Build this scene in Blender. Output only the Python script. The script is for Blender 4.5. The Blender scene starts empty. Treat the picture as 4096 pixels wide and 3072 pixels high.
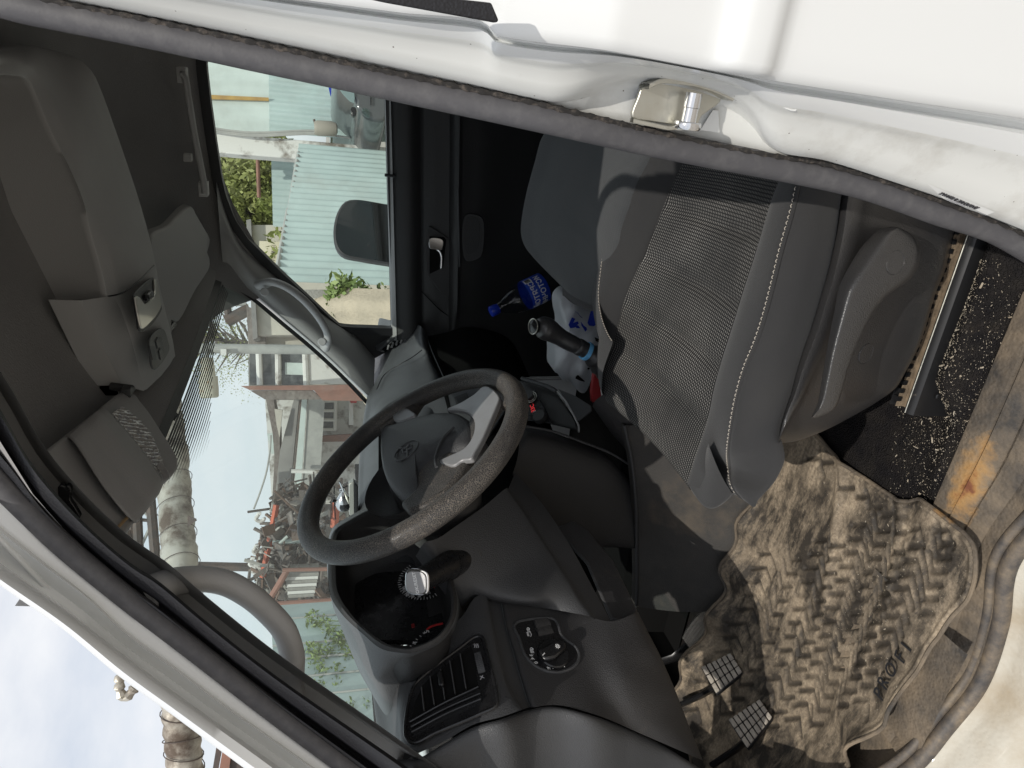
import bpy, math, random
import numpy as np
from mathutils import Vector, Matrix

# ------------------------------------------------------------------ camera
SC = bpy.context.scene
COL = SC.collection
rnd = random.Random(7)
FPX = 2840.0                       # focal length in photo pixels (4096 wide)
PSI, TH = math.radians(25), math.radians(15)
CAM = np.array([0.0, -0.5, 0.78])
_fh = np.array([-math.sin(PSI), math.cos(PSI), 0.0])
_r = np.array([math.cos(PSI), math.sin(PSI), 0.0])
_z = np.array([0.0, 0.0, 1.0])
_f = _fh * math.cos(TH) - _z * math.sin(TH)
_u = _fh * math.sin(TH) + _z * math.cos(TH)
cam_d = bpy.data.cameras.new("camera")
cam_d.sensor_width = 36.0
cam_d.lens = 36.0 * FPX / 4096.0
cam_d.clip_start = 0.02
cam_d.clip_end = 3000.0
cam = bpy.data.objects.new("camera", cam_d)
COL.objects.link(cam)
cam.matrix_world = Matrix(((-_u[0], _r[0], -_f[0], CAM[0]), (-_u[1], _r[1], -_f[1], CAM[1]),
                           (-_u[2], _r[2], -_f[2], CAM[2]), (0, 0, 0, 1)))     # the phone was held sideways
SC.camera = cam

# ------------------------------------------------------------------ light
SUN_DIR = Vector((-0.32, 1.0, -1.47)).normalized()      # the way the sunlight travels
sun_d = bpy.data.lights.new("sun", 'SUN')
sun_d.energy = 2.75
sun_d.angle = math.radians(0.53)
sun_d.color = (1.0, 0.95, 0.87)
sun = bpy.data.objects.new("sun", sun_d)
COL.objects.link(sun)
sun.rotation_euler = SUN_DIR.to_track_quat('-Z', 'Y').to_euler()
world = bpy.data.worlds.new("World")
SC.world = world
world.use_nodes = True
wn, wl = world.node_tree.nodes, world.node_tree.links
wn.clear()
w_out = wn.new("ShaderNodeOutputWorld")
w_bg = wn.new("ShaderNodeBackground")
w_sky = wn.new("ShaderNodeTexSky")
w_sky.sky_type = 'NISHITA'
w_sky.sun_disc = False
w_sky.sun_elevation = math.asin(-SUN_DIR.z)
w_sky.sun_rotation = math.atan2(-SUN_DIR.x, -SUN_DIR.y)
w_sky.dust_density = 1.5
w_tc = wn.new("ShaderNodeTexCoord")
w_map = wn.new("ShaderNodeMapping")
w_map.inputs['Scale'].default_value = (1.0, 1.0, 2.2)
w_noise = wn.new("ShaderNodeTexNoise")
w_noise.inputs['Scale'].default_value = 3.1
w_noise.inputs['Detail'].default_value = 7.0
w_noise.inputs['Roughness'].default_value = 0.55
w_ramp = wn.new("ShaderNodeValToRGB")
w_ramp.color_ramp.elements[0].position = 0.36
w_ramp.color_ramp.elements[0].color = (0.62, 0.62, 0.62, 1)
w_ramp.color_ramp.elements[1].position = 0.62
w_ramp.color_ramp.elements[1].color = (1, 1, 1, 1)
w_mix = wn.new("ShaderNodeMixRGB")
w_mix.inputs['Color2'].default_value = (6.9, 7.05, 7.35, 1)
wl.new(w_tc.outputs['Generated'], w_map.inputs['Vector'])
wl.new(w_map.outputs['Vector'], w_noise.inputs['Vector'])
wl.new(w_noise.outputs['Fac'], w_ramp.inputs['Fac'])
wl.new(w_ramp.outputs['Color'], w_mix.inputs['Fac'])
wl.new(w_sky.outputs['Color'], w_mix.inputs['Color1'])
wl.new(w_mix.outputs['Color'], w_bg.inputs['Color'])
w_bg.inputs['Strength'].default_value = 0.13
wl.new(w_bg.outputs['Background'], w_out.inputs['Surface'])
SC.view_settings.view_transform = 'Standard'
SC.view_settings.look = 'None'
SC.view_settings.exposure = 0.03
SC.view_settings.gamma = 1.0
SC.render.engine = 'CYCLES'
SC.cycles.use_denoising = True
SC.cycles.max_bounces = 10
SC.cycles.diffuse_bounces = 6
SC.cycles.transparent_max_bounces = 24
SC.cycles.caustics_reflective = False
SC.cycles.caustics_refractive = False
SC.cycles.sample_clamp_indirect = 6.0


# ------------------------------------------------------------------ survey: sight lines measured on the photo, met with real planes
def ray(p):
    return _f * FPX + _r * (1536.0 - p[1]) + _u * (2048.0 - p[0])


def aX(p, X):
    d = ray(p); return CAM + d * ((X - CAM[0]) / d[0])


def aY(p, Y):
    d = ray(p); return CAM + d * ((Y - CAM[1]) / d[1])


def aZ(p, Z):
    d = ray(p); return CAM + d * ((Z - CAM[2]) / d[2])


def aP(p, o, n):
    d = ray(p); o = np.array(o); n = np.array(n)
    return CAM + d * (np.dot(o - CAM, n) / np.dot(d, n))


def aD(p, D):                       # vertical plane D metres ahead
    d = ray(p); return CAM + d * (D / np.dot(d, _fh))


def aF(p, fn):                      # surface given as Y = fn(X, Z)
    Y = 0.05
    for _ in range(12):
        q = aY(p, Y); Y = fn(q[0], q[2])
    return aY(p, Y)


# ------------------------------------------------------------------ curve helpers
def resample(pts, n, closed=False):
    P = np.array([list(p) for p in pts], float)
    if closed:
        P = np.vstack([P, P[:1]])
    d = np.r_[0, np.cumsum(np.linalg.norm(np.diff(P, axis=0), axis=1))]
    t = np.linspace(0, d[-1], n + 1 if closed else n)
    out = np.stack([np.interp(t, d, P[:, k]) for k in range(P.shape[1])], -1)
    return out[:-1] if closed else out


def cr(pts, n, closed=False):
    """smooth curve (centripetal-like Catmull-Rom) through pts, n samples evenly spaced"""
    P = np.array([list(p) for p in pts], float)
    m = len(P)
    if m < 3 and not closed:
        return resample(P, n)
    dense = []
    segs = m if closed else m - 1
    for i in range(segs):
        if closed:
            p0, p1, p2, p3 = P[(i - 1) % m], P[i], P[(i + 1) % m], P[(i + 2) % m]
        else:
            p1, p2 = P[i], P[i + 1]
            p0 = P[i - 1] if i > 0 else 2 * p1 - p2
            p3 = P[i + 2] if i + 2 < m else 2 * p2 - p1
        t1 = max(np.linalg.norm(p1 - p0), 1e-9) ** .5
        t2 = t1 + max(np.linalg.norm(p2 - p1), 1e-9) ** .5
        t3 = t2 + max(np.linalg.norm(p3 - p2), 1e-9) ** .5
        for t in np.linspace(t1, t2, 14, endpoint=False):
            A1 = (t1 - t) / t1 * p0 + t / t1 * p1
            A2 = (t2 - t) / (t2 - t1) * p1 + (t - t1) / (t2 - t1) * p2
            A3 = (t3 - t) / (t3 - t2) * p2 + (t - t2) / (t3 - t2) * p3
            B1 = (t2 - t) / t2 * A1 + t / t2 * A2
            B2 = (t3 - t) / (t3 - t1) * A2 + (t - t1) / (t3 - t1) * A3
            dense.append((t2 - t) / (t2 - t1) * B1 + (t - t1) / (t2 - t1) * B2)
    if not closed:
        dense.append(P[-1])
    return resample(dense, n, closed)


def unit(v):
    v = np.array(v, float); return v / max(np.linalg.norm(v), 1e-12)


# ------------------------------------------------------------------ mesh helpers
class MB:
    def __init__(s):
        s.v, s.f, s.uv = [], [], {}

    def add(s, v, f):
        o = len(s.v)
        s.v += [tuple(float(c) for c in p) for p in v]
        s.f += [tuple(i + o for i in q) for q in f]
        return o

    def grid(s, rows, cu=False, cv=False, uvs=None):
        R, Cn = len(rows), len(rows[0])
        o = len(s.v)
        for r in rows:
            s.v += [tuple(float(c) for c in p) for p in r]
        for i in range(R if cv else R - 1):
            for j in range(Cn if cu else Cn - 1):
                a, b = o + i * Cn + j, o + i * Cn + (j + 1) % Cn
                c, d = o + ((i + 1) % R) * Cn + (j + 1) % Cn, o + ((i + 1) % R) * Cn + j
                s.f.append((a, b, c, d))
        if uvs is not None:
            for i in range(R):
                for j in range(Cn):
                    s.uv[o + i * Cn + j] = uvs[i][j]
        return o

    def tube(s, path, rad, seg=12, closed=False, caps=True, squash=1.0, up=None, prof=None):
        P = np.array([list(p) for p in path], float)
        n = len(P)
        rad = np.broadcast_to(np.array(rad, float), (n,))
        T = np.zeros_like(P)
        for i in range(n):
            a = P[(i - 1) % n] if (closed or i > 0) else P[i]
            b = P[(i + 1) % n] if (closed or i < n - 1) else P[i]
            T[i] = unit(b - a)
        ref = np.array(up, float) if up is not None else (np.array([0, 0, 1.]) if abs(T[0][2]) < .9 else np.array([1., 0, 0]))
        rows = []
        N = unit(np.cross(np.cross(T[0], ref), T[0]))
        for i in range(n):
            if up is not None:
                N = unit(np.cross(np.cross(T[i], ref), T[i]))
            else:
                N = unit(N - T[i] * np.dot(N, T[i]))
            B = np.cross(T[i], N)
            if prof is None:
                ring = [P[i] + rad[i] * (math.cos(a) * N + squash * math.sin(a) * B)
                        for a in np.linspace(0, 2 * math.pi, seg, endpoint=False)]
            else:
                ring = [P[i] + rad[i] * (q[0] * N + q[1] * B) for q in prof]
            rows.append(ring)
        o = s.grid(rows, cu=True, cv=closed)
        k = len(rows[0])
        if caps and not closed:
            s.f.append(tuple(o + j for j in reversed(range(k))))
            s.f.append(tuple(o + (n - 1) * k + j for j in range(k)))
        return o

    def box(s, c, size, R=None):
        c = np.array(c, float); h = np.array(size, float) / 2
        R = np.eye(3) if R is None else np.array(R)
        v = [c + R @ (h * np.array(k)) for k in ((-1, -1, -1), (1, -1, -1), (1, 1, -1), (-1, 1, -1), (-1, -1, 1), (1, -1, 1), (1, 1, 1), (-1, 1, 1))]
        s.add(v, [(3, 2, 1, 0), (4, 5, 6, 7), (0, 1, 5, 4), (1, 2, 6, 5), (2, 3, 7, 6), (3, 0, 4, 7)])

    def prism(s, outline, n, d):
        """outline: 3-D loop; extruded by d along n"""
        P = [np.array(p, float) for p in outline]; n = unit(n) * d; k = len(P)
        o = s.add(P + [p + n for p in P], [(i, (i + 1) % k, k + (i + 1) % k, k + i) for i in range(k)])
        s.f.append(tuple(o + i for i in reversed(range(k))))
        s.f.append(tuple(o + k + i for i in range(k)))

    def lathe(s, prof, o, ax, seg=24, ref=None):
        ax = unit(ax)
        ref = np.array(ref if ref is not None else ((0, 0, 1.) if abs(ax[2]) < .9 else (1., 0, 0)))
        e1 = unit(np.cross(ref, ax)); e2 = np.cross(ax, e1); o = np.array(o, float)
        rows = [[o + ax * h + max(r, 1e-5) * (math.cos(a) * e1 + math.sin(a) * e2) for a in np.linspace(0, 2 * math.pi, seg, endpoint=False)]
                for r, h in prof]
        s.grid(rows, cu=True)

    def build(s, name, mat, parent=None, smooth=True, sharp=40, mods=()):
        me = bpy.data.meshes.new(name)
        me.from_pydata(s.v, [], s.f)
        me.validate()
        if s.uv:
            ul = me.uv_layers.new(name="UVMap")
            for l in me.loops:
                ul.data[l.index].uv = s.uv.get(l.vertex_index, (0, 0))
        import bmesh
        bm = bmesh.new(); bm.from_mesh(me)
        if not s.uv:
            bmesh.ops.recalc_face_normals(bm, faces=bm.faces)
        bm.to_mesh(me); bm.free()
        if smooth:
            me.shade_smooth()
            me.set_sharp_from_angle(angle=math.radians(sharp))
        ob = bpy.data.objects.new(name, me)
        COL.objects.link(ob)
        for m in (mat if isinstance(mat, (list, tuple)) else [mat]):
            me.materials.append(m)
        if parent is not None:
            ob.parent = parent
        for m in mods:
            if m[0] == 'bevel':
                b = ob.modifiers.new("b", 'BEVEL'); b.width = m[1]; b.segments = m[2] if len(m) > 2 else 2; b.limit_method = 'ANGLE'; b.angle_limit = math.radians(35)
            elif m[0] == 'solid':
                b = ob.modifiers.new("s", 'SOLIDIFY'); b.thickness = m[1]; b.offset = m[2] if len(m) > 2 else -1
            elif m[0] == 'sub':
                b = ob.modifiers.new("u", 'SUBSURF'); b.levels = b.render_levels = m[1]
        return ob


def patch(rows, nu=24, nv=24, scale=1.0):
    """control rows -> smooth grid; returns (rows, uv in metres)"""
    A = [cr(r, nu) for r in rows]
    A = np.array(A)                                   # R x nu x 3
    B = np.stack([cr(A[:, j], nv) for j in range(nu)], 1)   # nv x nu x 3
    du = np.r_[0, np.cumsum(np.linalg.norm(np.diff(B[nv // 2], axis=0), axis=1))]
    dv = np.r_[0, np.cumsum(np.linalg.norm(np.diff(B[:, nu // 2], axis=0), axis=1))]
    uv = [[(du[j] * scale, dv[i] * scale) for j in range(nu)] for i in range(nv)]
    return B, uv


def tag(o, label=None, cat=None, group=None, kind=None):
    if label: o['label'] = label
    if cat: o['category'] = cat
    if group: o['group'] = group
    if kind: o['kind'] = kind
    return o


def empty(name, loc=(0, 0, 0), parent=None, **kw):
    o = bpy.data.objects.new(name, None)
    COL.objects.link(o); o.location = loc; o.empty_display_size = .1
    if parent is not None: o.parent = parent
    return tag(o, **kw)


def hit(ob, p):
    """point and normal where a sight line meets a built surface"""
    from mathutils.bvhtree import BVHTree
    t = BVHTree.FromPolygons([v.co for v in ob.data.vertices], [f.vertices[:] for f in ob.data.polygons])
    d = unit(ray(p)); loc, n, i, dist = t.ray_cast(Vector(CAM), Vector(d))
    n = np.array(n); n = n if np.dot(n, d) < 0 else -n
    return np.array(loc), n


def text(name, body, o, right, up, size, mat, parent=None, align='CENTER', extrude=.0003, bold=0.0, shear=0.0, flat=False):
    c = bpy.data.curves.new(name, 'FONT')
    c.body = body; c.size = size; c.align_x = align; c.align_y = 'CENTER'; c.extrude = extrude; c.offset = bold; c.shear = shear
    c.resolution_u = 3
    tmp = bpy.data.objects.new(name, c); COL.objects.link(tmp)
    bpy.context.view_layer.update()
    me = bpy.data.meshes.new_from_object(tmp.evaluated_get(bpy.context.evaluated_depsgraph_get()))
    bpy.data.objects.remove(tmp); bpy.data.curves.remove(c)
    me.materials.clear(); me.materials.append(mat)
    r = unit(right); n = unit(np.cross(r, up)); u = np.cross(n, r)
    me.transform(Matrix(((r[0], u[0], n[0], o[0]), (r[1], u[1], n[1], o[1]), (r[2], u[2], n[2], o[2]), (0, 0, 0, 1))))
    me.name = name
    ob = bpy.data.objects.new(name, me); COL.objects.link(ob)
    if parent is not None:
        ob.parent = parent
    return ob
# ------------------------------------------------------------------ materials
def new_mat(name):
    m = bpy.data.materials.new(name); m.use_nodes = True
    nt = m.node_tree
    return m, nt, nt.nodes['Principled BSDF'], nt.nodes['Material Output']


def _tex(nt, coord):
    t = nt.nodes.new('ShaderNodeTexCoord'); return t.outputs[coord]


def noise(nt, vec, scale, detail=4, rough=.55):
    n = nt.nodes.new('ShaderNodeTexNoise'); n.inputs['Scale'].default_value = scale
    n.inputs['Detail'].default_value = detail; n.inputs['Roughness'].default_value = rough
    nt.links.new(vec, n.inputs['Vector']); return n.outputs['Fac']


def ramp(nt, fac, a, b, ca=(0, 0, 0, 1), cb=(1, 1, 1, 1)):
    r = nt.nodes.new('ShaderNodeValToRGB'); e = r.color_ramp.elements
    e[0].position, e[0].color, e[1].position, e[1].color = a, ca, b, cb
    nt.links.new(fac, r.inputs['Fac']); return r.outputs['Color']


def mixc(nt, fac, c1, c2, typ='MIX'):
    m = nt.nodes.new('ShaderNodeMixRGB'); m.blend_type = typ
    for k, v in (('Fac', fac), ('Color1', c1), ('Color2', c2)):
        if hasattr(v, 'links'): nt.links.new(v, m.inputs[k])
        else: m.inputs[k].default_value = v if k != 'Fac' else float(v)
    return m.outputs['Color']


def math_n(nt, op, a, b=None, clamp=False):
    m = nt.nodes.new('ShaderNodeMath'); m.operation = op; m.use_clamp = clamp
    for i, v in enumerate((a, b)):
        if v is None: continue
        if hasattr(v, 'links'): nt.links.new(v, m.inputs[i])
        else: m.inputs[i].default_value = float(v)
    return m.outputs[0]


def bump(nt, height, dist, strength=1.0, prev=None):
    b = nt.nodes.new('ShaderNodeBump'); b.inputs['Distance'].default_value = dist; b.inputs['Strength'].default_value = strength
    nt.links.new(height, b.inputs['Height'])
    if prev is not None: nt.links.new(prev, b.inputs['Normal'])
    return b.outputs['Normal']


def c4(c): return (c[0], c[1], c[2], 1)


def pbr(name, col, rough=.5, metal=0., grain=None, var=None, dust=None, coat=0., spec=.5, scuff=None, coord='Object', specks=None):
    """grain=(scale, distance) pebbled bump; var=(scale, darker colour); dust=(colour, scale, lo, hi); specks=(scale, colour, size)"""
    m, nt, p, out = new_mat(name)
    v = _tex(nt, coord)
    base = c4(col)
    if var:
        base = mixc(nt, ramp(nt, noise(nt, v, var[0], 5), .35, .7), base, c4(var[1]))
    rgh = None
    if dust:
        f = ramp(nt, noise(nt, v, dust[1], 8, .65), dust[2], dust[3])
        base = mixc(nt, f, base, c4(dust[0]))
        rgh = math_n(nt, 'ADD', math_n(nt, 'MULTIPLY', f, .9 - rough), rough)
    if specks:
        vo = nt.nodes.new('ShaderNodeTexVoronoi'); vo.inputs['Scale'].default_value = specks[0]; nt.links.new(v, vo.inputs['Vector'])
        f = ramp(nt, vo.outputs['Distance'], specks[2] * .6, specks[2], (1, 1, 1, 1), (0, 0, 0, 1))
        base = mixc(nt, f, base, c4(specks[1]))
    if hasattr(base, 'links'): nt.links.new(base, p.inputs['Base Color'])
    else: p.inputs['Base Color'].default_value = base
    p.inputs['Metallic'].default_value = metal
    if scuff:
        f2 = ramp(nt, noise(nt, v, scuff[0], 6, .7), .4, .7)
        rgh = math_n(nt, 'ADD', rough, math_n(nt, 'MULTIPLY', f2, scuff[1]))
    if rgh is not None: nt.links.new(rgh, p.inputs['Roughness'])
    else: p.inputs['Roughness'].default_value = rough
    p.inputs['Coat Weight'].default_value = coat
    p.inputs['Coat Roughness'].default_value = .06
    p.inputs['Specular IOR Level'].default_value = spec
    if grain:
        vo = nt.nodes.new('ShaderNodeTexVoronoi'); vo.feature = 'SMOOTH_F1'; vo.inputs['Scale'].default_value = grain[0]
        nt.links.new(v, vo.inputs['Vector'])
        n = bump(nt, vo.outputs['Distance'], grain[1], 1.0)
        nt.links.new(n, p.inputs['Normal'])
    return m


M = {}


def seal_mat():
    m, nt, p, out = new_mat('door_seal_rubber'); v = _tex(nt, 'Object')
    base = mixc(nt, ramp(nt, noise(nt, v, 90, 4), .45, .8), (.078, .076, .082, 1), (.115, .112, .115, 1))
    sp = nt.nodes.new('ShaderNodeSeparateXYZ'); nt.links.new(v, sp.inputs[0])
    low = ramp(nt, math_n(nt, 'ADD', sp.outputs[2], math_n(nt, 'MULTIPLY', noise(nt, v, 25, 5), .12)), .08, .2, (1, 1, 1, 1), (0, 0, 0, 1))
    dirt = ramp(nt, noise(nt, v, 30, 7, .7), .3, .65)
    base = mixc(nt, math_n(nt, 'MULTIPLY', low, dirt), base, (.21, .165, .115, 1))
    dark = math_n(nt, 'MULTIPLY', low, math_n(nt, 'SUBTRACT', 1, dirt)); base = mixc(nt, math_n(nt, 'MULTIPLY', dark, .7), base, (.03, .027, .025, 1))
    nt.links.new(base, p.inputs['Base Color']); p.inputs['Roughness'].default_value = .62
    nt.links.new(bump(nt, noise(nt, v, 420, 3), .0003, .6), p.inputs['Normal']); return m


M['white'] = pbr('white_paint', (.77, .78, .775), .22, coat=.25, dust=((.52, .49, .44), 9, .66, 1.05))
M['jamb'] = pbr('dusty_white_paint', (.72, .725, .70), .38, coat=.25, dust=((.36, .33, .28), 14, .52, .95), specks=(95, (.16, .14, .12), .06))
M['rubber'] = seal_mat()
M['rubber_dark'] = pbr('black_rubber', (.016, .016, .018), .5, dust=((.10, .085, .07), 60, .62, .9))
M['lip'] = pbr('seal_lip', (.020, .018, .017), .8, dust=((.12, .10, .085), 220, .5, .7))
M['black_trim'] = pbr('black_trim_plastic', (.014, .014, .017), .42, grain=(700, .0003))
M['plastic'] = pbr('dark_grained_plastic', (.052, .053, .056), .46, grain=(900, .0006), dust=((.16, .145, .125), 26, .66, 1.0))
M['plastic_soft'] = pbr('dash_top_plastic', (.115, .12, .125), .5, grain=(900, .0005), var=(9, (.072, .074, .078)), dust=((.22, .215, .20), 18, .6, 1.0))
M['plastic_lo'] = pbr('lower_dash_plastic', (.036, .035, .036), .5, grain=(900, .0006), dust=((.13, .11, .09), 14, .62, 1.1))
M['plastic_dk'] = pbr('very_dark_plastic', (.027, .0265, .027), .5, grain=(900, .0006), dust=((.06, .052, .045), 10, .6, 1.1))
M['gloss_black'] = pbr('smooth_black_plastic', (.012, .012, .013), .2, scuff=(60, .25))
M['trim_grey'] = pbr('pillar_trim_grey', (.38, .38, .375), .6, grain=(900, .0003), var=(5, (.34, .338, .332)))
M['handle_grey'] = pbr('grab_handle_grey', (.42, .415, .41), .5, grain=(800, .0003))
M['headliner'] = pbr('headliner_felt', (.33, .325, .32), .95, grain=(420, .0008), spec=.1, var=(3, (.28, .272, .268)))
M['console'] = pbr('roof_console_grey', (.49, .487, .48), .6, grain=(900, .0003), scuff=(30, .15))
M['visor'] = pbr('visor_vinyl', (.36, .352, .35), .55, grain=(500, .0004))
M['silver'] = pbr('silver_painted_plastic', (.33, .33, .335), .38, metal=.3, grain=(900, .0002), scuff=(40, .15))
M['chrome'] = pbr('chrome', (.75, .75, .76), .12, metal=1.)
M['steel'] = pbr('zinc_plated_steel', (.56, .55, .49), .33, metal=.9, scuff=(120, .25), dust=((.30, .27, .21), 90, .6, .9))
M['rail'] = pbr('black_seat_rail', (.02, .02, .021), .3, metal=.3, dust=((.20, .155, .11), 60, .66, .95))
M['rail_dust'] = pbr('dusty_rail_channel', (.24, .18, .12), .95, grain=(300, .001), var=(60, (.13, .10, .07)))
M['dark_void'] = pbr('dark_felt_and_shade', (.008, .008, .008), .95, spec=.1)  # footwell felt, and flat sheets that paint the shade of hollows
M['red'] = pbr('red_cardboard', (.32, .022, .025), .5)
M['paper'] = pbr('white_paper', (.75, .75, .73), .8)
M['white_ink'] = pbr('white_print', (.75, .75, .75), .6)
M['grey_ink'] = pbr('grey_print', (.40, .40, .42), .6)
M['red_ink'] = pbr('red_print', (.55, .03, .03), .6)
M['dark_ink'] = pbr('dark_print', (.03, .03, .035), .7)
M['blue'] = pbr('light_blue_band', (.16, .48, .80), .5)
M['deep_blue'] = pbr('blue_plastic', (.01, .035, .38), .35)
M['wood'] = pbr('wood_stick', (.40, .27, .14), .7)


def leather_mat():
    m, nt, p, out = new_mat('pebbled_steering_leather')
    v = _tex(nt, 'Object')
    vo = nt.nodes.new('ShaderNodeTexVoronoi'); vo.feature = 'DISTANCE_TO_EDGE'; vo.inputs['Scale'].default_value = 430; nt.links.new(v, vo.inputs['Vector'])
    edge = ramp(nt, vo.outputs['Distance'], .02, .14)
    worn = ramp(nt, noise(nt, v, 11, 3), .40, .62)
    dirt = mixc(nt, math_n(nt, 'MULTIPLY', math_n(nt, 'SUBTRACT', 1, edge), math_n(nt, 'ADD', .25, math_n(nt, 'MULTIPLY', worn, .6))), (.030, .029, .030, 1), (.23, .20, .165, 1))
    nt.links.new(dirt, p.inputs['Base Color'])
    nt.links.new(math_n(nt, 'ADD', .38, math_n(nt, 'MULTIPLY', worn, .12)), p.inputs['Roughness'])
    nt.links.new(bump(nt, edge, .0006, .8), p.inputs['Normal'])
    return m


M['leather'] = leather_mat()


def fabric_dots():
    """seat centre: fine cross ribs, each carrying a row of pale stitches"""
    m, nt, p, out = new_mat('seat_fabric_pale_stitches')
    uv = _tex(nt, 'UV')
    sep = nt.nodes.new('ShaderNodeSeparateXYZ'); nt.links.new(uv, sep.inputs[0])
    nz = noise(nt, uv, 9, 3)
    U = math_n(nt, 'ADD', math_n(nt, 'MULTIPLY', sep.outputs[0], 1 / .0046), math_n(nt, 'MULTIPLY', nz, .6))
    V = math_n(nt, 'ADD', math_n(nt, 'MULTIPLY', sep.outputs[1], 1 / .0050), math_n(nt, 'MULTIPLY', nz, 1.1))
    fu, fv = math_n(nt, 'FRACT', U), math_n(nt, 'FRACT', V)
    du = math_n(nt, 'ABSOLUTE', math_n(nt, 'SUBTRACT', fu, .5)); dv = math_n(nt, 'ABSOLUTE', math_n(nt, 'SUBTRACT', fv, .5))
    dash = math_n(nt, 'MULTIPLY', ramp(nt, du, .26, .36, (1, 1, 1, 1), (0, 0, 0, 1)), ramp(nt, dv, .10, .22, (1, 1, 1, 1), (0, 0, 0, 1)))
    fade = ramp(nt, noise(nt, uv, 7, 4), .30, .62)
    dash = math_n(nt, 'MULTIPLY', dash, math_n(nt, 'ADD', .35, math_n(nt, 'MULTIPLY', fade, .65)))
    dusty = ramp(nt, noise(nt, uv, 4, 6), .45, .8)
    base = mixc(nt, dusty, (.021, .0215, .023, 1), (.038, .036, .034, 1))
    nt.links.new(mixc(nt, dash, base, (.33, .32, .30, 1)), p.inputs['Base Color'])
    p.inputs['Roughness'].default_value = .9; p.inputs['Specular IOR Level'].default_value = .2
    h = math_n(nt, 'SUBTRACT', 1, math_n(nt, 'MULTIPLY', dv, 2))
    nt.links.new(bump(nt, h, .0010, .7), p.inputs['Normal'])
    return m


def fabric_plain(name, col, col2, s=.0016):
    m, nt, p, out = new_mat(name)
    uv = _tex(nt, 'UV')
    sep = nt.nodes.new('ShaderNodeSeparateXYZ'); nt.links.new(uv, sep.inputs[0])
    wu = math_n(nt, 'ABSOLUTE', math_n(nt, 'SUBTRACT', math_n(nt, 'FRACT', math_n(nt, 'MULTIPLY', sep.outputs[0], 1 / s)), .5))
    wv = math_n(nt, 'ABSOLUTE', math_n(nt, 'SUBTRACT', math_n(nt, 'FRACT', math_n(nt, 'MULTIPLY', sep.outputs[1], 1 / s)), .5))
    h = math_n(nt, 'MAXIMUM', wu, wv)
    f = ramp(nt, noise(nt, uv, 8, 6), .35, .8)
    base = mixc(nt, f, c4(col), c4(col2))
    base = mixc(nt, math_n(nt, 'MULTIPLY', h, .5), base, (.02, .02, .02, 1))
    nt.links.new(base, p.inputs['Base Color'])
    p.inputs['Roughness'].default_value = .85; p.inputs['Specular IOR Level'].default_value = .25
    p.inputs['Sheen Weight'].default_value = .15
    nt.links.new(bump(nt, h, .0005, .6), p.inputs['Normal'])
    return m


M['dots'] = fabric_dots()
M['fabric'] = fabric_plain('bolster_fabric', (.029, .029, .0305), (.039, .038, .0375))
M['fabric_b'] = fabric_plain('passenger_seat_fabric', (.060, .064, .068), (.078, .080, .082), .0042)
M['thread'] = pbr('pale_stitching', (.42, .38, .33), .8)


def glass(name, tint, dust=.0, dscale=60):
    m, nt, p, out = new_mat(name)
    nt.nodes.remove(p)
    geo = nt.nodes.new('ShaderNodeNewGeometry'); dt = nt.nodes.new('ShaderNodeVectorMath'); dt.operation = 'DOT_PRODUCT'
    nt.links.new(geo.outputs['Normal'], dt.inputs[0]); nt.links.new(geo.outputs['Incoming'], dt.inputs[1])
    c_ = math_n(nt, 'SUBTRACT', 1, math_n(nt, 'ABSOLUTE', dt.outputs['Value']), True)
    fre = math_n(nt, 'ADD', .03, math_n(nt, 'MULTIPLY', math_n(nt, 'POWER', c_, 5), .8))
    tr = nt.nodes.new('ShaderNodeBsdfTransparent'); tr.inputs['Color'].default_value = c4(tint)
    gl = nt.nodes.new('ShaderNodeBsdfGlossy'); gl.inputs['Roughness'].default_value = .02; gl.inputs['Color'].default_value = (1, 1, 1, 1)
    mx = nt.nodes.new('ShaderNodeMixShader')
    nt.links.new(fre, mx.inputs[0]); nt.links.new(tr.outputs[0], mx.inputs[1]); nt.links.new(gl.outputs[0], mx.inputs[2])
    res = mx.outputs[0]
    if dust:
        v = _tex(nt, 'Object')
        df = nt.nodes.new('ShaderNodeBsdfDiffuse'); df.inputs['Color'].default_value = (.62, .62, .58, 1)
        tl = nt.nodes.new('ShaderNodeBsdfTranslucent'); tl.inputs['Color'].default_value = (.62, .62, .58, 1)
        ad = nt.nodes.new('ShaderNodeMixShader'); ad.inputs[0].default_value = .6
        nt.links.new(df.outputs[0], ad.inputs[1]); nt.links.new(tl.outputs[0], ad.inputs[2])
        fine = ramp(nt, noise(nt, v, dscale * 9, 3, .8), .60, .80)
        haze = ramp(nt, noise(nt, v, 7, 5), .30, .75)
        mask = math_n(nt, 'ADD', math_n(nt, 'MULTIPLY', math_n(nt, 'MULTIPLY', fine, haze), dust), dust * .19, True)
        m2 = nt.nodes.new('ShaderNodeMixShader')
        nt.links.new(mask, m2.inputs[0]); nt.links.new(res, m2.inputs[1]); nt.links.new(ad.outputs[0], m2.inputs[2])
        res = m2.outputs[0]
    nt.links.new(res, out.inputs['Surface'])
    return m


M['windshield'] = glass('windshield_glass', (.86, .96, .945), dust=.5)
M['side_glass'] = glass('side_window_glass', (.88, .96, .94), dust=.08)
M['clear_plastic'] = glass('clear_bottle_plastic', (.86, .89, .92))
M['mirror'] = pbr('mirror_glass', (.72, .76, .75), .03, metal=1.)


def emit(name, col, s):
    m, nt, p, out = new_mat(name)
    p.inputs['Base Color'].default_value = (.02, .005, .005, 1)
    p.inputs['Emission Color'].default_value = c4(col); p.inputs['Emission Strength'].default_value = s
    return m


M['red_led'] = emit('red_display_digits', (1, .05, .06), .5)


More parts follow.
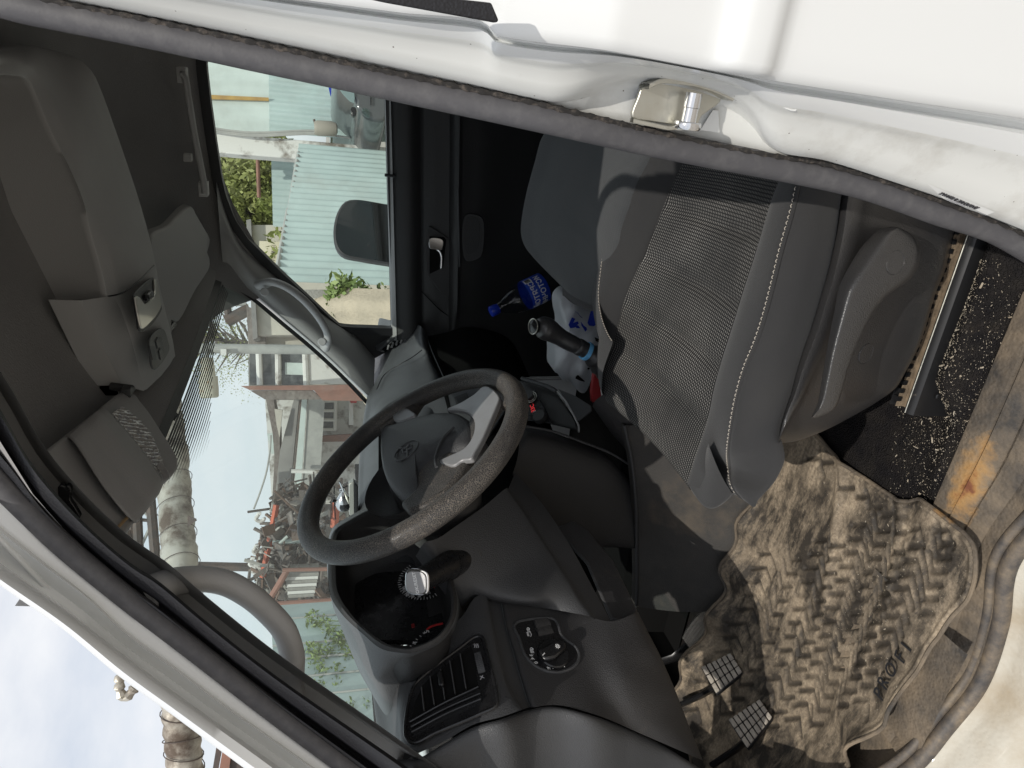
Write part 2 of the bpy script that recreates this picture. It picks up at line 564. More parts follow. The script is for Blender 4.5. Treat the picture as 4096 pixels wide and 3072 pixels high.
def mat_rubber():
    """brown dust lying on a black moulded rubber mat, worn through in streaks"""
    m, nt, p, out = new_mat('dusty_rubber_mat')
    v = _tex(nt, 'Object')
    mp = nt.nodes.new('ShaderNodeMapping'); mp.inputs['Rotation'].default_value = (0, 0, .35); mp.inputs['Scale'].default_value = (5, 16, 1)
    nt.links.new(v, mp.inputs['Vector'])
    streak = ramp(nt, noise(nt, mp.outputs[0], 1.6, 9, .75), .47, .58)
    blot = ramp(nt, noise(nt, v, 8, 9, .72), .44, .58)
    fine = ramp(nt, noise(nt, v, 180, 5, .75), .35, .75)
    d = mixc(nt, fine, (.26, .205, .145, 1), (.56, .455, .33, 1))
    f = math_n(nt, 'ADD', math_n(nt, 'MULTIPLY', blot, .55), math_n(nt, 'MULTIPLY', streak, .55), True)
    base = mixc(nt, f, (.048, .041, .034, 1), d)
    at = nt.nodes.new('ShaderNodeAttribute'); at.attribute_name = 'groove'
    base = mixc(nt, math_n(nt, 'MULTIPLY', at.outputs['Fac'], .86), base, (.030, .026, .022, 1))
    vo = nt.nodes.new('ShaderNodeTexVoronoi'); vo.inputs['Scale'].default_value = 190; nt.links.new(v, vo.inputs['Vector'])
    gr = ramp(nt, vo.outputs['Distance'], .05, .11, (1, 1, 1, 1), (0, 0, 0, 1))
    base = mixc(nt, math_n(nt, 'MULTIPLY', gr, ramp(nt, noise(nt, v, 6, 3), .45, .6)), base, (.42, .36, .28, 1))
    nt.links.new(base, p.inputs['Base Color'])
    nt.links.new(math_n(nt, 'ADD', .55, math_n(nt, 'MULTIPLY', f, .4)), p.inputs['Roughness'])
    p.inputs['Specular IOR Level'].default_value = .25
    nt.links.new(bump(nt, fine, .0008, .7), p.inputs['Normal'])
    return m


M['mat'] = mat_rubber()
M['carpet'] = pbr('black_carpet', (.014, .013, .014), 1., grain=(600, .004), spec=.1, var=(40, (.026, .023, .021)), dust=((.10, .08, .06), 12, .62, 1.))
M['tunnel'] = pbr('dusty_tunnel_cover', (.040, .038, .036), .75, grain=(500, .0007), dust=((.16, .125, .088), 7, .52, .88), var=(30, (.05, .046, .042)))
M['sill0'] = pbr('dusty_sill_rubber', (.035, .032, .030), .8, grain=(260, .0012), dust=((.30, .23, .155), 9, .36, .75), var=(25, (.06, .055, .05)))
def sill_mat():
    m = M['sill0']; nt = m.node_tree; p = nt.nodes['Principled BSDF']
    src = p.inputs['Base Color'].links[0].from_socket
    v = _tex(nt, 'Object'); mp = nt.nodes.new('ShaderNodeVectorMath'); mp.operation = 'SUBTRACT'; mp.inputs[1].default_value = (-.405, .083, 0); nt.links.new(v, mp.inputs[0])
    sc = nt.nodes.new('ShaderNodeVectorMath'); sc.operation = 'MULTIPLY'; sc.inputs[1].default_value = (14, 42, 0); nt.links.new(mp.outputs[0], sc.inputs[0])
    ln = nt.nodes.new('ShaderNodeVectorMath'); ln.operation = 'LENGTH'; nt.links.new(sc.outputs[0], ln.inputs[0])
    d = math_n(nt, 'ADD', ln.outputs['Value'], math_n(nt, 'MULTIPLY', math_n(nt, 'SUBTRACT', noise(nt, v, 60, 6), .5), 1.6))
    f = ramp(nt, d, .25, .95, (1, 1, 1, 1), (0, 0, 0, 1)); core = ramp(nt, d, .05, .45, (1, 1, 1, 1), (0, 0, 0, 1))
    rc = mixc(nt, core, (.40, .22, .07, 1), (.16, .055, .025, 1))
    nt.links.new(mixc(nt, f, src, rc), p.inputs['Base Color']); return m


M['sill'] = sill_mat()
M['rust'] = pbr('rust_stain', (.26, .11, .03), .9, var=(60, (.14, .05, .015)), grain=(200, .001))
M['crumb'] = pbr('wood_shavings', (.48, .43, .35), .9, var=(90, (.33, .27, .19)))
M['dirt_body'] = pbr('muddy_white_paint', (.52, .49, .42), .75, dust=((.34, .27, .18), 7, .40, .75), coat=.1, grain=(200, .0006))
# ------------------------------------------------------------------ the truck cab
truck = empty('truck', (0, 0, -.85), label='white light truck with a dusty black cab, seen through its open driver door', cat='truck')
truck_inv = Matrix.Translation((0, 0, .85))


def tp(o):                           # hang a part on the truck, keeping its world place
    o.parent = truck
    o.matrix_parent_inverse = truck_inv
    return o


def build(mb, name, mat, parent=None, **k):
    o = mb.build(name, mat, None, **k)
    if parent is None or parent is truck: tp(o)
    else: o.parent = parent
    return o


def yap(x, z):                       # the door opening leans inwards above the sill
    return .0 + .20 * max(0.0, z - .62)


# --- door seal: measured inner and outer edges
SO = [(-200, -78), (174, 0), (542, 70), (1100, 189), (1348, 244), (1746, 328), (2100, 403), (2298, 452), (2547, 512), (2845, 577), (3100, 627), (3248, 644), (3495, 713), (3793, 818), (4096, 940), (4250, 1010)]
SI = [(-200, 18), (0, 60), (298, 119), (746, 214), (1100, 293), (1348, 343), (1547, 388), (1796, 447), (2100, 507), (2298, 552), (2597, 612), (3100, 711), (3297, 758), (3545, 820), (3684, 879), (3927, 963), (4096, 1027), (4250, 1100)]
so = cr(SO, 60); si = cr(SI, 60)
bm_ = [(a + b) / 2 for a, b in zip(so, si)]
B_SEAL = [aF(p, yap) for p in bm_][::-1]                       # bottom -> top
A_MID = [(1700, 3290), (1400, 3075), (1116, 2864), (662, 2510), (304, 2232), (205, 2141), (16, 1937), (-150, 1740)]
A_SEAL = [aF(p, lambda x, z: .015 + .22 * max(0, z - .68)) for p in cr(A_MID, 26)]
SILL = [np.array(q) for q in [(-.17, -.008, .035), (-.26, -.012, -.004), (-.36, -.010, -.012)]]
FRONT = [aY((4040, 2252), .012), aY((4000, 2500), .004), aY((3915, 2740), -.002), aY((3785, 2910), -.006), aY((3645, 3072), -.010)]
FR2 = [np.array(q) for q in [(-.86, -.01, .11), (-.93, -.005, .25), (-.96, 0, .42), (-.90, .005, .60)]]
top_a, top_b = A_SEAL[-1], B_SEAL[-1]
ROOF = [np.array([-.20, .105, 1.075]), np.array([-.10, .105, 1.085]), np.array([-.02, .09, 1.06])]
loop = list(B_SEAL[::-1][:0])
loop = [p for p in B_SEAL[::6]][0:]
loop = loop[::1]
SEAL_LOOP = cr([B_SEAL[i] for i in range(59, -1, -4)] + SILL + FRONT + FR2 + list(A_SEAL[::4]) + ROOF, 420, closed=True)
mb = MB()
mb.tube(SEAL_LOOP, .0098, seg=14, closed=True, squash=1.0)
seal = build(mb, 'door_seal', M['rubber'])
# stitched lip outside the bulb on the rear pillar
mb = MB()
lip = np.array([aF(p, lambda x, z: yap(x, z) - .006) for p in cr(SO, 240)])
mb.tube(lip, .0021 + .0007 * np.sin(np.arange(240) * 1.9), seg=8)
build(mb, 'seal_lip', M['lip'], seal)

# --- rear pillar jamb, striker recess and outer skin
EDGE = [(-200, -220), (0, -190), (500, -110), (1000, -30), (1298, 10), (1600, 50), (1945, 92), (1963, 127), (2447, 205), (2945, 298), (3495, 385), (4096, 475), (4300, 510)]
RIDGE = [(-200, -100), (500, 40), (1100, 165), (1500, 250), (1900, 338), (2120, 388), (2230, 404), (2348, 372), (2447, 335), (2547, 317), (2696, 328), (2845, 368), (2945, 415), (3010, 480), (3055, 555), (3120, 606), (3300, 640), (3600, 735), (3793, 800), (4096, 920), (4250, 985)]
NC = 150
colx = np.linspace(-190, 4240, NC)


def interp(L, x):
    L = np.array(L, float); return np.interp(x, L[:, 0], L[:, 1])


def smooth_curve(L):
    d = cr(L, 400); d = d[np.argsort(d[:, 0])]
    return np.interp(colx, d[:, 0], d[:, 1])


o_, r_, e_ = smooth_curve(SO), smooth_curve(RIDGE), smooth_curve(EDGE)
r_ = np.minimum(r_, o_ - 6)
rows = []


def jrow(a, b, t, off):
    y = a + (b - a) * t
    return [aF((x, yy), lambda X, Z: yap(X, Z) + off) for x, yy in zip(colx, y)]


rows.append(jrow(o_, o_ + 30, 1, .012))
rows.append(jrow(o_, r_, 0, .003))
rows.append(jrow(o_, r_, .30, -.002))
rows.append(jrow(o_, r_, .80, -.003))
rows.append(jrow(o_, r_, .93, -.010))
rows.append(jrow(o_, r_, 1.0, -.018))
rows.append(jrow(r_, e_, .10, -.025))
rows.append(jrow(r_, e_, .30, -.033))
rows.append(jrow(r_, e_, .52, -.038))
rows.append(jrow(r_, e_, .60, -.043))
rows.append(jrow(r_, e_, .66, -.047))
rows.append(jrow(r_, e_, .86, -.055))
rows.append(jrow(r_, e_, .905, -.049))
rows.append(jrow(r_, e_, .955, -.051))
edge_row = jrow(r_, e_, 1.0, -.074)
rows.append(edge_row)
mb = MB()
mb.grid(rows)
body_jamb = mb


def bead(z, x):                        # pressed waist bead in the outer skin
    c = .530
    return .007 * (1 / (1 + math.exp(-(z - c + .012) / .0022)) - 1 / (1 + math.exp(-(z - c - .020) / .003)))


skin = []
for dx, dy in ((0, 0), (.0025, -.0035), (.007, -.0055), (.02, -.006), (.05, -.0065), (.10, -.007), (.2, -.008), (.45, -.009), (.62, -.009), (.625, .02)):
    skin.append([np.array([p[0] + dx, p[1] + dy - (bead(p[2], 0) if dx > .001 else 0), p[2]]) for p in edge_row])
mb.grid(skin)
body = build(mb, 'body_side', M['white'], sharp=60)
body.data.materials.append(M['jamb'])
nj = (len(rows) - 1) * (NC - 1)
for i, p in enumerate(body.data.polygons):
    if i < nj and p.index % 1 == 0:
        k = i // (NC - 1)
        if k < 10: p.material_index = 1
# dirty overlapping seam sealer strip on the jamb
pts = [aF(q, lambda X, Z: yap(X, Z) - .0455) for q in cr([(3078, 385), (3115, 340), (3170, 400), (3185, 440), (3150, 435), (3078, 385)], 30)]
mb = MB(); mb.tube(pts, .0007, seg=6)
build(mb, 'seam_sealer', M['white'], body)
# black applique on the outer skin beside the cab window
q0 = [aY(p, -.088) for p in [(1500, -40), (1960, 12), (1990, 84), (1978, 92), (1760, 52), (1540, 12), (1430, -12)]]
mb = MB(); mb.prism(q0, (0, -1, 0), .004)
build(mb, 'quarter_trim', M['black_trim'], body, mods=(('bevel', .0012, 2),))
# tyre label
G_ = [[(3705 + 275 * u_ + 68 * v_ * (1 - u_) - 48 * v_ * u_, 730 + 116 * u_ + 62 * v_ * (1 - u_) + 18 * v_ * u_) for u_ in np.linspace(0, 1, 14)] for v_ in np.linspace(0, 1, 7)]
hl_ = [[hit(body, p) for p in r_] for r_ in G_]
mb = MB(); mb.grid([[h[0] + h[1] * .0005 for h in r_] for r_ in hl_])
lab = [hl_[0][0][0], hl_[0][-1][0], hl_[-1][-1][0], hl_[-1][0][0]]; tyre_n = hl_[2][6][1]
lb = build(mb, 'tyre_pressure_label', M['paper'], body)
rt = unit(lab[0] - lab[1]); upv = unit(np.cross(tyre_n, rt))
text('lettering', 'ДАВЛЕНИЕ В ШИНАХ', hl_[2][6][0] + tyre_n * .0014, rt, upv, .0042, M['dark_ink'], lb)
text('lettering', 'KPA  BAR  PSI', hl_[4][5][0] + tyre_n * .0014, rt, upv, .0030, M['grey_ink'], lb)

# --- striker
mb = MB()
Ys = -.006
base = [aY(p, Ys) for p in cr([(2560, 345), (2600, 328), (2740, 340), (2810, 362), (2878, 395), (2862, 415), (2790, 470), (2785, 500), (2700, 498), (2600, 485), (2522, 470), (2520, 450), (2545, 385)], 40, closed=True)]
mb.prism(base, (0, -1, 0), .004)
st = build(mb, 'door_striker', M['steel'], mods=(('bevel', .0008, 2),))
mb = MB()
wall = [aY(p, Ys - .003) for p in cr([(2555, 352), (2600, 331), (2700, 336), (2800, 360), (2885, 398)], 24)]
wall2 = [p + np.array([.0035, 0, 0]) for p in wall]
rowsw = [wall, [p + np.array([0, -.017, 0]) for p in wall], [p + np.array([0, -.017, 0]) for p in wall2], wall2]
mb.grid(rowsw, cv=True)
lo = [aY(p, Ys - .003) for p in cr([(2522, 470), (2600, 487), (2680, 500), (2710, 488)], 18)]
lo2 = [p + np.array([-.003, 0, 0]) for p in lo]
mb.grid([lo, [p + np.array([0, -.006, 0]) for p in lo], [p + np.array([0, -.006, 0]) for p in lo2], lo2], cv=True)
build(mb, 'striker_flange', M['steel'], st, mods=(('bevel', .0006, 2),))
pa, pb = aY((2778, 372), Ys - .016), aY((2752, 492), Ys - .016)
mb = MB(); ax = unit(pb - pa); L = np.linalg.norm(pb - pa)
mb.lathe([(.0001, 0), (.0056, 0), (.0056, L * .48), (.0052, L * .5), (.0052, L)], pa, ax, 24)
mb.lathe([(.0001, 0), (.0088, 0), (.0093, .001), (.0093, .0042), (.0085, .0052), (.0001, .0052)], pb - ax * .001, ax, 28)
build(mb, 'striker_pin', M['chrome'], st)
tri = [aY(p, -.0045) for p in [(2800, 520), (2850, 440), (2872, 442), (2876, 530)]]
mb = MB(); mb.prism(tri, (0, -1, 0), .0006)
build(mb, 'paint_patch', M['paper'], st)

# --- front pillar (driver side), outside white flange and black inner trim
SKY = [(-300, 2108), (0, 2341), (249, 2515), (482, 2710), (681, 2854), (875, 2998), (1300, 3310)]
CONC = [(-300, 2035), (0, 2262), (115, 2340), (300, 2470), (520, 2640), (760, 2815), (1000, 2985), (1390, 3270)]
RDG = [(-300, 1890), (-20, 2110), (164, 2252), (348, 2391), (497, 2530), (696, 2675), (895, 2824), (1100, 2968), (1500, 3250)]
AO = [(-300, 1720), (0, 1957), (189, 2161), (288, 2252), (646, 2530), (1100, 2884), (1640, 3290)]
AI = [(-300, 1180), (0, 1634), (124, 1848), (323, 2077), (522, 2252), (622, 2315), (820, 2481), (1100, 2700), (1560, 3020), (1900, 3260)]
yA = lambda x, z: .015 + .22 * max(0, z - .68)


def arow(L, off, n=60):
    return [aF(p, lambda X, Z: yA(X, Z) + off) for p in cr(L, n)]


def mixl(A_, B_, t):
    a, b = cr(A_, 60), cr(B_, 60); return [tuple(p) for p in a * (1 - t) + b * t]


mb = MB()
_sk = arow(SKY, -.045); back = [p + unit(p - CAM) * .03 for p in _sk]
rows = [arow(AO, .006), arow(mixl(AO, RDG, .08), -.004), arow(mixl(AO, RDG, .45), -.010), arow(mixl(AO, RDG, .88), -.014), arow(RDG, -.020),
        arow(mixl(RDG, CONC, .18), -.016), arow(mixl(RDG, CONC, .55), -.012), arow(mixl(RDG, CONC, .92), -.018), arow(CONC, -.034), arow(mixl(CONC, SKY, .2), -.047),
        arow(mixl(CONC, SKY, .7), -.054), arow(SKY, -.045), back, [p + unit(p - CAM) * .05 for p in back]]
mb.grid(rows)
build(mb, 'front_pillar', M['white'], sharp=70)
mb = MB()
# inner black trim beside the seal: three long ridges
t_rows = []
for t, off in ((-.06, .002), (.10, .012), (.20, -.001), (.34, .001), (.42, .016), (.50, .017), (.58, .004), (.90, .006), (1.0, .012), (1.0, .05)):
    t_rows.append([aF(p, lambda X, Z: yA(X, Z) + off) for p in mixl([(a[0] + 12, a[1] - 16) for a in AO], AI, t)])
mb.grid(t_rows)
build(mb, 'pillar_edge_trim', M['black_trim'], sharp=70)

# --- windshield (gently bowed), base behind the dash
def ws(y, t):                         # y across, t 0 base .. 1 header
    cx = (y - .70) / .70
    x = -.985 + t * .400 + .11 * cx * cx * (1 - .25 * t)
    z = .610 + t * .425 - .012 * cx * cx
    return np.array([x, y, z])


def ws_hit(p):
    """where a sight line meets the windshield"""
    d = ray(p); best = None
    y, t = .7, .5
    for _ in range(30):
        q = ws(y, t); ex = (ws(y + 1e-4, t) - q) / 1e-4; et = (ws(y, t + 1e-4) - q) / 1e-4
        n = np.cross(ex, et)
        h = CAM + d * (np.dot(q - CAM, n) / np.dot(d, n))
        dl = h - q
        A = np.stack([ex, et], 1); s, *_ = np.linalg.lstsq(A, dl, rcond=None)
        y += s[0]; t += s[1]
    return y, t


mb = MB()
mb.grid([[ws(y, t) for y in np.linspace(.085 + .085 * t, 1.315 - .03 * t, 40)] for t in np.linspace(-.05, 1.02, 24)])
wsh = build(mb, 'windshield', M['windshield'], sharp=180)
# ------------------------------------------------------------------ roof lining, console, visors, pillar trims
def hz(x, y):
    z = np.interp(x, [-.66, -.60, -.57, -.48, -.38, -.25, 0, .4], [.99, 1.022, 1.045, 1.095, 1.145, 1.185, 1.215, 1.215])
    if y > 1.10: z -= .15 * ((y - 1.10) / .25) ** 2
    if y < .32: z -= .115 * ((.32 - y) / .22) ** 2
    return z


mb = MB()
xs = np.r_[np.linspace(-.60, -.2, 30), np.linspace(-.17, .34, 16)]
ys = np.linspace(.09, 1.355, 50)
mb.grid([[np.array([x - (.035 if False else 0), y, hz(x, y)]) for y in ys] for x in xs])
hl = build(mb, 'headliner', M['headliner'], sharp=180)
# front header: rolled edge that meets the glass
mb = MB()
rows = []
for t, off, dz in ((1.02, -.004, .03), (.985, .003, .0), (1.0, .016, -.006), (1.06, .035, .004), (1.12, .03, .02)):
    rows.append([ws(y, t) + np.array([off, 0, dz]) for y in np.linspace(.12, 1.30, 36)])
mb.grid(rows)
build(mb, 'header_trim', M['headliner'], hl)

# --- centre console along the roof
RE = [(-70, 205, .44), (20, 188, .58), (110, 184, .69), (220, 202, .76), (320, 236, .79), (366, 278, .80), (392, 330, .80), (477, 562, .80), (562, 820, .80), (607, 984, .80), (622, 1058, .80), (646, 1178, .80), (691, 1362, .80), (700, 1420, .80)]
RB = [(-70, 262, .39), (10, 256, .48), (75, 256, .54), (125, 266, .58), (155, 295, .60), (254, 497, .60), (318, 651, .60), (368, 820, .60), (443, 1009, .60), (482, 1183, .60), (527, 1317, .60), (577, 1565, .60)]
RT = [(-70, 318, .36), (8, 300, .45), (60, 303, .51), (100, 312, .56), (122, 335, .575), (199, 522, .575), (268, 650, .575), (338, 820, .575), (352, 900, .575), (418, 1150, .575), (430, 1290, .575), (487, 1536, .575)]
n = 80
re_ = list(cr([aY(p, p[2]) for p in RE], n)); rb_ = list(cr([aY(p, p[2]) for p in RB], n)); rt_ = list(cr([aY(p, p[2]) for p in RT], n))
rows = []
up = np.array([0, 0, .05])
rows.append([p + up + np.array([0, .01, 0]) for p in re_])
rows.append([p + np.array([0, .004, .010]) for p in re_])
rows.append([p + np.array([0, .001, .003]) for p in re_])
rows.append([a * .965 + b * .035 + np.array([0, 0, -.002]) for a, b in zip(re_, rb_)])
for t in (.12, .3, .6, .86, .95): rows.append([a * (1 - t) + b * t + np.array([0, 0, -.006 * math.sin(math.pi * t)]) for a, b in zip(re_, rb_)])
for t in (.08, .16, .5, .9): rows.append([a * (1 - t) + b * t for a, b in zip(rb_, rt_)])
rows.append(list(rt_))
rows.append([p + np.array([0, .012, .012]) for p in rt_])
rows.append([p + np.array([0, .02, .10]) for p in rt_])
mb = MB(); mb.grid(rows)
con = build(mb, 'roof_console', M['console'], sharp=120)
# front nose of the console, flaring out to the header on the driver side
fl = [aY(p, .585) for p in [(418, 1178), (326, 1202), (423, 1411), (487, 1536), (577, 1565)]]
n1 = cr([(326, 1202), (423, 1411), (489, 1542)], 16); n2 = cr([(470, 1178), (520, 1340), (577, 1565)], 16)
mb = MB()
A_ = [aY(p, .535) for p in n1]; B_ = [aY(p, .597) for p in n2]
mb.grid([[a + np.array([0, 0, .04]) for a in A_], A_, [a * .5 + b * .5 + np.array([0, 0, -.003]) for a, b in zip(A_, B_)], B_, [b + np.array([0, .01, .02]) for b in B_]])
build(mb, 'console_nose', M['console'], con)
# seam between the long part and the lamp part
mb = MB(); mb.tube([hit(con, p)[0] for p in cr([(616, 1062), (560, 1118), (500, 1165), (470, 1178), (430, 1186)], 20)], .0013, seg=6)
build(mb, 'console_seam', M['black_trim'], con)


def on_console(pts, off=0.0):
    o = aY((590, 1215), .69); a = aY((640, 1420), .69); b = aY((560, 1180), .62); c_ = aY((640, 1240), .78)
    nn = unit(np.cross(a - o, c_ - b))
    if nn[2] > 0: nn = -nn
    return [aP(p, o + nn * off, nn) for p in pts], nn


LAMP = [(527, 1182), (552, 1150), (590, 1118), (616, 1107), (626, 1120), (634, 1170), (643, 1225), (640, 1240), (620, 1275), (585, 1315), (562, 1328), (552, 1325), (540, 1270), (530, 1215)]
pts, nn = on_console(cr(LAMP, 50, closed=True), .005)
ctr = sum(pts) / len(pts)
mb = MB(); mb.prism(pts, nn, .003)
lampb = build(mb, 'dome_lamp', M['plastic'], con, mods=(('bevel', .001, 2),))
LENS = [(534, 1190), (541, 1184), (552, 1190), (568, 1216), (575, 1216), (606, 1193), (613, 1170), (611, 1118), (619, 1116), (626, 1150), (638, 1222), (634, 1238), (612, 1272), (580, 1305), (562, 1318), (556, 1312), (545, 1260)]
pts, nn = on_console(resample(LENS, 60, closed=True), .0085)
mb = MB(); mb.prism(pts, nn, .003)
lens_m = pbr('silvered_lamp_lens', (.86, .84, .76), .3, metal=.6, coat=.6)
build(mb, 'lamp_lens', lens_m, lampb, mods=(('bevel', .0012, 3),))
pts, nn = on_console([(572, 1180), (590, 1160), (601, 1175), (598, 1192), (580, 1204)], .009)
mb = MB(); mb.prism(pts, nn, .007)
build(mb, 'lamp_switch', M['gloss_black'], lampb, mods=(('bevel', .0015, 2),))
SWP = [(590, 1370), (605, 1335), (635, 1314), (648, 1318), (662, 1355), (670, 1400), (655, 1432), (625, 1470), (612, 1480), (603, 1472), (594, 1420)]
pts, nn = on_console(cr(SWP, 40, closed=True), .005)
mb = MB(); mb.prism(pts, nn, .003)
swp = build(mb, 'roof_speaker_panel', M['plastic_soft'], con, mods=(('bevel', .001, 2),))
for (x0, y0), (x1, y1), k in (((604, 1388), (616, 1440), 13), ((634, 1352), (646, 1410), 13)):
    for i in range(k):
        t = i / (k - 1)
        p0, nn = on_console([(x0 + (x1 - x0) * t - 7, y0 + (y1 - y0) * t + 5 - 8), (x0 + (x1 - x0) * t + 12, y0 + (y1 - y0) * t - 8 + 6)], .0085)
        mb = MB(); mb.tube(p0, .0007, seg=6)
        build(mb, 'speaker_slot', M['black_trim'], swp)
for q in ([(620, 1366), (628, 1350), (634, 1370), (640, 1385), (629, 1395)], [(633, 1405), (641, 1394), (648, 1412), (650, 1425), (640, 1440)]):
    pts, nn = on_console(q, .0085)
    mb = MB(); mb.prism(pts, nn, .0015); build(mb, 'roof_button', M['plastic_soft'], swp, mods=(('bevel', .0006, 2),))

# --- passenger visor, folded flat
PV = [(604, 974, .80), (680, 900, .97), (752, 828, 1.13), (772, 830, 1.17), (800, 890, 1.18), (845, 964, 1.19), (832, 1009, 1.18), (843, 1050, 1.18), (778, 1170, 1.03), (714, 1288, .90), (686, 1284, .86), (690, 1335, .83), (668, 1290, .80), (640, 1150, .80)]
pts = [aY((a, b), y) for a, b, y in PV]
mb = MB(); mb.prism(cr(pts, 70, closed=True), (0.25, 0, 1), .016)
pv = build(mb, 'passenger_visor', M['visor'], sharp=50, mods=(('bevel', .004, 3),))
pivot = aY((688, 1310), .85)
mb = MB(); mb.tube([pivot + np.array([0, -.03, .004]), pivot + np.array([0, .02, .0])], .005, seg=12)
build(mb, 'visor_pivot', M['gloss_black'], pv)

# --- driver visor, hanging slightly, with its vinyl strap
V1 = [(500, 1560), (124, 1843), (60, 1895)]         # rear long edge
V2 = [(600, 1650), (716, 1848), (640, 1950), (462, 2191), (400, 2270)]
vo = aY((482, 1565), .50)
vb, vc = aY((716, 1848), .42), aY((124, 1843), .215)
vn = unit(np.cross(vb - vo, vc - vo))
if vn[2] > 0: vn = -vn


def onv(p, off=0.): return aP(p, vo + vn * off, vn)


VOUT = [(474, 1572), (492, 1563), (545, 1578), (560, 1600), (600, 1650), (655, 1735), (694, 1795), (714, 1835), (716, 1858), (700, 1892), (650, 1940), (560, 2065), (470, 2180), (430, 2228), (380, 2270), (250, 2160), (60, 1980), (40, 1910), (124, 1843), (270, 1732), (400, 1630)]
mb = MB(); mb.prism([onv(p) for p in resample(cr(VOUT, 160, closed=True), 130, closed=True)], -vn, .017)
dv = build(mb, 'driver_visor', M['visor'], sharp=50, mods=(('bevel', .0045, 3),))
STR = [[(268, 1742), (330, 1690), (400, 1636), (413, 1628)], [(300, 1770), (350, 1725), (424, 1660), (440, 1650)], [(420, 1950), (470, 1905), (540, 1830), (570, 1800)], [(508, 2058), (560, 2010), (618, 1935), (640, 1905)], [(546, 2092), (580, 2050), (640, 1960), (655, 1932)]]
offs = (.004, .010, .012, .010, .003)
B, uv = patch([[onv(p, o) for p in r] for r, o in zip(STR, offs)], 26, 40)
for i in range(40):
    for j in range(26):
        t = j / 25; B[i, j] += vn * (.004 * math.sin(math.pi * t) + .0025 * math.exp(-((t - .62) / .13) ** 2) - .0015 * math.exp(-((t - .35) / .1) ** 2))
mb = MB(); mb.grid(B, uvs=uv)
build(mb, 'visor_strap', M['visor'], dv, mods=(('solid', .0016, 1),))
mb = MB(); mb.tube([onv(p, .004) for p in cr([(150, 1858), (165, 1862), (164, 1890), (150, 1896), (136, 1880), (140, 1862)], 20, closed=True)], .0012, seg=6, closed=True)
build(mb, 'visor_button', M['plastic'], dv)
pc = aY((505, 1560), .515)
mb = MB(); mb.tube([onv((492, 1572), .0), pc + np.array([-.004, .012, -.004]), aY((470, 1545), .53) + np.array([0, 0, .01])], .006, seg=12)
mb.box(aY((508, 1566), .508), (.014, .016, .012))
build(mb, 'visor_clip', M['plastic'], dv, mods=(('bevel', .003, 2),))
hook = [aY(p, .535) + np.array([0, 0, .008]) for p in ((420, 1545), (436, 1543), (446, 1580), (432, 1582))]
mb = MB(); mb.prism(hook, (0, 0, -1), .018)
build(mb, 'visor_hook', M['plastic'], hl, mods=(('bevel', .003, 2),))
# stick-on sensor tab that hangs on the glass below the header


def on_ws(p, off=.004):
    y, t = ws_hit(p); q = ws(y, t)
    e = ws(y + .01, t) - q; g = ws(y, t + .01) - q
    n_ = unit(np.cross(e, g))
    if n_[0] < 0: n_ = -n_
    return q + n_ * off


mb = MB(); mb.prism([on_ws(p, .003) for p in [(560, 1615), (612, 1559), (708, 1661), (694, 1689)]], (.6, 0, .5), .002)
build(mb, 'mirror_mount_patch', M['black_trim'], wsh)
# black print round the glass and fading line pattern under the header
edges = []
mb = MB()
L1 = [(905, 1108), (881, 1097), (860, 1120)]
side_p = cr([(881, 1097), (1008, 1188), (1130, 1290), (1252, 1392), (1374, 1506), (1475, 1612)], 26)
mb.grid([[on_ws(p, .003) for p in side_p], [on_ws((p[0] - 9, p[1] + 13), .003) for p in side_p]])
yy = np.linspace(.16, 1.245, 40)
mb.grid([[ws(y, .992) + np.array([.004, 0, -.003]) for y in yy], [ws(y, .965) + np.array([.004, 0, -.003]) for y in yy]])
build(mb, 'glass_border_print', M['black_trim'], wsh)
mb = MB()
for k in range(18):
    wid = .0038 * (1 - k / 21.0)
    depth_ = .006 + .0070 * k
    y0, y1 = .36 + .0155 * k, 1.235 - .004 * k
    if k >= 5: y1 = .98 - .030 * (k - 5)
    yk = np.linspace(y0, y1, 24)
    mb.grid([[ws(y, .965 - depth_) + np.array([.004, 0, -.003]) for y in yk], [ws(y, .965 - depth_ - wid * 1.5 * min(1, .15 + (y - y0) / .16)) + np.array([.004, 0, -.003]) for y in yk]])
build(mb, 'shade_band_print', M['black_trim'], wsh)

# --- passenger side: window plane, pillar trim, handles
yw = lambda x, z: 1.42 - .20 * (z - .60)
WIN = [(1546, 385), (1556, 750), (1577, 1312), (1470, 1308), (1400, 1306), (1358, 1302), (1325, 1275), (1289, 1241), (1207, 1164), (1126, 1090), (1053, 1017), (988, 952), (935, 871), (898, 773), (882, 700), (860, 560), (838, 400), (822, 262), (822, 245), (834, 236), (1000, 262), (1200, 200), (1400, 150), (1546, 130)]
# the glass outline continues behind the door pillar seal
WIN3 = [aF(p, yw) for p in WIN[:19]]
rear_top, rear_bot = np.array([.06, 0, .985]), np.array([.10, 0, .638])
for q in (rear_top, rear_bot): q[1] = yw(0, q[2])
WIN3 = WIN3[:19] + [np.array([-.02, yw(0, 1.005), 1.005]), rear_top, rear_bot]
mb = MB(); W = resample(WIN3, 120, closed=True)
mb.f.append(tuple(range(120))); mb.v += [tuple(p + np.array([0, .012, 0])) for p in W]
sg = build(mb, 'side_window', M['side_glass'], smooth=False)
mb = MB(); mb.tube(W + np.array([0, -.004, 0]), 1.0, closed=True, up=(0, 1, 0), prof=[(-.012, -.004), (.012, -.004), (.012, .006), (.006, .018), (-.012, .018)][::-1])
build(mb, 'window_rubber', M['rubber_dark'], sg)
mb = MB(); mb.tube([aF((1540, 695), yw) + np.array([0, -.02, .002]), aF((1578, 697), yw) + np.array([0, -.03, 0])], .004, seg=8)
build(mb, 'window_stop', M['rubber_dark'], sg)

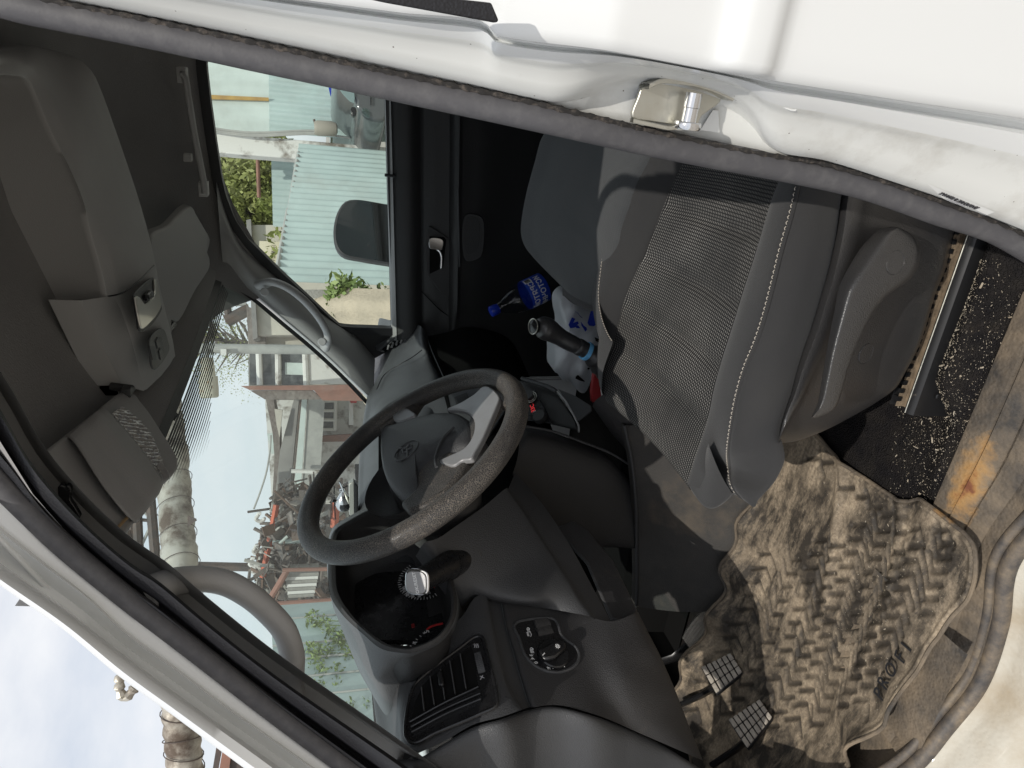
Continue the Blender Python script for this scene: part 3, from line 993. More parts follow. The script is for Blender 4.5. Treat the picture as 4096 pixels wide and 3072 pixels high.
PW = [(865, 730), (888, 815), (925, 915), (960, 980), (1000, 1022), (1060, 1076), (1126, 1131), (1230, 1215), (1330, 1290), (1420, 1352), (1500, 1440)]
PF = [(880, 1098), (893, 1102), (910, 1110), (950, 1142), (1008, 1188), (1070, 1240), (1130, 1290), (1252, 1392), (1340, 1472), (1410, 1542), (1480, 1612)]
w_, f_ = cr(PW, 40), cr(PF, 40)
rows = []
Wp = [aF(p, lambda x, z: yw(x, z) - .022) for p in w_]; Fp = [on_ws(p, .012) for p in f_]
rows.append([p + np.array([0, .03, 0]) for p in Wp]); rows.append(Wp)
for t in (.2, .4, .6, .8):
    mid = []
    for a, b in zip(w_, f_):
        q = (a * (1 - t) + b * t)
        ya = yw(0, .8) - .03 - .07 * t
        mid.append(None)
    rows.append([a * (1 - t) + b * t + unit(CAM - (a + b) / 2) * .022 * math.sin(math.pi * t) for a, b in zip(Wp, Fp)])
rows += [Fp, [p + np.array([-.02, .02, 0]) for p in Fp]]
mb = MB(); mb.grid(rows)
pt = build(mb, 'passenger_pillar_trim', M['trim_grey'], sharp=80)


def grab(name, px, Yf, rad, lift, mat, parent=None, capmat=None, squash=.75):
    P = cr([aY(p, y) for p, y in zip(px, Yf)], 40)
    t = np.linspace(0, 1, 40)
    r = rad * (1 + .35 * np.exp(-(t / .09) ** 2) + .35 * np.exp(-((1 - t) / .09) ** 2))
    mb = MB(); mb.tube(P, r, seg=18, squash=squash)
    return build(mb, name, mat, parent, sharp=70)


gp = [(1072, 1120), (1040, 1140), (1090, 1128), (1150, 1150), (1210, 1195), (1265, 1255), (1300, 1310), (1312, 1350), (1300, 1385)]
gy = [1.30, 1.27, 1.235, 1.215, 1.205, 1.205, 1.215, 1.235, 1.265]
gp = gp[1:]; gy = gy[1:]
gh = grab('pillar_grab_handle', gp, gy, .0125, 0, M['handle_grey'])
for q, y in (((1058, 1168), 1.235), ((1288, 1368), 1.225)):
    c = aY(q, y); mb = MB(); mb.lathe([(.0001, .006), (.009, .006), (.0105, .004), (.0105, -.006)], c, unit(CAM - c), 20)
    build(mb, 'handle_cap', M['handle_grey'], gh)
gp = [(722, 295), (735, 300), (755, 400), (778, 540), (800, 650), (815, 730), (820, 775)]
mb = MB()
P = cr([aY(p, 1.175) for p in gp], 40)
t = np.linspace(0, 1, 40)
mb.tube(P, .0095, seg=16, squash=.7, up=(0, 1, 0))
for q in ((730, 300), (815, 755)):
    mb.box(aY(q, 1.19), (.03, .03, .018))
mb.box(aY((762, 632), 1.185) + np.array([0, .006, .006]), (.016, .02, .016))
build(mb, 'roof_grab_handle', M['console'], mods=(('bevel', .003, 2),))

# --- driver pillar trim with the big grab handle
mb = MB()
dt = []
for t, off in ((0, .0), (.35, .02), (1, .0)):
    pass
gpx = [(560, 2420), (640, 2345), (739, 2319), (817, 2316), (904, 2332), (991, 2378), (1069, 2443), (1134, 2517), (1160, 2582), (1169, 2634), (1164, 2686), (1150, 2800), (1120, 2880)]
gY = [.09, .12, .145, .155, .16, .16, .16, .155, .15, .145, .135, .10, .07]
mb = MB(); P = cr([aY(p, y) for p, y in zip(gpx, gY)], 60); t = np.linspace(0, 1, 60)
r = .0152 * (1 + .15 * np.exp(-(t / .12) ** 2) + .45 * np.exp(-((1 - t) / .16) ** 2))
mb.tube(P, r, seg=22, squash=.9)
build(mb, 'driver_grab_handle', M['handle_grey'], sharp=80)
# driver pillar inner cover, hidden behind the door edge but closing the pillar
mb = MB()
inn = [p + np.array([.0, .03, 0]) for p in [aF(q, lambda X, Z: yA(X, Z) + .012) for q in cr(AI, 40)]]
mb.grid([inn, [p + np.array([-.03, .035, .02]) for p in inn], [p + np.array([-.09, .02, .03]) for p in inn], [p + np.array([-.10, -.03, .03]) for p in inn]])
build(mb, 'driver_pillar_cover', M['trim_grey'])

# --- shell that closes the cab
mb = MB()
mb.grid([[np.array([x, y, max(hz(x, min(max(y, .12), 1.33)) + .045 - .03 * (abs(y - .7) / .6) ** 4, .95)]) for y in np.linspace(.075, 1.36, 30)] for x in np.linspace(-.60, .42, 24)])
build(mb, 'roof_panel', M['white'], mods=(('solid', .004, 1),))
mb = MB(); mb.box((.40, .70, .62), (.02, 1.44, 1.30)); build(mb, 'rear_wall', M['plastic_dk'])
mb = MB()
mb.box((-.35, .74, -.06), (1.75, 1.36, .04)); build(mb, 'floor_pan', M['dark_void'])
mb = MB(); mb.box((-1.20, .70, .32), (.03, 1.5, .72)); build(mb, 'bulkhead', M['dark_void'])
mb = MB()
mb.grid([[np.array([x, y, z - .03 * (abs(y - .7) / .8) ** 3]) for y in np.linspace(-.05, 1.45, 20)] for x, z in ((-1.06, .62), (-1.25, .60), (-1.7, .54), (-2.0, .44), (-2.1, .2), (-2.1, -.2))])
build(mb, 'bonnet', M['white'], mods=(('solid', .01, -1),))
for c_, s_ in (((-1.42, .02, .1), (.8, .03, .9)), ((-1.3, 1.42, .1), (1.0, .03, .9))):
    mb = MB(); mb.box(c_, s_); build(mb, 'front_wing', M['white'])
mb = MB(); mb.box((.15, 1.46, .155), (1.9, .03, .80)); build(mb, 'door_skin', M['white'])
# ------------------------------------------------------------------ passenger door lining, mirror
PROF = [(1550, 1.430), (1556, 1.424), (1562, 1.408), (1575, 1.398), (1600, 1.388), (1632, 1.382), (1660, 1.386), (1674, 1.398), (1684, 1.402), (1691, 1.396), (1700, 1.392), (1750, 1.392), (1796, 1.388), (1804, 1.378), (1812, 1.352), (1822, 1.340), (1834, 1.336), (1842, 1.342), (1850, 1.345), (1900, 1.350), (1950, 1.362), (2010, 1.380), (2100, 1.395), (2250, 1.400), (2500, 1.41)]
cols_x = np.r_[np.linspace(-.86, .10, 40), .30]
rows = []
for k, (px, Y) in enumerate(PROF):
    q = aY((px, 850), Y)
    row = []
    for x in cols_x:
        z = q[2] + .066 * (x - q[0])
        y = Y
        # the armrest sweeps down towards the dash
        if 13 <= k <= 20:
            s_ = np.clip((-.62 - x) / .16, 0, 1); y = Y + (1.392 - Y) * s_
        row.append(np.array([x, y, z]))
    rows.append(row)
mb = MB(); mb.grid(rows)
pd = build(mb, 'passenger_door_trim', M['plastic_dk'], sharp=50)
# pale top edge of the belt line
mb = MB()
mb.grid([[np.array([x, 1.4225, aY((1556, 850), 1.4225)[2] + .066 * (x - aY((1556, 850), 1.4225)[0]) + .003]) for x in cols_x],
         [np.array([x, 1.405, aY((1562, 850), 1.405)[2] + .066 * (x - aY((1562, 850), 1.405)[0]) + .0025]) for x in cols_x],
         [np.array([x, 1.395, aY((1578, 850), 1.395)[2] + .066 * (x - aY((1578, 850), 1.395)[0]) + .0025]) for x in cols_x]])
build(mb, 'belt_line_strip', M['trim_grey'], pd)


def dpr(pts, Y, d, name, mat, par, bev=.002):
    mb = MB(); mb.prism([aY(p, Y) for p in pts], (0, -1, 0), d)
    return build(mb, name, mat, par, mods=(('bevel', bev, 2),))


bez = dpr(cr([(1716, 903), (1722, 905), (1788, 948), (1798, 960), (1790, 1185), (1716, 1108), (1706, 1090)], 50, closed=True), 1.3895, .004, 'handle_bezel', M['plastic_lo'], pd)
dpr([(1718, 945), (1776, 948), (1785, 960), (1772, 1070), (1718, 1096)], 1.3850, .0008, 'handle_recess_shade', M['dark_void'], bez, .0004)  # flat near-black sheet, paints the shade behind the release
mb = MB()
P = [aY(p, y) for p, y in zip(cr([(1765, 1075), (1765, 1020), (1755, 1002), (1735, 992), (1722, 990)], 14), np.linspace(1.368, 1.382, 14))]
mb.tube(P, .0035, seg=8)
pts = [aY(p, 1.378) for p in cr([(1720, 952), (1768, 955), (1774, 965), (1766, 1000), (1750, 998), (1720, 992)], 24, closed=True)]
mb.prism(pts, (0, -1, .2), .006)
build(mb, 'door_release', M['chrome'], bez, mods=(('bevel', .0015, 2),))
cup = dpr(cr([(1862, 858), (1920, 862), (1934, 880), (1932, 1000), (1918, 1030), (1862, 1040)], 36, closed=True), 1.3475, .006, 'pull_cup_rim', M['plastic_lo'], pd)
dpr(cr([(1868, 870), (1908, 872), (1916, 886), (1914, 985), (1900, 1005), (1868, 1016)], 30, closed=True), 1.3405, .0006, 'pull_cup_hollow', M['plastic_dk'], cup, .0003)
mb = MB(); mb.tube([aY(p, 1.3358) for p in ((1832, 760), (1838, 1066))], .0022, seg=6); build(mb, 'armrest_strip', M['plastic'], pd)
mb = MB(); mb.tube([aY(p, 1.388) for p in cr([(1686, 1165), (1720, 1200), (1760, 1240), (1800, 1268)], 14)], .0012, seg=6); build(mb, 'panel_seam', M['dark_void'], pd)
# mirror sail and lower window corner
sail = [aF(p, lambda x, z: yw(x, z) - .006) for p in [(1352, 1300), (1590, 1312), (1612, 1372), (1490, 1440), (1440, 1395), (1380, 1330)]]
mb = MB(); mb.prism(sail, (0, 1, 0), .01); build(mb, 'mirror_sail', M['plastic_dk'], pd, mods=(('bevel', .002, 2),))

# --- outside mirror on the passenger door
MO = [(1700, 842), (1552, 815), (1413, 795), (1378, 805), (1348, 849), (1333, 924), (1341, 984), (1368, 1019), (1448, 1038), (1557, 1056), (1700, 1080)]
mo = aY((1450, 925), 1.80)
d_in = unit(mo - CAM); want = unit(np.array([.70, -.72, .03]))
mn = unit(want - d_in)
mout = [aP(p, mo, mn) for p in cr(MO, 60, closed=True)]
mb = MB(); mb.prism(mout, -mn, .05)
om = build(mb, 'outside_mirror', M['plastic_dk'], mods=(('bevel', .01, 3),))
cm = sum(mout) / len(mout)
mb = MB(); mb.prism([cm + (p - cm) * .955 + mn * .0015 for p in mout], mn, .0012)
build(mb, 'mirror_glass', M['mirror'], om, smooth=False)
mb = MB(); mb.prism([aP(p, mo, mn) - mn * .052 for p in [(1560, 880), (1560, 990), (1660, 1010), (1660, 870)]], (0, -1, 0), .25); build(mb, 'mirror_arm', M['plastic_dk'], om, mods=(('bevel', .01, 2),))
# ------------------------------------------------------------------ seats
I_ = [(2790, 540), (2760, 600), (2686, 750), (2646, 849), (2577, 1014), (2497, 1207), (2467, 1322), (2440, 1420), (2408, 1496), (2405, 1550), (2418, 1590)]
O_ = [(3190, 560), (3140, 690), (3100, 780), (3064, 899), (3024, 1028), (2975, 1178), (2935, 1312), (2895, 1436), (2860, 1565), (2840, 1664), (2781, 1838), (2751, 1935)]
S_ = [(3240, 560), (3200, 680), (3165, 834), (3119, 998), (3089, 1122), (3050, 1270), (3015, 1374), (2975, 1471), (2940, 1599), (2920, 1714), (2910, 1798), (2915, 1878), (2955, 1985)]
R_ = [(3420, 560), (3395, 660), (3367, 775), (3347, 923), (3317, 1072), (3282, 1196), (3248, 1310), (3213, 1409), (3188, 1493), (3168, 1570), (3140, 1650), (3119, 1738), (3112, 1772)]
IS = [(2620, 540), (2582, 609), (2507, 750), (2462, 849), (2423, 964), (2403, 1088), (2395, 1188), (2408, 1272), (2433, 1337), (2452, 1368)]
IE = [(2590, 530), (2550, 600), (2470, 750), (2430, 830), (2400, 960), (2378, 1100), (2372, 1180), (2380, 1270), (2406, 1370), (2430, 1425)]
seat = tp(empty('driver_seat', (0, 0, 0), parent=None))
zc = .300


def pz(L, z, n=40):
    P = cr(L, n)
    zz = np.broadcast_to(np.array(z, float), (n,)) if np.ndim(z) == 0 else np.interp(np.linspace(0, 1, n), np.linspace(0, 1, len(z)), z)
    return [aZ(p, c) for p, c in zip(P, zz)]


i3 = pz(I_, [.300, .300, .302, .303, .300, .292]); o3 = pz(O_, [.302, .302, .304, .304, .300, .285])
rows = []
for t in np.linspace(0, 1, 9):
    rows.append([a * (1 - t) + b * t + np.array([0, 0, -.012 * math.sin(math.pi * t)]) for a, b in zip(i3, o3)])
B, uv = patch(rows, 120, 60)
# four shallow cross flutes pressed into the cushion
for i in range(B.shape[0]):
    for j in range(B.shape[1]):
        s_ = j / (B.shape[1] - 1); t = i / (B.shape[0] - 1)
        for c in (.22, .40, .58, .76):
            B[i, j, 2] -= .0075 * math.exp(-((s_ - c - .02 * math.sin(3 * t)) / .022) ** 2) * math.sin(math.pi * min(1, t * 1.02)) ** .4
mb = MB()
fr = B[:, -1]
extra = [fr + np.array([-.010, 0, -.006]), fr + np.array([-.016, 0, -.022]), fr + np.array([-.012, 0, -.055])]
Bx = np.concatenate([B] + [e[:, None] for e in extra], 1)
ux = [r + [(r[-1][0] + d, r[-1][1]) for d in (.012, .03, .06)] for r in uv]
mb.grid(Bx, uvs=ux)
build(mb, 'seat_centre', M['dots'], seat, sharp=180)

# outer bolster: centre seam -> stitched ridge -> roll -> side trim
o_r = pz(O_, [.300, .300, .302, .302, .298, .283], 50)
s3 = pz(S_, [.328, .332, .336, .338, .336, .325, .285], 50)
t_rows = [[p + np.array([0, 0, -.010]) for p in o_r], o_r, [a * .62 + b * .38 + np.array([0, 0, .008]) for a, b in zip(o_r, s3)], s3]
R2 = R_[:-1] + [(3132, 1790), (3138, 1840), (3115, 1900), (3075, 1955), (3030, 1988)]
R2Y = list(np.interp(np.linspace(0, 1, len(R_) - 1), [0, 1], [.135, .086])) + [.082, .078, .080, .086, .095]
r3 = cr([aY(p, y) for p, y in zip(R2, R2Y)], 50)
S2 = [aZ(p, z) for p, z in zip(S_[:-1], np.interp(np.linspace(0, 1, 12), [0, .3, .6, .8, .92, 1], [.328, .334, .338, .336, .325, .300]))] + [aY((2925, 1940), .128), aY((2950, 1978), .122), aY((2985, 1994), .112)]
s3 = cr(S2, 50)
t_rows[2] = [a * .62 + b * .38 + np.array([0, 0, .008]) for a, b in zip(o_r, s3)]; t_rows[3] = list(s3)
sw = np.linspace(0, 1, 50); bul = 1 - .55 * np.clip((sw - .78) / .22, 0, 1)
t_rows.append([a * .74 + b * .26 + np.array([-.004 * (1 - k), -.006, .011 * k]) for a, b, k in zip(s3, r3, bul)])
t_rows.append([a * .45 + b * .55 + np.array([-.008 * (1 - k), -.013, .008 * k]) for a, b, k in zip(s3, r3, bul)])
t_rows.append([a * .12 + b * .88 + np.array([0, -.007, .003]) for a, b in zip(s3, r3)])
t_rows.append([p for p in r3])
t_rows.append([p + np.array([0, .014, -.006]) for p in r3])
B, uv = patch(t_rows, 90, 56)
mb = MB(); mb.grid(B, uvs=uv)
build(mb, 'outer_bolster', M['fabric'], seat, sharp=180)
r3 = [aY(p, .135 - .055 * w) for p, w in zip(cr(R_, 50), np.linspace(0, 1, 50))]
# front filler between centre and bolster
gA = cr([aZ(p, z) for p, z in zip([(2826, 1768), (2795, 1830), (2768, 1890), (2752, 1938)], (.292, .288, .285, .280))], 20)
gB = cr([aY(p, y) for p, y in zip([(2832, 1772), (2862, 1850), (2895, 1920), (2928, 1972)], (.168, .150, .138, .130))], 20)
rows = []
for t in (0, .15, .35, .5, .65, .85, 1.0):
    b_ = math.sin(math.pi * t)
    rows.append([a * (1 - t) + b * t + np.array([-.020, -.016, .004]) * b_ * (.25 + .75 * k) for k, (a, b) in zip(np.linspace(0, 1, 20), zip(gA, gB))])
rows = [[p for p in r_] + [r_[-1] + np.array([.004, .004, -.012]), r_[-1] + np.array([.02, .02, -.03])] for r_ in rows]
B, uv = patch(rows, 40, 30)
mb = MB(); mb.grid(B, uvs=uv); build(mb, 'cushion_front', M['fabric'], seat, sharp=180)
# inner bolster
i_r = pz(I_, [.298, .298, .300, .300, .298, .290], 50)
is3 = pz(IS, .330, 50); ie3 = pz(IE, [.318, .316, .312, .310, .300], 50)
rows = [[p + np.array([0, 0, -.010]) for p in i_r], i_r, [a * .55 + b * .45 + np.array([0, 0, .010]) for a, b in zip(i_r, is3)], is3,
        [a * .4 + b * .6 + np.array([0, .002, .002]) for a, b in zip(is3, ie3)], ie3, [p + np.array([0, .012, -.04]) for p in ie3], [p + np.array([0, .012, -.14]) for p in ie3]]
B, uv = patch(rows, 80, 50)
mb = MB(); mb.grid(B, uvs=uv); build(mb, 'inner_bolster', M['fabric'], seat, sharp=180)


def stitches(name, L, z, par, d=.0055, ln=.0034, r=.0006, lift=.0012):
    n = 400; P = np.array(pz(L, z, n)) if not callable(z) else np.array(z(L, n))
    s = np.r_[0, np.cumsum(np.linalg.norm(np.diff(P, axis=0), axis=1))]
    mb = MB(); k = 0.0
    while k + ln < s[-1]:
        a = np.array([np.interp(k, s, P[:, c]) for c in range(3)]); b = np.array([np.interp(k + ln, s, P[:, c]) for c in range(3)])
        m_ = (a + b) / 2 + np.array([0, 0, lift])
        mb.tube([a, m_, b], r, seg=5); k += d
    return build(mb, name, M['thread'], par)


a_ = np.array(s3); 
st1 = stitches('stitching', S_, lambda L, n: resample(s3, n) + np.array([0, -.001, .001]), seat)
st1['kind'] = 'stuff'
st2 = stitches('stitching', IS, .3305, seat); st2['kind'] = 'stuff'
mb = MB(); mb.tube(resample(s3, 90) + np.array([0, -.0040, .0002]), .0016, seg=8); build(mb, 'bolster_seam', M['fabric'], seat)
mb = MB(); mb.tube(np.array(o_r) + np.array([0, .001, -.0006]), .0018, seg=8); mb2 = mb; build(mb, 'centre_seam', M['rubber_dark'], seat)

# side trim with the lift lever
BT = [(3890, 560), (3850, 780), (3813, 938), (3783, 1072), (3743, 1171), (3694, 1335), (3664, 1409), (3619, 1493), (3585, 1550), (3520, 1600), (3421, 1659), (3297, 1723), (3173, 1768), (3114, 1772)]
r_t, b_t = cr(R_, 60), cr(BT, 60)
def ytrim(w, t): return (.135 - .055 * w) - .0 + .045 * t * t + .004
rows = []
for t, dy in ((-.03, .03), (0, .0), (.06, -.014), (.13, -.016), (.20, -.006), (.30, -.002), (.6, .0), (.9, .004), (.97, .008), (1.0, .02), (1.0, .05)):
    rows.append([aY(a * (1 - t) + b * t, ytrim(w, max(t, 0)) + dy) for a, b, w in zip(r_t, b_t, np.linspace(0, 1, 60))])
M['leatherette'] = pbr('black_leather_grain_plastic', (.038, .038, .040), .30, grain=(900, .0004), dust=((.20, .18, .15), 40, .66, 1.0), var=(12, (.047, .045, .044)), spec=.7)
mb = MB(); mb.grid(rows); stt = build(mb, 'side_trim', M['leatherette'], seat, sharp=80)
LU = [(3600, 912), (3570, 906), (3515, 918), (3480, 950), (3446, 988), (3396, 1067), (3357, 1146), (3337, 1245), (3312, 1370), (3290, 1500), (3268, 1620), (3245, 1668)]
LL = [(3600, 912), (3645, 938), (3672, 980), (3679, 1013), (3669, 1072), (3639, 1117), (3585, 1156), (3535, 1196), (3485, 1270), (3436, 1369), (3396, 1468), (3367, 1570), (3335, 1640), (3262, 1672)]
lu, ll = cr(LU, 50), cr(LL, 50)
w = np.linspace(0, 1, 50)
def ylev(wi): return .118 - .062 * wi
rows = []
for t, dy in ((0, .006), (.0, -.006), (.07, -.0135), (.14, -.0210), (.20, -.0265), (.25, -.0295), (.30, -.0308), (.36, -.0308), (.6, -.028), (.9, -.026), (.985, -.022), (1.0, -.012), (1.0, .008)):
    rows.append([aY(a * (1 - t) + b * t, ylev(wi) + dy * (1 - .55 * wi ** 3)) for a, b, wi in zip(lu, ll, w)])
mb = MB(); mb.grid(rows); lev = build(mb, 'height_lever', M['leatherette'], stt, sharp=70)
for q, yv in (((3580, 1050), .060), ((3463, 1414), .098)):
    c, nn_ = hit(lev if yv < .08 else stt, q); mb = MB(); mb.lathe([(.0125, -.004), (.0125, .0002), (.0120, -.0004), (.0115, .0005), (.0001, .0007)], c, nn_, 28)
    build(mb, 'screw_cap', M['leatherette'], stt)
# backrest behind the pillar
rows = []
for z, x, hw in ((.28, .045, .21), (.40, .06, .23), (.60, .09, .23), (.80, .13, .21), (.90, .15, .17)):
    rows.append([np.array([x + .035 * (abs(u_) ** 2 - .4) * -1 * .0 - .03 * abs(u_) ** 3, .36 + hw * u_, z]) for u_ in np.linspace(-1, 1, 9)])
B, uv = patch(rows, 30, 30)
mb = MB(); mb.grid(B, uvs=uv); build(mb, 'backrest', M['fabric'], seat, mods=(('solid', .11, 1),))

# rails on the floor
rail = tp(empty('seat_rail', (0, 0, 0)))
RA = [(3985, 700), (3880, 945), (3815, 1150), (3753, 1340), (3700, 1480), (3655, 1610), (3645, 1650)]
ra = np.array([aZ(p, .045) for p in cr(RA, 20)])
c0, c1 = ra[0], ra[-1]
dr = unit(c1 - c0); sd = unit(np.cross(dr, (0, 0, 1)))
if sd[1] > 0: sd = -sd
# channel: dusty trough, black outer flange with thin bright steel edge
mb = MB(); mb.grid([[c0 + sd * o + np.array([0, 0, h]), c1 + sd * o + np.array([0, 0, h])] for o, h in ((-.020, .008), (-.019, -.004), (-.004, -.004), (-.003, .004))]); build(mb, 'rail_channel', M['rail_dust'], rail)
mb = MB(); mb.grid([[c0 + sd * o + np.array([0, 0, h]), c1 + sd * o + np.array([0, 0, h])] for o, h in ((-.004, -.004), (-.003, .009), (.000, .010), (.005, .0085), (.009, .005), (.011, -.005), (.012, -.05))]); build(mb, 'rail_flange', M['rail'], rail, sharp=30)
mb = MB(); mb.tube([c0 + sd * .0 + np.array([0, 0, .0098]), c1 + sd * .0 + np.array([0, 0, .0098])], .0009, seg=6); build(mb, 'bright_edge', M['steel'], rail)
mb = MB()
nt_ = 26
base_l = [c0 + sd * -.024 + (c1 - c0) * (k / nt_) for k in range(nt_)]
mb.grid([[c0 + sd * -.026 + np.array([0, 0, .012]), c1 + sd * -.026 + np.array([0, 0, .012])], [c0 + sd * -.024 + np.array([0, 0, .002]), c1 + sd * -.024 + np.array([0, 0, .002])]])
for b in base_l:
    mb.box(b + sd * .003 + np.array([0, 0, .008]), (.006, .009, .006), np.stack([dr, sd, np.array([0, 0, 1.])], 1))
build(mb, 'adjuster_teeth', M['rail'], rail)
mb = MB(); mb.lathe([(.0001, 0), (.0035, 0), (.0042, .001), (.0042, .002), (.003, .003), (.0001, .003)], c1 - dr * .03 + sd * .014 + np.array([0, 0, -.016]), sd, 16); build(mb, 'rail_bolt', M['rail'], rail)
mb = MB(); mb.box(c1 - dr * .012 + np.array([0, 0, -.026]) + sd * -.004, (.022, .030, .03), np.stack([dr, sd, np.array([0, 0, 1.])], 1)); build(mb, 'rail_foot', M['rail'], rail, mods=(('bevel', .004, 2),))

# --- passenger bench
ps = tp(empty('passenger_seat', (0, 0, 0)))
P1 = [(2300, 450), (2190, 520), (2165, 560), (2140, 650), (2110, 760), (2088, 880), (2086, 940), (2100, 985), (2130, 1025), (2190, 1088), (2250, 1145)]
P2 = [(2560, 560), (2520, 640), (2480, 720), (2450, 810), (2430, 900), (2420, 1000), (2410, 1080), (2400, 1150), (2390, 1190), (2385, 1215), (2380, 1225)]
p1 = pz(P1, [.35, .352, .352, .345, .325, .31], 50); p2 = pz(P2, [.345, .346, .346, .34, .325, .305], 50)
rows = [[p + np.array([-.02, .03, -.09]) for p in p1], [p + np.array([-.005, .012, -.02]) for p in p1], p1] + [[a * (1 - t) + b * t + np.array([0, 0, .012 * math.sin(math.pi * t)]) for a, b in zip(p1, p2)] for t in (.25, .5, .75)] + [p2, [p + np.array([.0, -.02, -.012]) for p in p2], [p + np.array([0, -.03, -.08]) for p in p2]]
B, uv = patch(rows, 90, 70)
mb = MB(); mb.grid(B, uvs=uv); build(mb, 'bench_cushion', M['fabric_b'], ps, sharp=180)
FB = [(2250, 1145), (2300, 1190), (2328, 1208), (2350, 1222), (2384, 1228)]
FC = [(2250, 1145), (2310, 1166), (2345, 1165), (2375, 1160), (2392, 1150)]
fb = [aZ(p, .235) for p in cr(FB, 20)]; fc = [aZ(p, .30) for p in cr(FC, 20)]
rows = [fc] + [[a * (1 - t) + b * t + np.array([-.02 * math.sin(math.pi * t), -.01 * math.sin(math.pi * t), 0]) for a, b in zip(fc, fb)] for t in (.3, .6)] + [fb, [p + np.array([.03, .02, -.04]) for p in fb]]
B, uv = patch(rows, 40, 24); mb = MB(); mb.grid(B, uvs=uv); build(mb, 'bench_front', M['fabric'], ps, sharp=180)
rows = [[np.array([x - .02 * abs(u_) ** 3, 1.0 + .32 * u_, z]) for u_ in np.linspace(-1, 1, 9)] for z, x in ((.30, .06), (.45, .08), (.65, .11), (.85, .15))]
B, uv = patch(rows, 30, 30); mb = MB(); mb.grid(B, uvs=uv); build(mb, 'backrest', M['fabric_b'], ps, mods=(('solid', .11, 1),))
mb = MB(); mb.box((-.12, .98, .13), (.30, .55, .22)); build(mb, 'seat_base', M['plastic_dk'], ps, mods=(('bevel', .02, 2),))
# ------------------------------------------------------------------ floor, sill, rubber mat
g = np.random.default_rng(3)


def zcarpet(x, y):
    return .0 + .004 * math.sin(9 * x + 3 * y) + .010 * math.exp(-((y - .135 - .05 * (x + .3)) / .014) ** 2) * (1 if x > -.42 else max(0, 1 - (-.42 - x) / .06)) + .003 * math.sin(31 * x + 7) * math.sin(23 * y) + .042 / (1 + math.exp(-(y - .124) / .006)) / (1 + math.exp((y - .165) / .004)) * (1 if x > -.30 else max(0, 1 - (-.30 - x) / .05))


mb = MB()
mb.grid([[np.array([x, y, zcarpet(x, y)]) for y in np.linspace(.07, .60, 90)] for x in np.linspace(-1.15, .36, 150)])
carpet = build(mb, 'floor_carpet', M['carpet'], sharp=180)
# sill plate: ridged rubber from the carpet edge out to the seal
SILLP = [(.118, .006), (.112, .013), (.104, .014), (.088, .011), (.085, .007), (.081, .011), (.064, .009), (.061, .004), (.057, .008), (.038, .003), (.034, -.002), (.030, .0), (.008, -.006), (.004, -.012), (-.008, -.014)]
xs = np.linspace(-.80, -.17, 80)
_sl = np.array([q for q in SEAL_LOOP if q[2] < .16 and -.86 < q[0] < -.10]); _sl = _sl[np.argsort(_sl[:, 0])]
sy, sz = np.interp(xs, _sl[:, 0], _sl[:, 1]), np.interp(xs, _sl[:, 0], _sl[:, 2])


def sill_dz(x):
    return .12 * max(0, (-.70 - x) / .22) ** 2 + .12 * max(0, (x + .14) / .2) ** 2


rows = []
for y, z in SILLP:
    w_ = np.clip((.118 - y) / .126, 0, 1)
    rows.append([np.array([x, y * (1 - w_) + w_ * yy_ if w_ > .95 else .118 - (.118 - yy_) * w_, z + w_ ** 1.5 * (zz_ + .006 - z) if w_ > .4 else z + sill_dz(x) * w_]) for x, yy_, zz_ in zip(xs, sy, sz)])
mb = MB(); mb.grid(rows)
sillp = build(mb, 'door_sill', M['sill'], sharp=35)
# rocker: muddy outer body below the sill, following the seal
mb = MB()
mb.grid([[np.array([x, y - dy, z - dz]) for x, y, z in zip(xs, sy, sz)] for dy, dz in ((.006, .004), (.014, .010), (.022, .012), (.045, .013), (.062, .02), (.085, .05), (.095, .12), (.09, .3))])
build(mb, 'rocker_panel', M['dirt_body'])
# second moulded lip of the seal along the sill
_in = [q for q in SEAL_LOOP if q[2] < .30 and q[0] < -.13]; _in = sorted(_in, key=lambda q: math.atan2(q[2] - .5, q[0] + .5)); _c = np.array([-.48, .03, .45])
mb = MB(); mb.tube([q + unit(np.array([_c[0] - q[0], 0, _c[2] - q[2]])) * .006 + np.array([0, .014, 0]) for q in _in], .0065, seg=10); build(mb, 'seal_inner_lip', M['rubber'], seal)
# lower front corner of the opening, outside the seal
P = cr(FRONT[2:] + FR2, 50)
mb = MB(); mb.grid([[p + np.array([-dx, dy, -dz]) for p in P] for dx, dy, dz in ((.004, -.004, .004), (.016, -.012, .012), (.04, -.024, .02), (.09, -.035, .03), (.2, -.05, .06))])
build(mb, 'front_jamb', M['dirt_body'], sharp=70)

# --- rubber mat (loose): height field with moulded chevrons, dust and a curled front lip
MOUT = [(3120, 1640), (3263, 1738), (3317, 1802), (3406, 1881), (3461, 1916), (3535, 1966), (3595, 2000), (3639, 2005), (3684, 1995), (3743, 2020), (3842, 2095), (3892, 2134), (3927, 2184), (3934, 2243), (3927, 2326), (3902, 2396), (3837, 2465), (3783, 2549), (3743, 2634), (3704, 2723), (3679, 2812), (3639, 2881), (3590, 2926), (3535, 2965), (3500, 3030), (3466, 3080), (3300, 3250), (3000, 3300), (2900, 3000), (2850, 2800), (2885, 2600), (2935, 2430), (2975, 2250), (3010, 2090), (3045, 1985), (3060, 1800)]
mo_ = np.array([aZ(p, .012) for p in resample(cr(MOUT, 300, closed=True), 220, closed=True)])[:, :2]


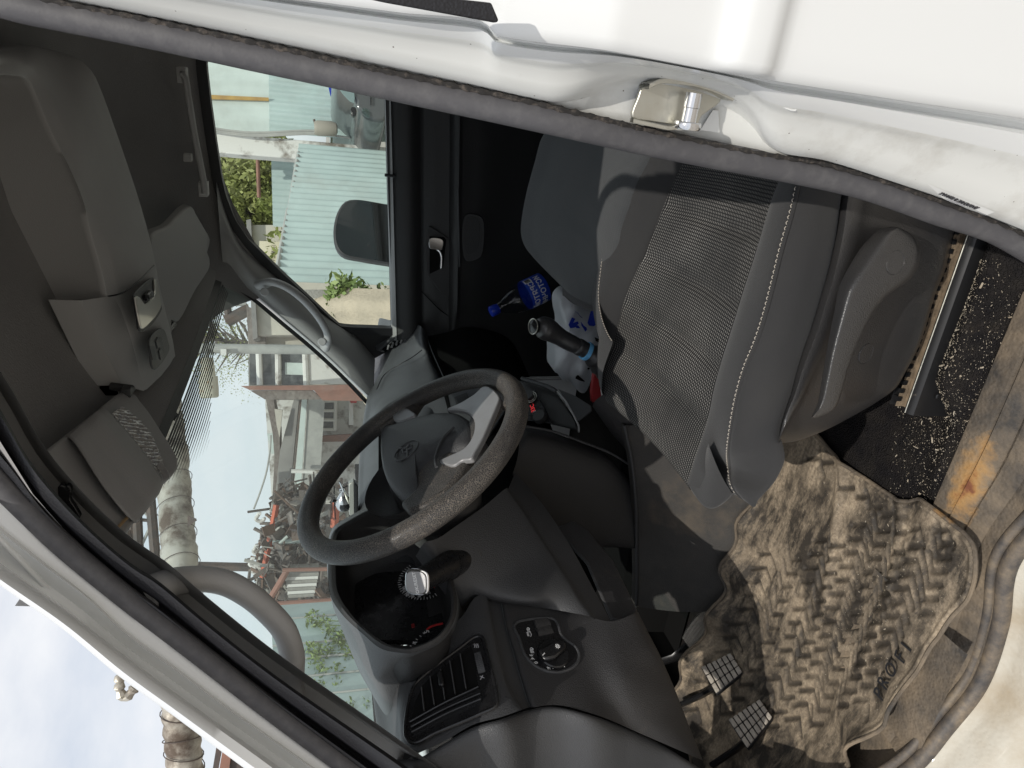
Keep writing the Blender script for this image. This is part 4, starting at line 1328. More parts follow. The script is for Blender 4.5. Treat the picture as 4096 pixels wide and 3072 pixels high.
def inside(pts, poly):
    x, y = pts[:, 0], pts[:, 1]; c = np.zeros(len(pts), bool); j = len(poly) - 1
    for i in range(len(poly)):
        xi, yi, xj, yj = *poly[i], *poly[j]
        with np.errstate(divide='ignore', invalid='ignore'):
            k = ((yi > y) != (yj > y)) & (x < (xj - xi) * (y - yi) / (yj - yi + 1e-12) + xi)
        c ^= k; j = i
    return c


def seg_d(p, a, b):
    ab = b - a; t = np.clip(((p - a) @ ab) / (ab @ ab), 0, 1); return np.linalg.norm(p - a - t[:, None] * ab, axis=1)


res = .0018
lo, hi = mo_.min(0) - .004, mo_.max(0) + .004
nx, ny = int((hi[0] - lo[0]) / res), int((hi[1] - lo[1]) / res)
X, Y = np.meshgrid(lo[0] + res * np.arange(nx), lo[1] + res * np.arange(ny), indexing='ij')
PT = np.stack([X.ravel(), Y.ravel()], 1)
H = np.full(len(PT), .010)
dm = np.full(len(PT), 9.)
for i in range(len(mo_)): dm = np.minimum(dm, seg_d(PT, mo_[i], mo_[(i + 1) % len(mo_)]))
# moulded L-shaped slots, in mirrored columns as on the real mat (measured on the photo, laid on the floor plane)
slot = np.full(len(PT), 9.)
L_slots = []
for xm, xb, y0_, k0, k1, sc_ in ((3110, 3000, 2450, -4, 8, .72), (3263, 3190, 2450, -5, 9, .85), (3420, 3327, 2445, -6, 9, .92), (3535, 3609, 2420, -4, 8, 1.0), (3760, 3775, 2330, -3, 4, 1.0)):
    for k in range(k0, k1):
        L_slots.append((xm - 17 * k, y0_ + 55 * k + 8, -1, sc_)); L_slots.append((xb - 17 * k, y0_ + 55 * k - 14, 1, sc_))
for p in ((3381, 1900), (3381, 1953), (3490, 2030), (3599, 2070), (3599, 2130), (3700, 2180), (3300, 1850)): L_slots.append((*p, -1, .9))
for p in ((3245, 1835), (3436, 1930), (3441, 1988), (3540, 2060), (3674, 2114), (3664, 2185), (3770, 2235), (3790, 2120)): L_slots.append((*p, 1, .9))
used = []
words = [(3605, 2765), (3640, 2670), (3673, 2583)]
for cx_, cy_, sg, sc_ in L_slots:
    if any(math.hypot(cx_ - u_[0], (cy_ - u_[1]) * 1.6) < 56 for u_ in used): continue
    if any(math.hypot(cx_ - u_[0], cy_ - u_[1]) < (118 if sg < 0 else 100) for u_ in words): continue
    h_ = 27 * sc_; le = 78 * sc_
    a_, b_ = (cx_ - h_, cy_ + 1), (cx_ + h_, cy_ - 1)
    c_ = (b_[0] + 22 * sc_, b_[1] + le) if sg > 0 else (a_[0] - 8 * sc_, a_[1] - le)
    p, q = aZ(a_, .012)[:2], aZ(b_, .012)[:2]; r_ = aZ(c_, .012)[:2]
    ctr_ = (p + q) / 2
    if not inside(np.array([p, q, r_]), mo_).all(): continue
    if min(seg_d(np.array([ctr_]), mo_[i], mo_[(i + 1) % len(mo_)])[0] for i in range(0, len(mo_), 2)) < .016: continue
    used.append((cx_, cy_))
    m_ = np.linalg.norm(PT - ctr_, axis=1) < .08; s_ = PT[m_]
    st_ = q if sg > 0 else p
    slot[m_] = np.minimum(slot[m_], np.minimum(seg_d(s_, p, q) - .0040 * sc_, seg_d(s_, st_, r_) - .0034 * sc_))
dep = 1 / (1 + np.exp(np.clip(slot / .0006, -50, 50)))
nz_ = np.sin(PT[:, 0] * 37 + 1) * np.sin(PT[:, 1] * 29) * .5 + np.sin(PT[:, 0] * 83 + PT[:, 1] * 61) * .3
fill = np.clip(.85 + .45 * nz_, .25, 1)
H -= .0050 * dep * fill
H += .0006 * nz_
# two worn fold lines running across and a raised border bead
for a, b in (([-.33, .21], [-.60, .12]), ([-.42, .30], [-.72, .22])):
    d = seg_d(PT, np.array(a), np.array(b)); H += .006 * np.exp(-(d / .010) ** 2)
H += .0035 * np.exp(-((dm - .006) / .0035) ** 2)
# the front outer corner of the mat curls up against the sill
curl = np.clip((-.60 - PT[:, 0]) / .16, 0, 1) * np.exp(-dm / .045)
H += .040 * curl + .012 * np.sin(PT[:, 0] * 60) * curl
H += .05 * np.clip((-.86 - PT[:, 0]) / .2, 0, 1) ** 1.5
H += .013 / (1 + np.exp((PT[:, 1] - .128) / .007))
ins = inside(PT, mo_) | (dm < res * .8)
idx = -np.ones(len(PT), int); idx[ins] = np.arange(ins.sum())
V = np.c_[PT[ins], H[ins]]
ID = idx.reshape(nx, ny)
F = []
a, b, c_, d_ = ID[:-1, :-1], ID[1:, :-1], ID[1:, 1:], ID[:-1, 1:]
okf = (a >= 0) & (b >= 0) & (c_ >= 0) & (d_ >= 0)
F = np.stack([a[okf], b[okf], c_[okf], d_[okf]], 1)
mb = MB(); mb.v = [tuple(p) for p in V]; mb.f = [tuple(int(i) for i in q) for q in F]
rmat = mb.build('floor_mat', M['mat'], None, sharp=180)
ga_ = rmat.data.attributes.new('groove', 'FLOAT', 'POINT'); ga_.data.foreach_set('value', (dep * fill)[ins].astype(np.float32))
tag(rmat, 'brown dusty rubber mat with chevron grooves lying in the driver footwell', 'floor mat')


def hmat(p):
    i = int(round((p[0] - lo[0]) / res)); j = int(round((p[1] - lo[1]) / res))
    return H.reshape(nx, ny)[min(max(i, 0), nx - 1), min(max(j, 0), ny - 1)]


mb = MB()
P = [np.array([p[0], p[1], hmat(p) + .0005]) for p in mo_]
mb.tube(P, .0028, seg=8, closed=True)
build(mb, 'mat_border', M['sill0'], rmat)
w0, w1 = aZ((3605, 2765), .012), aZ((3662, 2570), .012)
rt = unit(w1 - w0)
for ch, t in zip('PROFI', (0, .25, .52, .78, 1.0)):
    q = aZ((3605 + 68 * t, 2765 - 182 * t), .012); q[2] = max(hmat(q + np.array([a_, b_, 0])) for a_ in (-.012, 0, .012) for b_ in (-.012, 0, .012)) + .0004
    text('mat_letter', ch, q + np.array([0, 0, .0008]), rt, np.cross((0, 0, 1), rt), .025, M['rubber_dark'], rmat, extrude=.0004, bold=.0002)

# --- engine tunnel cover beside the mat and darker console flank above it
TT = [(2500, 1700), (2530, 1843), (2545, 2000), (2549, 2200), (2550, 2350), (2546, 2425)]
TB = [(3110, 1640), (3060, 1900), (3020, 2060), (2990, 2200), (2950, 2330), (2915, 2438)]
tt, tb = cr(TT, 30), cr(TB, 30)
rows = [[aZ(p, -.01) for p in tb]]
top3 = [aY(p, .56) for p in tt]; bot3 = [aZ(p, .012) for p in tb]
rows = [bot3] + [[a * (1 - t) + b * t + np.array([0, -.012 * math.sin(math.pi * t), .0]) for a, b in zip(bot3, top3)] for t in (.2, .45, .7, .9)] + [top3, [p + np.array([0, .02, .004]) for p in top3]]
B, uv = patch(rows, 50, 30)
mb = MB(); mb.grid(B, uvs=uv); tun = build(mb, 'tunnel_cover', M['tunnel'], sharp=180)
mb = MB(); mb.tube(np.array(top3) + np.array([0, -.001, .002]), .003, seg=8); build(mb, 'tunnel_edge', M['plastic'], tun)
# console flank: dark panel from the tunnel edge up to the gear area
CT = [(2075, 1760), (2110, 1742), (2200, 1760), (2330, 1805), (2440, 1850), (2520, 1930)]
CB = [(2050, 1900), (2140, 2080), (2250, 2170), (2380, 2190), (2470, 2190), (2540, 2195)]
C2 = [(2085, 2040), (2180, 2280), (2330, 2400), (2400, 2330), (2480, 2280), (2540, 2205)]
fl1 = [aY(p, .60) for p in cr(CT, 30)]; fl2 = [aY(p, .565) for p in cr(CB, 30)]
rows = [[p + np.array([0, .04, .0]) for p in fl1], fl1, [a * .5 + b * .5 + np.array([0, -.01, 0]) for a, b in zip(fl1, fl2)], fl2, [p + np.array([0, .05, -.04]) for p in fl2]]
B, uv = patch(rows, 40, 30)
mb = MB(); mb.grid(B, uvs=uv); cfl = build(mb, 'console_flank', M['plastic_dk'], sharp=120)
mb = MB(); mb.tube([aY(p, .597) for p in cr([(2098, 1704), (2200, 1722), (2330, 1768), (2440, 1812), (2520, 1860)], 30)], .0022, seg=6); build(mb, 'flank_line', M['plastic'], cfl)
# deep dark filler behind everything in the footwell
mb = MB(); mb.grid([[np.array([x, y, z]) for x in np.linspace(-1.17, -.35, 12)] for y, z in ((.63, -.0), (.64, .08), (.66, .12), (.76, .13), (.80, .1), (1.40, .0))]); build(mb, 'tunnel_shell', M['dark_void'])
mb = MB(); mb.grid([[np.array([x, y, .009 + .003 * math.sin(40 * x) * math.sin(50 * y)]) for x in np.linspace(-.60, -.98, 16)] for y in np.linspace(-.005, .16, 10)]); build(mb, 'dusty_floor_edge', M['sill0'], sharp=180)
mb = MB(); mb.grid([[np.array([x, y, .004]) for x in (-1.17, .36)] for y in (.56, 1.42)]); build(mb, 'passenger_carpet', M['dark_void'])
# ------------------------------------------------------------------ dashboard
dash = tp(empty('dashboard', (0, 0, 0)))
FO, FN = aX((1900, 2650), -.715), unit((1, -.18, .32))          # fascia around the driver's vent
LO, LN = FO + np.array([-.016, 0, -.03]), unit((1, -.20, -.10))  # lower panel with the light switch


def onF(p, off=0.): return aP(p, FO + FN * off, FN)
def onL(p, off=0.): return aP(p, LO + LN * off, LN)


def pr(pts, fn, d, name, mat, par, off=0., bev=.0012, nrm=None, smooth_n=None):
    P = [fn(p, off) for p in (cr(pts, smooth_n, closed=True) if smooth_n else pts)]
    mb = MB(); mb.prism(P, nrm if nrm is not None else (FN if fn is onF else LN), d)
    return build(mb, name, mat, par, mods=(('bevel', bev, 2),) if bev else ())


# driver side: top pad rolling over into the fascia
r0 = [(1440, 2600), (1458, 2645), (1472, 2685), (1490, 2770), (1503, 2870), (1520, 2970), (1560, 3060)]
r1 = [(1500, 2635), (1508, 2662), (1515, 2692), (1530, 2770), (1545, 2870), (1560, 2970), (1590, 3060)]
r2 = [(1590, 2650), (1578, 2675), (1573, 2705), (1578, 2770), (1588, 2870), (1598, 2970), (1612, 3050)]
r3 = [(1650, 2614), (1632, 2660), (1620, 2705), (1610, 2780), (1612, 2880), (1622, 2965), (1650, 3024)]
r4 = [(1772, 2530), (1764, 2590), (1758, 2650), (1755, 2730), (1755, 2820), (1760, 2900), (1771, 2968)]
r5 = [(1848, 2466), (1854, 2540), (1862, 2605), (1870, 2680), (1880, 2760), (1885, 2830), (1895, 2898)]
r6 = [(1900, 2390), (1930, 2500), (1960, 2610), (1975, 2690), (1990, 2760), (2000, 2810), (2005, 2868)]
r7 = [(1945, 2374), (1972, 2510), (1996, 2620), (2014, 2695), (2033, 2750), (2060, 2800), (2090, 2838)]
r9 = [(2001, 2401), (2030, 2535), (2050, 2600), (2066, 2662), (2090, 2740), (2105, 2790), (2121, 2828)]
f3 = [onF(p) for p in r3]
rows = [[onF(p) + np.array([-.075, 0, 0]) * 1.0 for p in r0]]
R0 = [aX(p, q[0] - .085) for p, q in zip(r0, f3)]
R1 = [aX(p, q[0] - .055) for p, q in zip(r1, f3)]
R2 = [aX(p, q[0] - .016) for p, q in zip(r2, f3)]
rows = [[p + np.array([-.06, 0, -.05]) for p in R0], R0, R1, R2, f3, [onF(p, .004) for p in r4], [onF(p, .005) for p in r5], [onF(p, .003) for p in r6], [onF(p, -.006) for p in r7], [onF(p, -.020) for p in r7], [onL(p, -.004) for p in r9]]
B, uv = patch(rows, 80, 90)
mb = MB(); mb.grid(B); build(mb, 'driver_fascia', M['plastic'], dash, sharp=180)
# lower panel
q1 = [(2001, 2401), (2030, 2535), (2050, 2600), (2066, 2662), (2090, 2740), (2105, 2790), (2121, 2828)]
q2 = [(2140, 2418), (2160, 2530), (2175, 2600), (2190, 2662), (2205, 2730), (2215, 2775), (2225, 2820)]
q3 = [(2300, 2448), (2310, 2530), (2325, 2600), (2340, 2680), (2355, 2750), (2368, 2810), (2380, 2858)]
q4 = [(2440, 2485), (2455, 2550), (2475, 2630), (2500, 2720), (2525, 2800), (2550, 2870), (2575, 2940)]
q5 = [(2545, 2450), (2580, 2520), (2625, 2605), (2665, 2690), (2705, 2785), (2740, 2875), (2806, 3040)]
x5 = [-.722, -.735, -.752, -.778, -.81, -.85, -.90]; x4 = [-.72, -.726, -.734, -.746, -.763, -.785, -.815]
rows = [[onL(p, -.006) for p in q1], [onL((p[0] + 8, p[1] + 2), .001) for p in q1], [onL(p, .002) for p in q2], [onL(p, .002) for p in q3], [aX(p, x) for p, x in zip(q4, x4)], [aX(p, x) for p, x in zip(q5, x5)], [aX(p, x - .03) for p, x in zip(q5, x5)]]
B, uv = patch(rows, 70, 70)
mb = MB(); mb.grid(B); low = build(mb, 'lower_panel', M['plastic_lo'], dash, sharp=180)
pr([(2215, 2120), (2290, 2090), (2350, 2130), (2450, 2252), (2547, 2451), (2520, 2500), (2440, 2485), (2343, 2260)], onL, .006, 'knee_strip', M['plastic_lo'], low, -.012, .003)
# end panel that faces the door
BD = [(1590, 3030), (1671, 3026), (1771, 2970), (1895, 2900), (2000, 2870), (2110, 2834), (2209, 2819), (2348, 2849), (2497, 2903), (2646, 2973), (2806, 3072)]
bd = [onF(p, .002) for p in BD[:5]] + [onL(p, .002) for p in BD[5:7]] + [aX(p, x) for p, x in zip(BD[7:], (-.752, -.80, -.855, -.905))]
bd = cr(bd, 60)
rows = [[p + np.array([-.02, .01, 0]) for p in bd], [p + np.array([-.001, -.002, 0]) for p in bd], [p + np.array([.001, -.006, 0]) for p in bd], [p + np.array([-.008, -.014, -.004]) for p in bd], [p + np.array([-.05, -.022, -.012]) for p in bd], [p + np.array([-.16, -.026, -.02]) for p in bd]]
B, uv = patch(rows, 80, 40)
mb = MB(); mb.grid(B); build(mb, 'dash_end_panel', M['plastic'], dash, sharp=180)

# driver vent
C = lambda L: [(1000 + x / 2.011, 2252 + y / 2.011) for x, y in L]
VF = C([(1335, 1000), (1420, 915), (1700, 700), (1825, 612), (1875, 618), (1900, 700), (1990, 1090), (1985, 1165), (1840, 1240), (1500, 1385), (1330, 1465), (1270, 1430), (1258, 1350), (1285, 1150)])
vent = pr(VF, onF, .006, 'driver_vent', M['gloss_black'], dash, .004, .002, smooth_n=70)
vi = [onF(p, .0042) for p in cr(VF, 70, closed=True)]
mb = MB(); vc_ = sum(vi) / 70; mb.tube([vc_ + (p - vc_) * 1.005 + FN * .006 for p in vi], .0022, seg=8, closed=True); build(mb, 'vent_frame', M['gloss_black'], vent)
pr(C([(1385, 1000), (1440, 930), (1775, 672), (1800, 720), (1835, 985), (1290, 1285), (1330, 1120)]), onF, .0006, 'vent_throat_shade', M['dark_void'], vent, .0098, 0)  # no real depth: shade of the duct painted as a dark sheet
for (x0, y0), (x1, y1) in (((1385, 1015), (1407, 1205)), ((1455, 930), (1488, 1155)), ((1612, 802), (1655, 1062)), ((1695, 742), (1742, 1022)), ((1538, 870), (1572, 1110))):
    a, b = onF(C([(x0, y0)])[0], .011), onF(C([(x1, y1)])[0], .011)
    ax = unit(b - a); sd_ = unit(np.cross(ax, FN))
    mb = MB(); mb.box((a + b) / 2 + FN * .002, (np.linalg.norm(b - a), .0013, .007), np.stack([ax, sd_, FN], 1)); build(mb, 'vent_blade', M['plastic'], vent)
for k, ((x0, y0), (xm, ym), (x1, y1)) in enumerate((((1290, 1290), (1560, 1140), (1840, 1008)), ((1300, 1330), (1570, 1185), (1855, 1060)), ((1305, 1372), (1580, 1225), (1860, 1105)))):
    P = [onF(p, .011) for p in cr(C([(x0, y0), (xm, ym), (x1, y1)]), 16)]
    mb = MB(); mb.tube(P, 1.0, up=FN, prof=[(-.002, -.0012), (.0045, -.0012), (.005, 0), (.0045, .0012), (-.002, .0012)]); build(mb, 'vent_vane', M['gloss_black'], vent)
pr(C([(1515, 905), (1535, 885), (1552, 900), (1572, 1000), (1560, 1020), (1530, 1015)]), onF, .010, 'vent_slider', M['gloss_black'], vent, .012, .002)
a, b = onF(C([(1832, 735)])[0], .008), onF(C([(1866, 880)])[0], .008)
ax = unit(b - a); mb = MB(); sdw = unit(np.cross(FN, ax))
arcs = [(a + b) / 2 + ax * (.020 * math.sin(t_)) + FN * (.012 * math.cos(t_) - .006) for t_ in np.linspace(-1.45, 1.45, 22)]
mb.grid([[p - sdw * .0045 for p in arcs], [p + sdw * .0045 for p in arcs], [p + sdw * .0045 - FN * .012 for p in arcs]])
for t_ in np.linspace(-1.3, 1.3, 20):
    c = (a + b) / 2 + ax * (.020 * math.sin(t_)) + FN * (.012 * math.cos(t_) - .006); mb.tube([c - sdw * .0042, c + sdw * .0042], .0005, seg=5)
build(mb, 'vent_thumbwheel', M['plastic'], vent)
mb = MB()
for dx in (0, 14, 28):
    mb.tube([onF(p, .0102) for p in C([(1806 + dx, 650), (1802 + dx, 660), (1810 + dx, 668), (1806 + dx, 682)])], .0006, seg=5)
mb.tube([onF(p, .0102) for p in C([(1850, 910), (1885, 925)])], .0006, seg=5); mb.tube([onF(p, .0102) for p in C([(1852, 940), (1872, 905)])], .0006, seg=5)
vm = build(mb, 'vent_marks', M['grey_ink'], vent); vm['kind'] = 'stuff'

# light switch panel
D = lambda L: [(2000 + x / 2.011, 2252 + y / 2.011) for x, y in L]
LS = D([(112, 510), (135, 478), (200, 460), (390, 443), (440, 458), (470, 510), (492, 580), (535, 622), (600, 668), (637, 740), (622, 800), (560, 852), (480, 877), (390, 872), (290, 832), (230, 780), (190, 720), (150, 600)])
ls = pr(LS, onL, .0012, 'light_switch_panel', M['gloss_black'], low, .002, .0006, smooth_n=60)
mb = MB(); mb.tube([onL(p, .0026) for p in cr(LS, 70, closed=True)], .0024, seg=8, closed=True); build(mb, 'switch_bezel', M['plastic'], ls)
kc = onL(D([(425, 735)])[0], .003)
mb = MB(); mb.lathe([(.0225, 0), (.0225, .003), (.021, .0045), (.0001, .0045)], kc, LN, 36); kn = build(mb, 'rotary_switch', M['gloss_black'], ls)
pr(D([(298, 735), (318, 718), (430, 655), (500, 650), (520, 690), (515, 720), (430, 790), (350, 805), (335, 800)]), onL, .010, 'switch_grip', M['gloss_black'], kn, .006, .003)
pr(D([(340, 740), (358, 722), (363, 728), (345, 744)]), onL, .0005, 'switch_pointer', M['white_ink'], kn, .0165, 0)
for (cx, cy), w_ in (((325, 508), 1.), ((345, 568), 1.1)):
    c = onL(D([(cx, cy)])[0], -.004); aw = unit(onL(D([(cx + 100, cy - 20)])[0]) - onL(D([(cx, cy)])[0]))
    mb = MB(); mb.lathe([(.0001, -.012), (.010, -.012), (.010, .012), (.0001, .012)], c, aw, 30)
    for t_ in np.linspace(0, 2 * math.pi, 34, endpoint=False):
        e1_ = unit(np.cross(aw, LN)); q = c + (e1_ * math.cos(t_) + np.cross(aw, e1_) * math.sin(t_)) * .0101
        mb.tube([q - aw * .010, q + aw * .010], .0005, seg=4)
    build(mb, 'dimmer_wheel', M['plastic_lo'], ls)
UPL = unit(np.array([0, 0, 1.]) - LN * LN[2]); RTL = unit(np.cross(UPL, LN))


def glyph(name, px, strokes, s, par, fn, upv, rtv, mat, off=.0035, r=.00045):
    c = fn(px, off); mb = MB()
    for st_ in strokes: mb.tube([c + rtv * (x * s) + upv * (y * s) for x, y in st_], r, seg=5)
    o = build(mb, name, mat, par); o['kind'] = 'stuff'; return o


circ = lambda cx, cy, rx, ry, a0=0, a1=360, n=10: [(cx + rx * math.cos(math.radians(a)), cy + ry * math.sin(math.radians(a))) for a in np.linspace(a0, a1, n)]
glyph('light_symbol', D([(257, 703)])[0], [circ(.3, 0, .6, .5, -90, 90) + [(.3, .5), (.3, -.5)]] + [[(-.9, y + .05), (.1, y + .15)] for y in (-.45, -.15, .15, .4)], .0045, ls, onL, UPL, RTL, M['white_ink'])
glyph('light_symbol', D([(257, 756)])[0], [[(-.9, -.6), (-.3, -.15)], [(-.9, 0), (-.3, 0)], [(-.9, .6), (-.3, .15)], [(.9, -.6), (.3, -.15)], [(.9, 0), (.3, 0)], [(.9, .6), (.3, .15)]], .0042, ls, onL, UPL, RTL, M['white_ink'])
glyph('light_symbol', D([(289, 802)])[0], [circ(0, 0, .4, .8)], .0030, ls, onL, UPL, RTL, M['white_ink'])
glyph('light_symbol', D([(228, 536)])[0], [circ(.2, 0, .5, .45, -90, 90) + [(.2, .45), (.2, -.45)]] + [[(-.9, y), (0, y + .1)] for y in (-.4, 0, .35)], .0045, ls, onL, UPL, RTL, M['white_ink'])
glyph('light_symbol', D([(235, 572)])[0], [circ(0, -.2, .9, .5, 180, 360)] + [[(x, .1), (x + .2, .8)] for x in (-.7, -.3, .1, .5)], .0042, ls, onL, UPL, RTL, M['white_ink'])
for i, x in enumerate((392, 432, 472, 508)):
    glyph('light_symbol', D([(x, 842 - i * 7)])[0], [circ(.2, 0, .5, .6, -90, 90) + [(.2, .6), (.2, -.6)]] + [[(-.8, y), (0, y)] for y in (-.4, .1, .5)], .0034, ls, onL, UPL, RTL, M['white_ink'])
glyph('light_symbol', D([(464, 668)])[0], [circ(0, 0, .45, .45)] + [[(.6 * math.cos(a), .6 * math.sin(a)), (math.cos(a), math.sin(a))] for a in np.linspace(0, 6.28, 8, endpoint=False)], .0036, kn, onL, UPL, RTL, M['white_ink'], .0172)

# instrument binnacle
BO, BN = aX((1480, 2330), -.665), unit((1, -.12, .22))
def onB(p, off=0.): return aP(p, BO + BN * off, BN)
INN = [(1600, 2030), (1557, 2034), (1503, 2046), (1449, 2070), (1395, 2100), (1356, 2126), (1345, 2150), (1342, 2210), (1342, 2272), (1350, 2366), (1398, 2448), (1472, 2524), (1557, 2580), (1607, 2592), (1641, 2592), (1746, 2545), (1796, 2476), (1806, 2401), (1791, 2327), (1770, 2220), (1735, 2110), (1680, 2045)]
OUT = [(1600, 2010), (1557, 2015), (1503, 2029), (1449, 2053), (1395, 2083), (1344, 2115), (1327, 2140), (1316, 2205), (1313, 2272), (1321, 2381), (1371, 2461), (1450, 2535), (1524, 2595), (1600, 2612), (1650, 2612), (1762, 2560), (1818, 2480), (1828, 2400), (1812, 2320), (1790, 2210), (1755, 2100), (1690, 2030)]
inn, out_ = cr(INN, 110, closed=True), cr(OUT, 110, closed=True)
bi = np.array([onB(p) for p in inn]); bo = np.array([onB(p, -.004) for p in out_])
cb = bi.mean(0)
deep = np.array([-.085, 0, -.012])
mb = MB()
mb.grid([bi * .35 + cb * .65 + deep * 1.02, bi * .78 + cb * .22 + deep, bi * .92 + cb * .08 + deep * .9, bi + deep * .3, bi * .995 + cb * .005 + deep * .05, bi, (bi + bo) / 2 + BN * .003, bo], cu=True)
binn = build(mb, 'instrument_hood', M['plastic_dk'], dash, sharp=60)
HB = [(1600, 2000), (1545, 2006), (1495, 2018), (1440, 2042), (1385, 2072), (1334, 2106), (1318, 2140), (1310, 2205), (1308, 2268), (1332, 2426), (1400, 2560), (1503, 2714), (1560, 2690), (1610, 2650), (1655, 2622), (1762, 2570), (1820, 2490), (1832, 2400), (1814, 2310), (1792, 2200), (1757, 2095), (1692, 2020)]
hb = cr(HB, 110, closed=True)
bh = np.array([onB(p, -.05) for p in hb])
mb = MB(); mb.grid([bo + BN * .0005, bo * .85 + bh * .15 - BN * .004, bh, bh + np.array([-.10, .0, -.03])], cu=True)
build(mb, 'hood_shell', M['plastic_soft'], binn, sharp=50)
# gauges
GO = cb + deep * .94; GN = unit((1, -.06, .2))
def onG(p, off=0.): return aP(p, GO + GN * off, GN)
UPG = unit(np.array([0, 0, 1.]) - GN * GN[2]); RTG = unit(np.cross(UPG, GN))
mb = MB(); mb.prism([onG(p) for p in [(1420, 2050), (1420, 2560), (1840, 2560), (1840, 2050)]], -GN, .01); gf = build(mb, 'gauge_face', M['gloss_black'], binn, smooth=False)
sc_ = onG((1700, 2318)); sr = np.linalg.norm(onG((1600, 2318)) - sc_) * 1.06
mb = MB()
for a in np.arange(225, -46, -6.75):
    v = RTG * math.cos(math.radians(a)) + UPG * math.sin(math.radians(a)); L_ = .006 if round((225 - a) / 6.75) % 2 == 0 else .0035
    mb.tube([sc_ + v * sr + GN * .001, sc_ + v * (sr - L_) + GN * .001], .0005, seg=4)
o = build(mb, 'dial_ticks', M['white_ink'], gf); o['kind'] = 'stuff'
for t_, p, mt in (('0', (1743, 2347), 'red_ink'), ('20', (1714, 2369), 'white_ink'), ('40', (1679, 2381), 'white_ink'), ('60', (1651, 2382), 'white_ink'), ('80', (1631, 2376), 'white_ink'), ('100', (1619, 2357), 'white_ink'), ('120', (1625, 2331), 'white_ink')):
    text('dial_number', t_, onG(p, .001), RTG, UPG, .0078, M[mt], gf)
tc_ = onG((1775, 2600)); tr = np.linalg.norm(onG((1775, 2485)) - tc_)
mb = MB(); mb2 = MB()
for a in np.arange(170, 60, -6):
    pass
for i, p in enumerate([(1640, 2583), (1652, 2567), (1664, 2556), (1679, 2543), (1692, 2531), (1705, 2521)]):
    q = (p[0] + 6, p[1] + 3); mb.tube([onG(p, .001), onG(q, .001)], .0006, seg=4)
o = build(mb, 'dial_ticks', M['white_ink'], gf); o['kind'] = 'stuff'
P = [onG(p, .001) for p in cr([(1707, 2518), (1722, 2508), (1748, 2499), (1772, 2494)], 14)]
mb = MB(); mb.tube(P, 1.0, up=GN, prof=[(-.0002, -.0016), (.0002, -.0016), (.0002, .0016), (-.0002, .0016)]); build(mb, 'red_zone', M['red_ink'], gf)
for t_, p in (('4', (1660, 2573)), ('5', (1708, 2527))): text('dial_number', t_, onG(p, .001), RTG, UPG, .010, M['white_ink'], gf)
mb = MB(); mb.prism([onG(p, .0008) for p in [(1705, 2405), (1795, 2370), (1800, 2440), (1715, 2470)]], GN, .0004); build(mb, 'trip_display', M['plastic_dk'], gf)
glyph('warning_symbol', (1652, 2503), [[(-1, .5), (1, .5)], [(-1, -.5), (1, -.5)], [(-1, .5), (-1, -.5)], [(1, .5), (1, -.5)], [(-.4, 0), (.4, 0)]], .003, gf, onG, UPG, RTG, M['red_ink'], .001)

# passenger side of the dash: broad pale top rolling down to a dark edge
t0 = [(1515, 1280), (1497, 1391), (1477, 1500), (1468, 1600), (1453, 1690), (1440, 1820), (1435, 1930), (1433, 2060), (1425, 2250)]
t1 = [(1560, 1280), (1530, 1391), (1505, 1500), (1490, 1600), (1478, 1690), (1462, 1820), (1455, 1930), (1452, 2060), (1450, 2250)]
t2 = [(1640, 1290), (1600, 1385), (1575, 1480), (1560, 1570), (1545, 1680), (1525, 1810), (1512, 1920), (1505, 2050), (1520, 2250)]
t3 = [(1672, 1300), (1668, 1378), (1668, 1440), (1672, 1520), (1640, 1650), (1600, 1790), (1570, 1900), (1560, 2040), (1580, 2250)]
t4 = [(1683, 1305), (1692, 1380), (1713, 1433), (1745, 1513), (1730, 1640), (1680, 1770), (1640, 1890), (1620, 2040), (1640, 2250)]
X0 = [-.80, -.83, -.855, -.865, -.865, -.86, -.85, -.845, -.83]
mk = lambda L, d: [aX(p, x + d) for p, x in zip(L, X0)]
b4 = mk(t4, .115)
rows = [[p + np.array([-.10, 0, -.06]) for p in mk(t0, 0)], mk(t0, 0), mk(t1, .03), mk(t2, .075), mk(t3, .105), b4, [p + np.array([-.01, 0, -.012]) for p in b4], [p + np.array([-.05, 0, -.03]) for p in b4]]
B, uv = patch(rows, 90, 60)
mb = MB(); mb.grid(B); ptop = build(mb, 'dash_top', M['plastic_soft'], dash, sharp=180)
mb = MB(); mb.tube([p + np.array([.002, 0, .001]) for p in cr(mk([(1555, 1380), (1543, 1440), (1520, 1520), (1490, 1640)], .05)[:0] or [aX(q, x) for q, x in (((1690, 1402), -.72), ((1650, 1432), -.735), ((1600, 1460), -.755), ((1540, 1500), -.79), ((1508, 1560), -.81))], 24)], .0012, seg=6); build(mb, 'pad_seam', M['black_trim'], ptop)
# dark face and glovebox below
g0 = [p + np.array([-.03, 0, -.012]) for p in cr(b4, 40)]
rows = [g0, [p + np.array([.01, 0, -.05]) for p in g0], [p + np.array([.03, 0, -.12]) for p in g0], [p + np.array([.0, 0, -.24]) for p in g0], [p + np.array([-.12, 0, -.32]) for p in g0]]
B, uv = patch(rows, 60, 40)
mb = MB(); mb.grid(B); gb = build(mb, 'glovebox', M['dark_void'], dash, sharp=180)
mb = MB(); mb.tube([aX(p, -.715) for p in cr([(1700, 1325), (1707, 1345), (1727, 1401), (1751, 1457), (1775, 1510)], 20)], .0016, seg=6); build(mb, 'glovebox_edge', M['plastic'], gb)
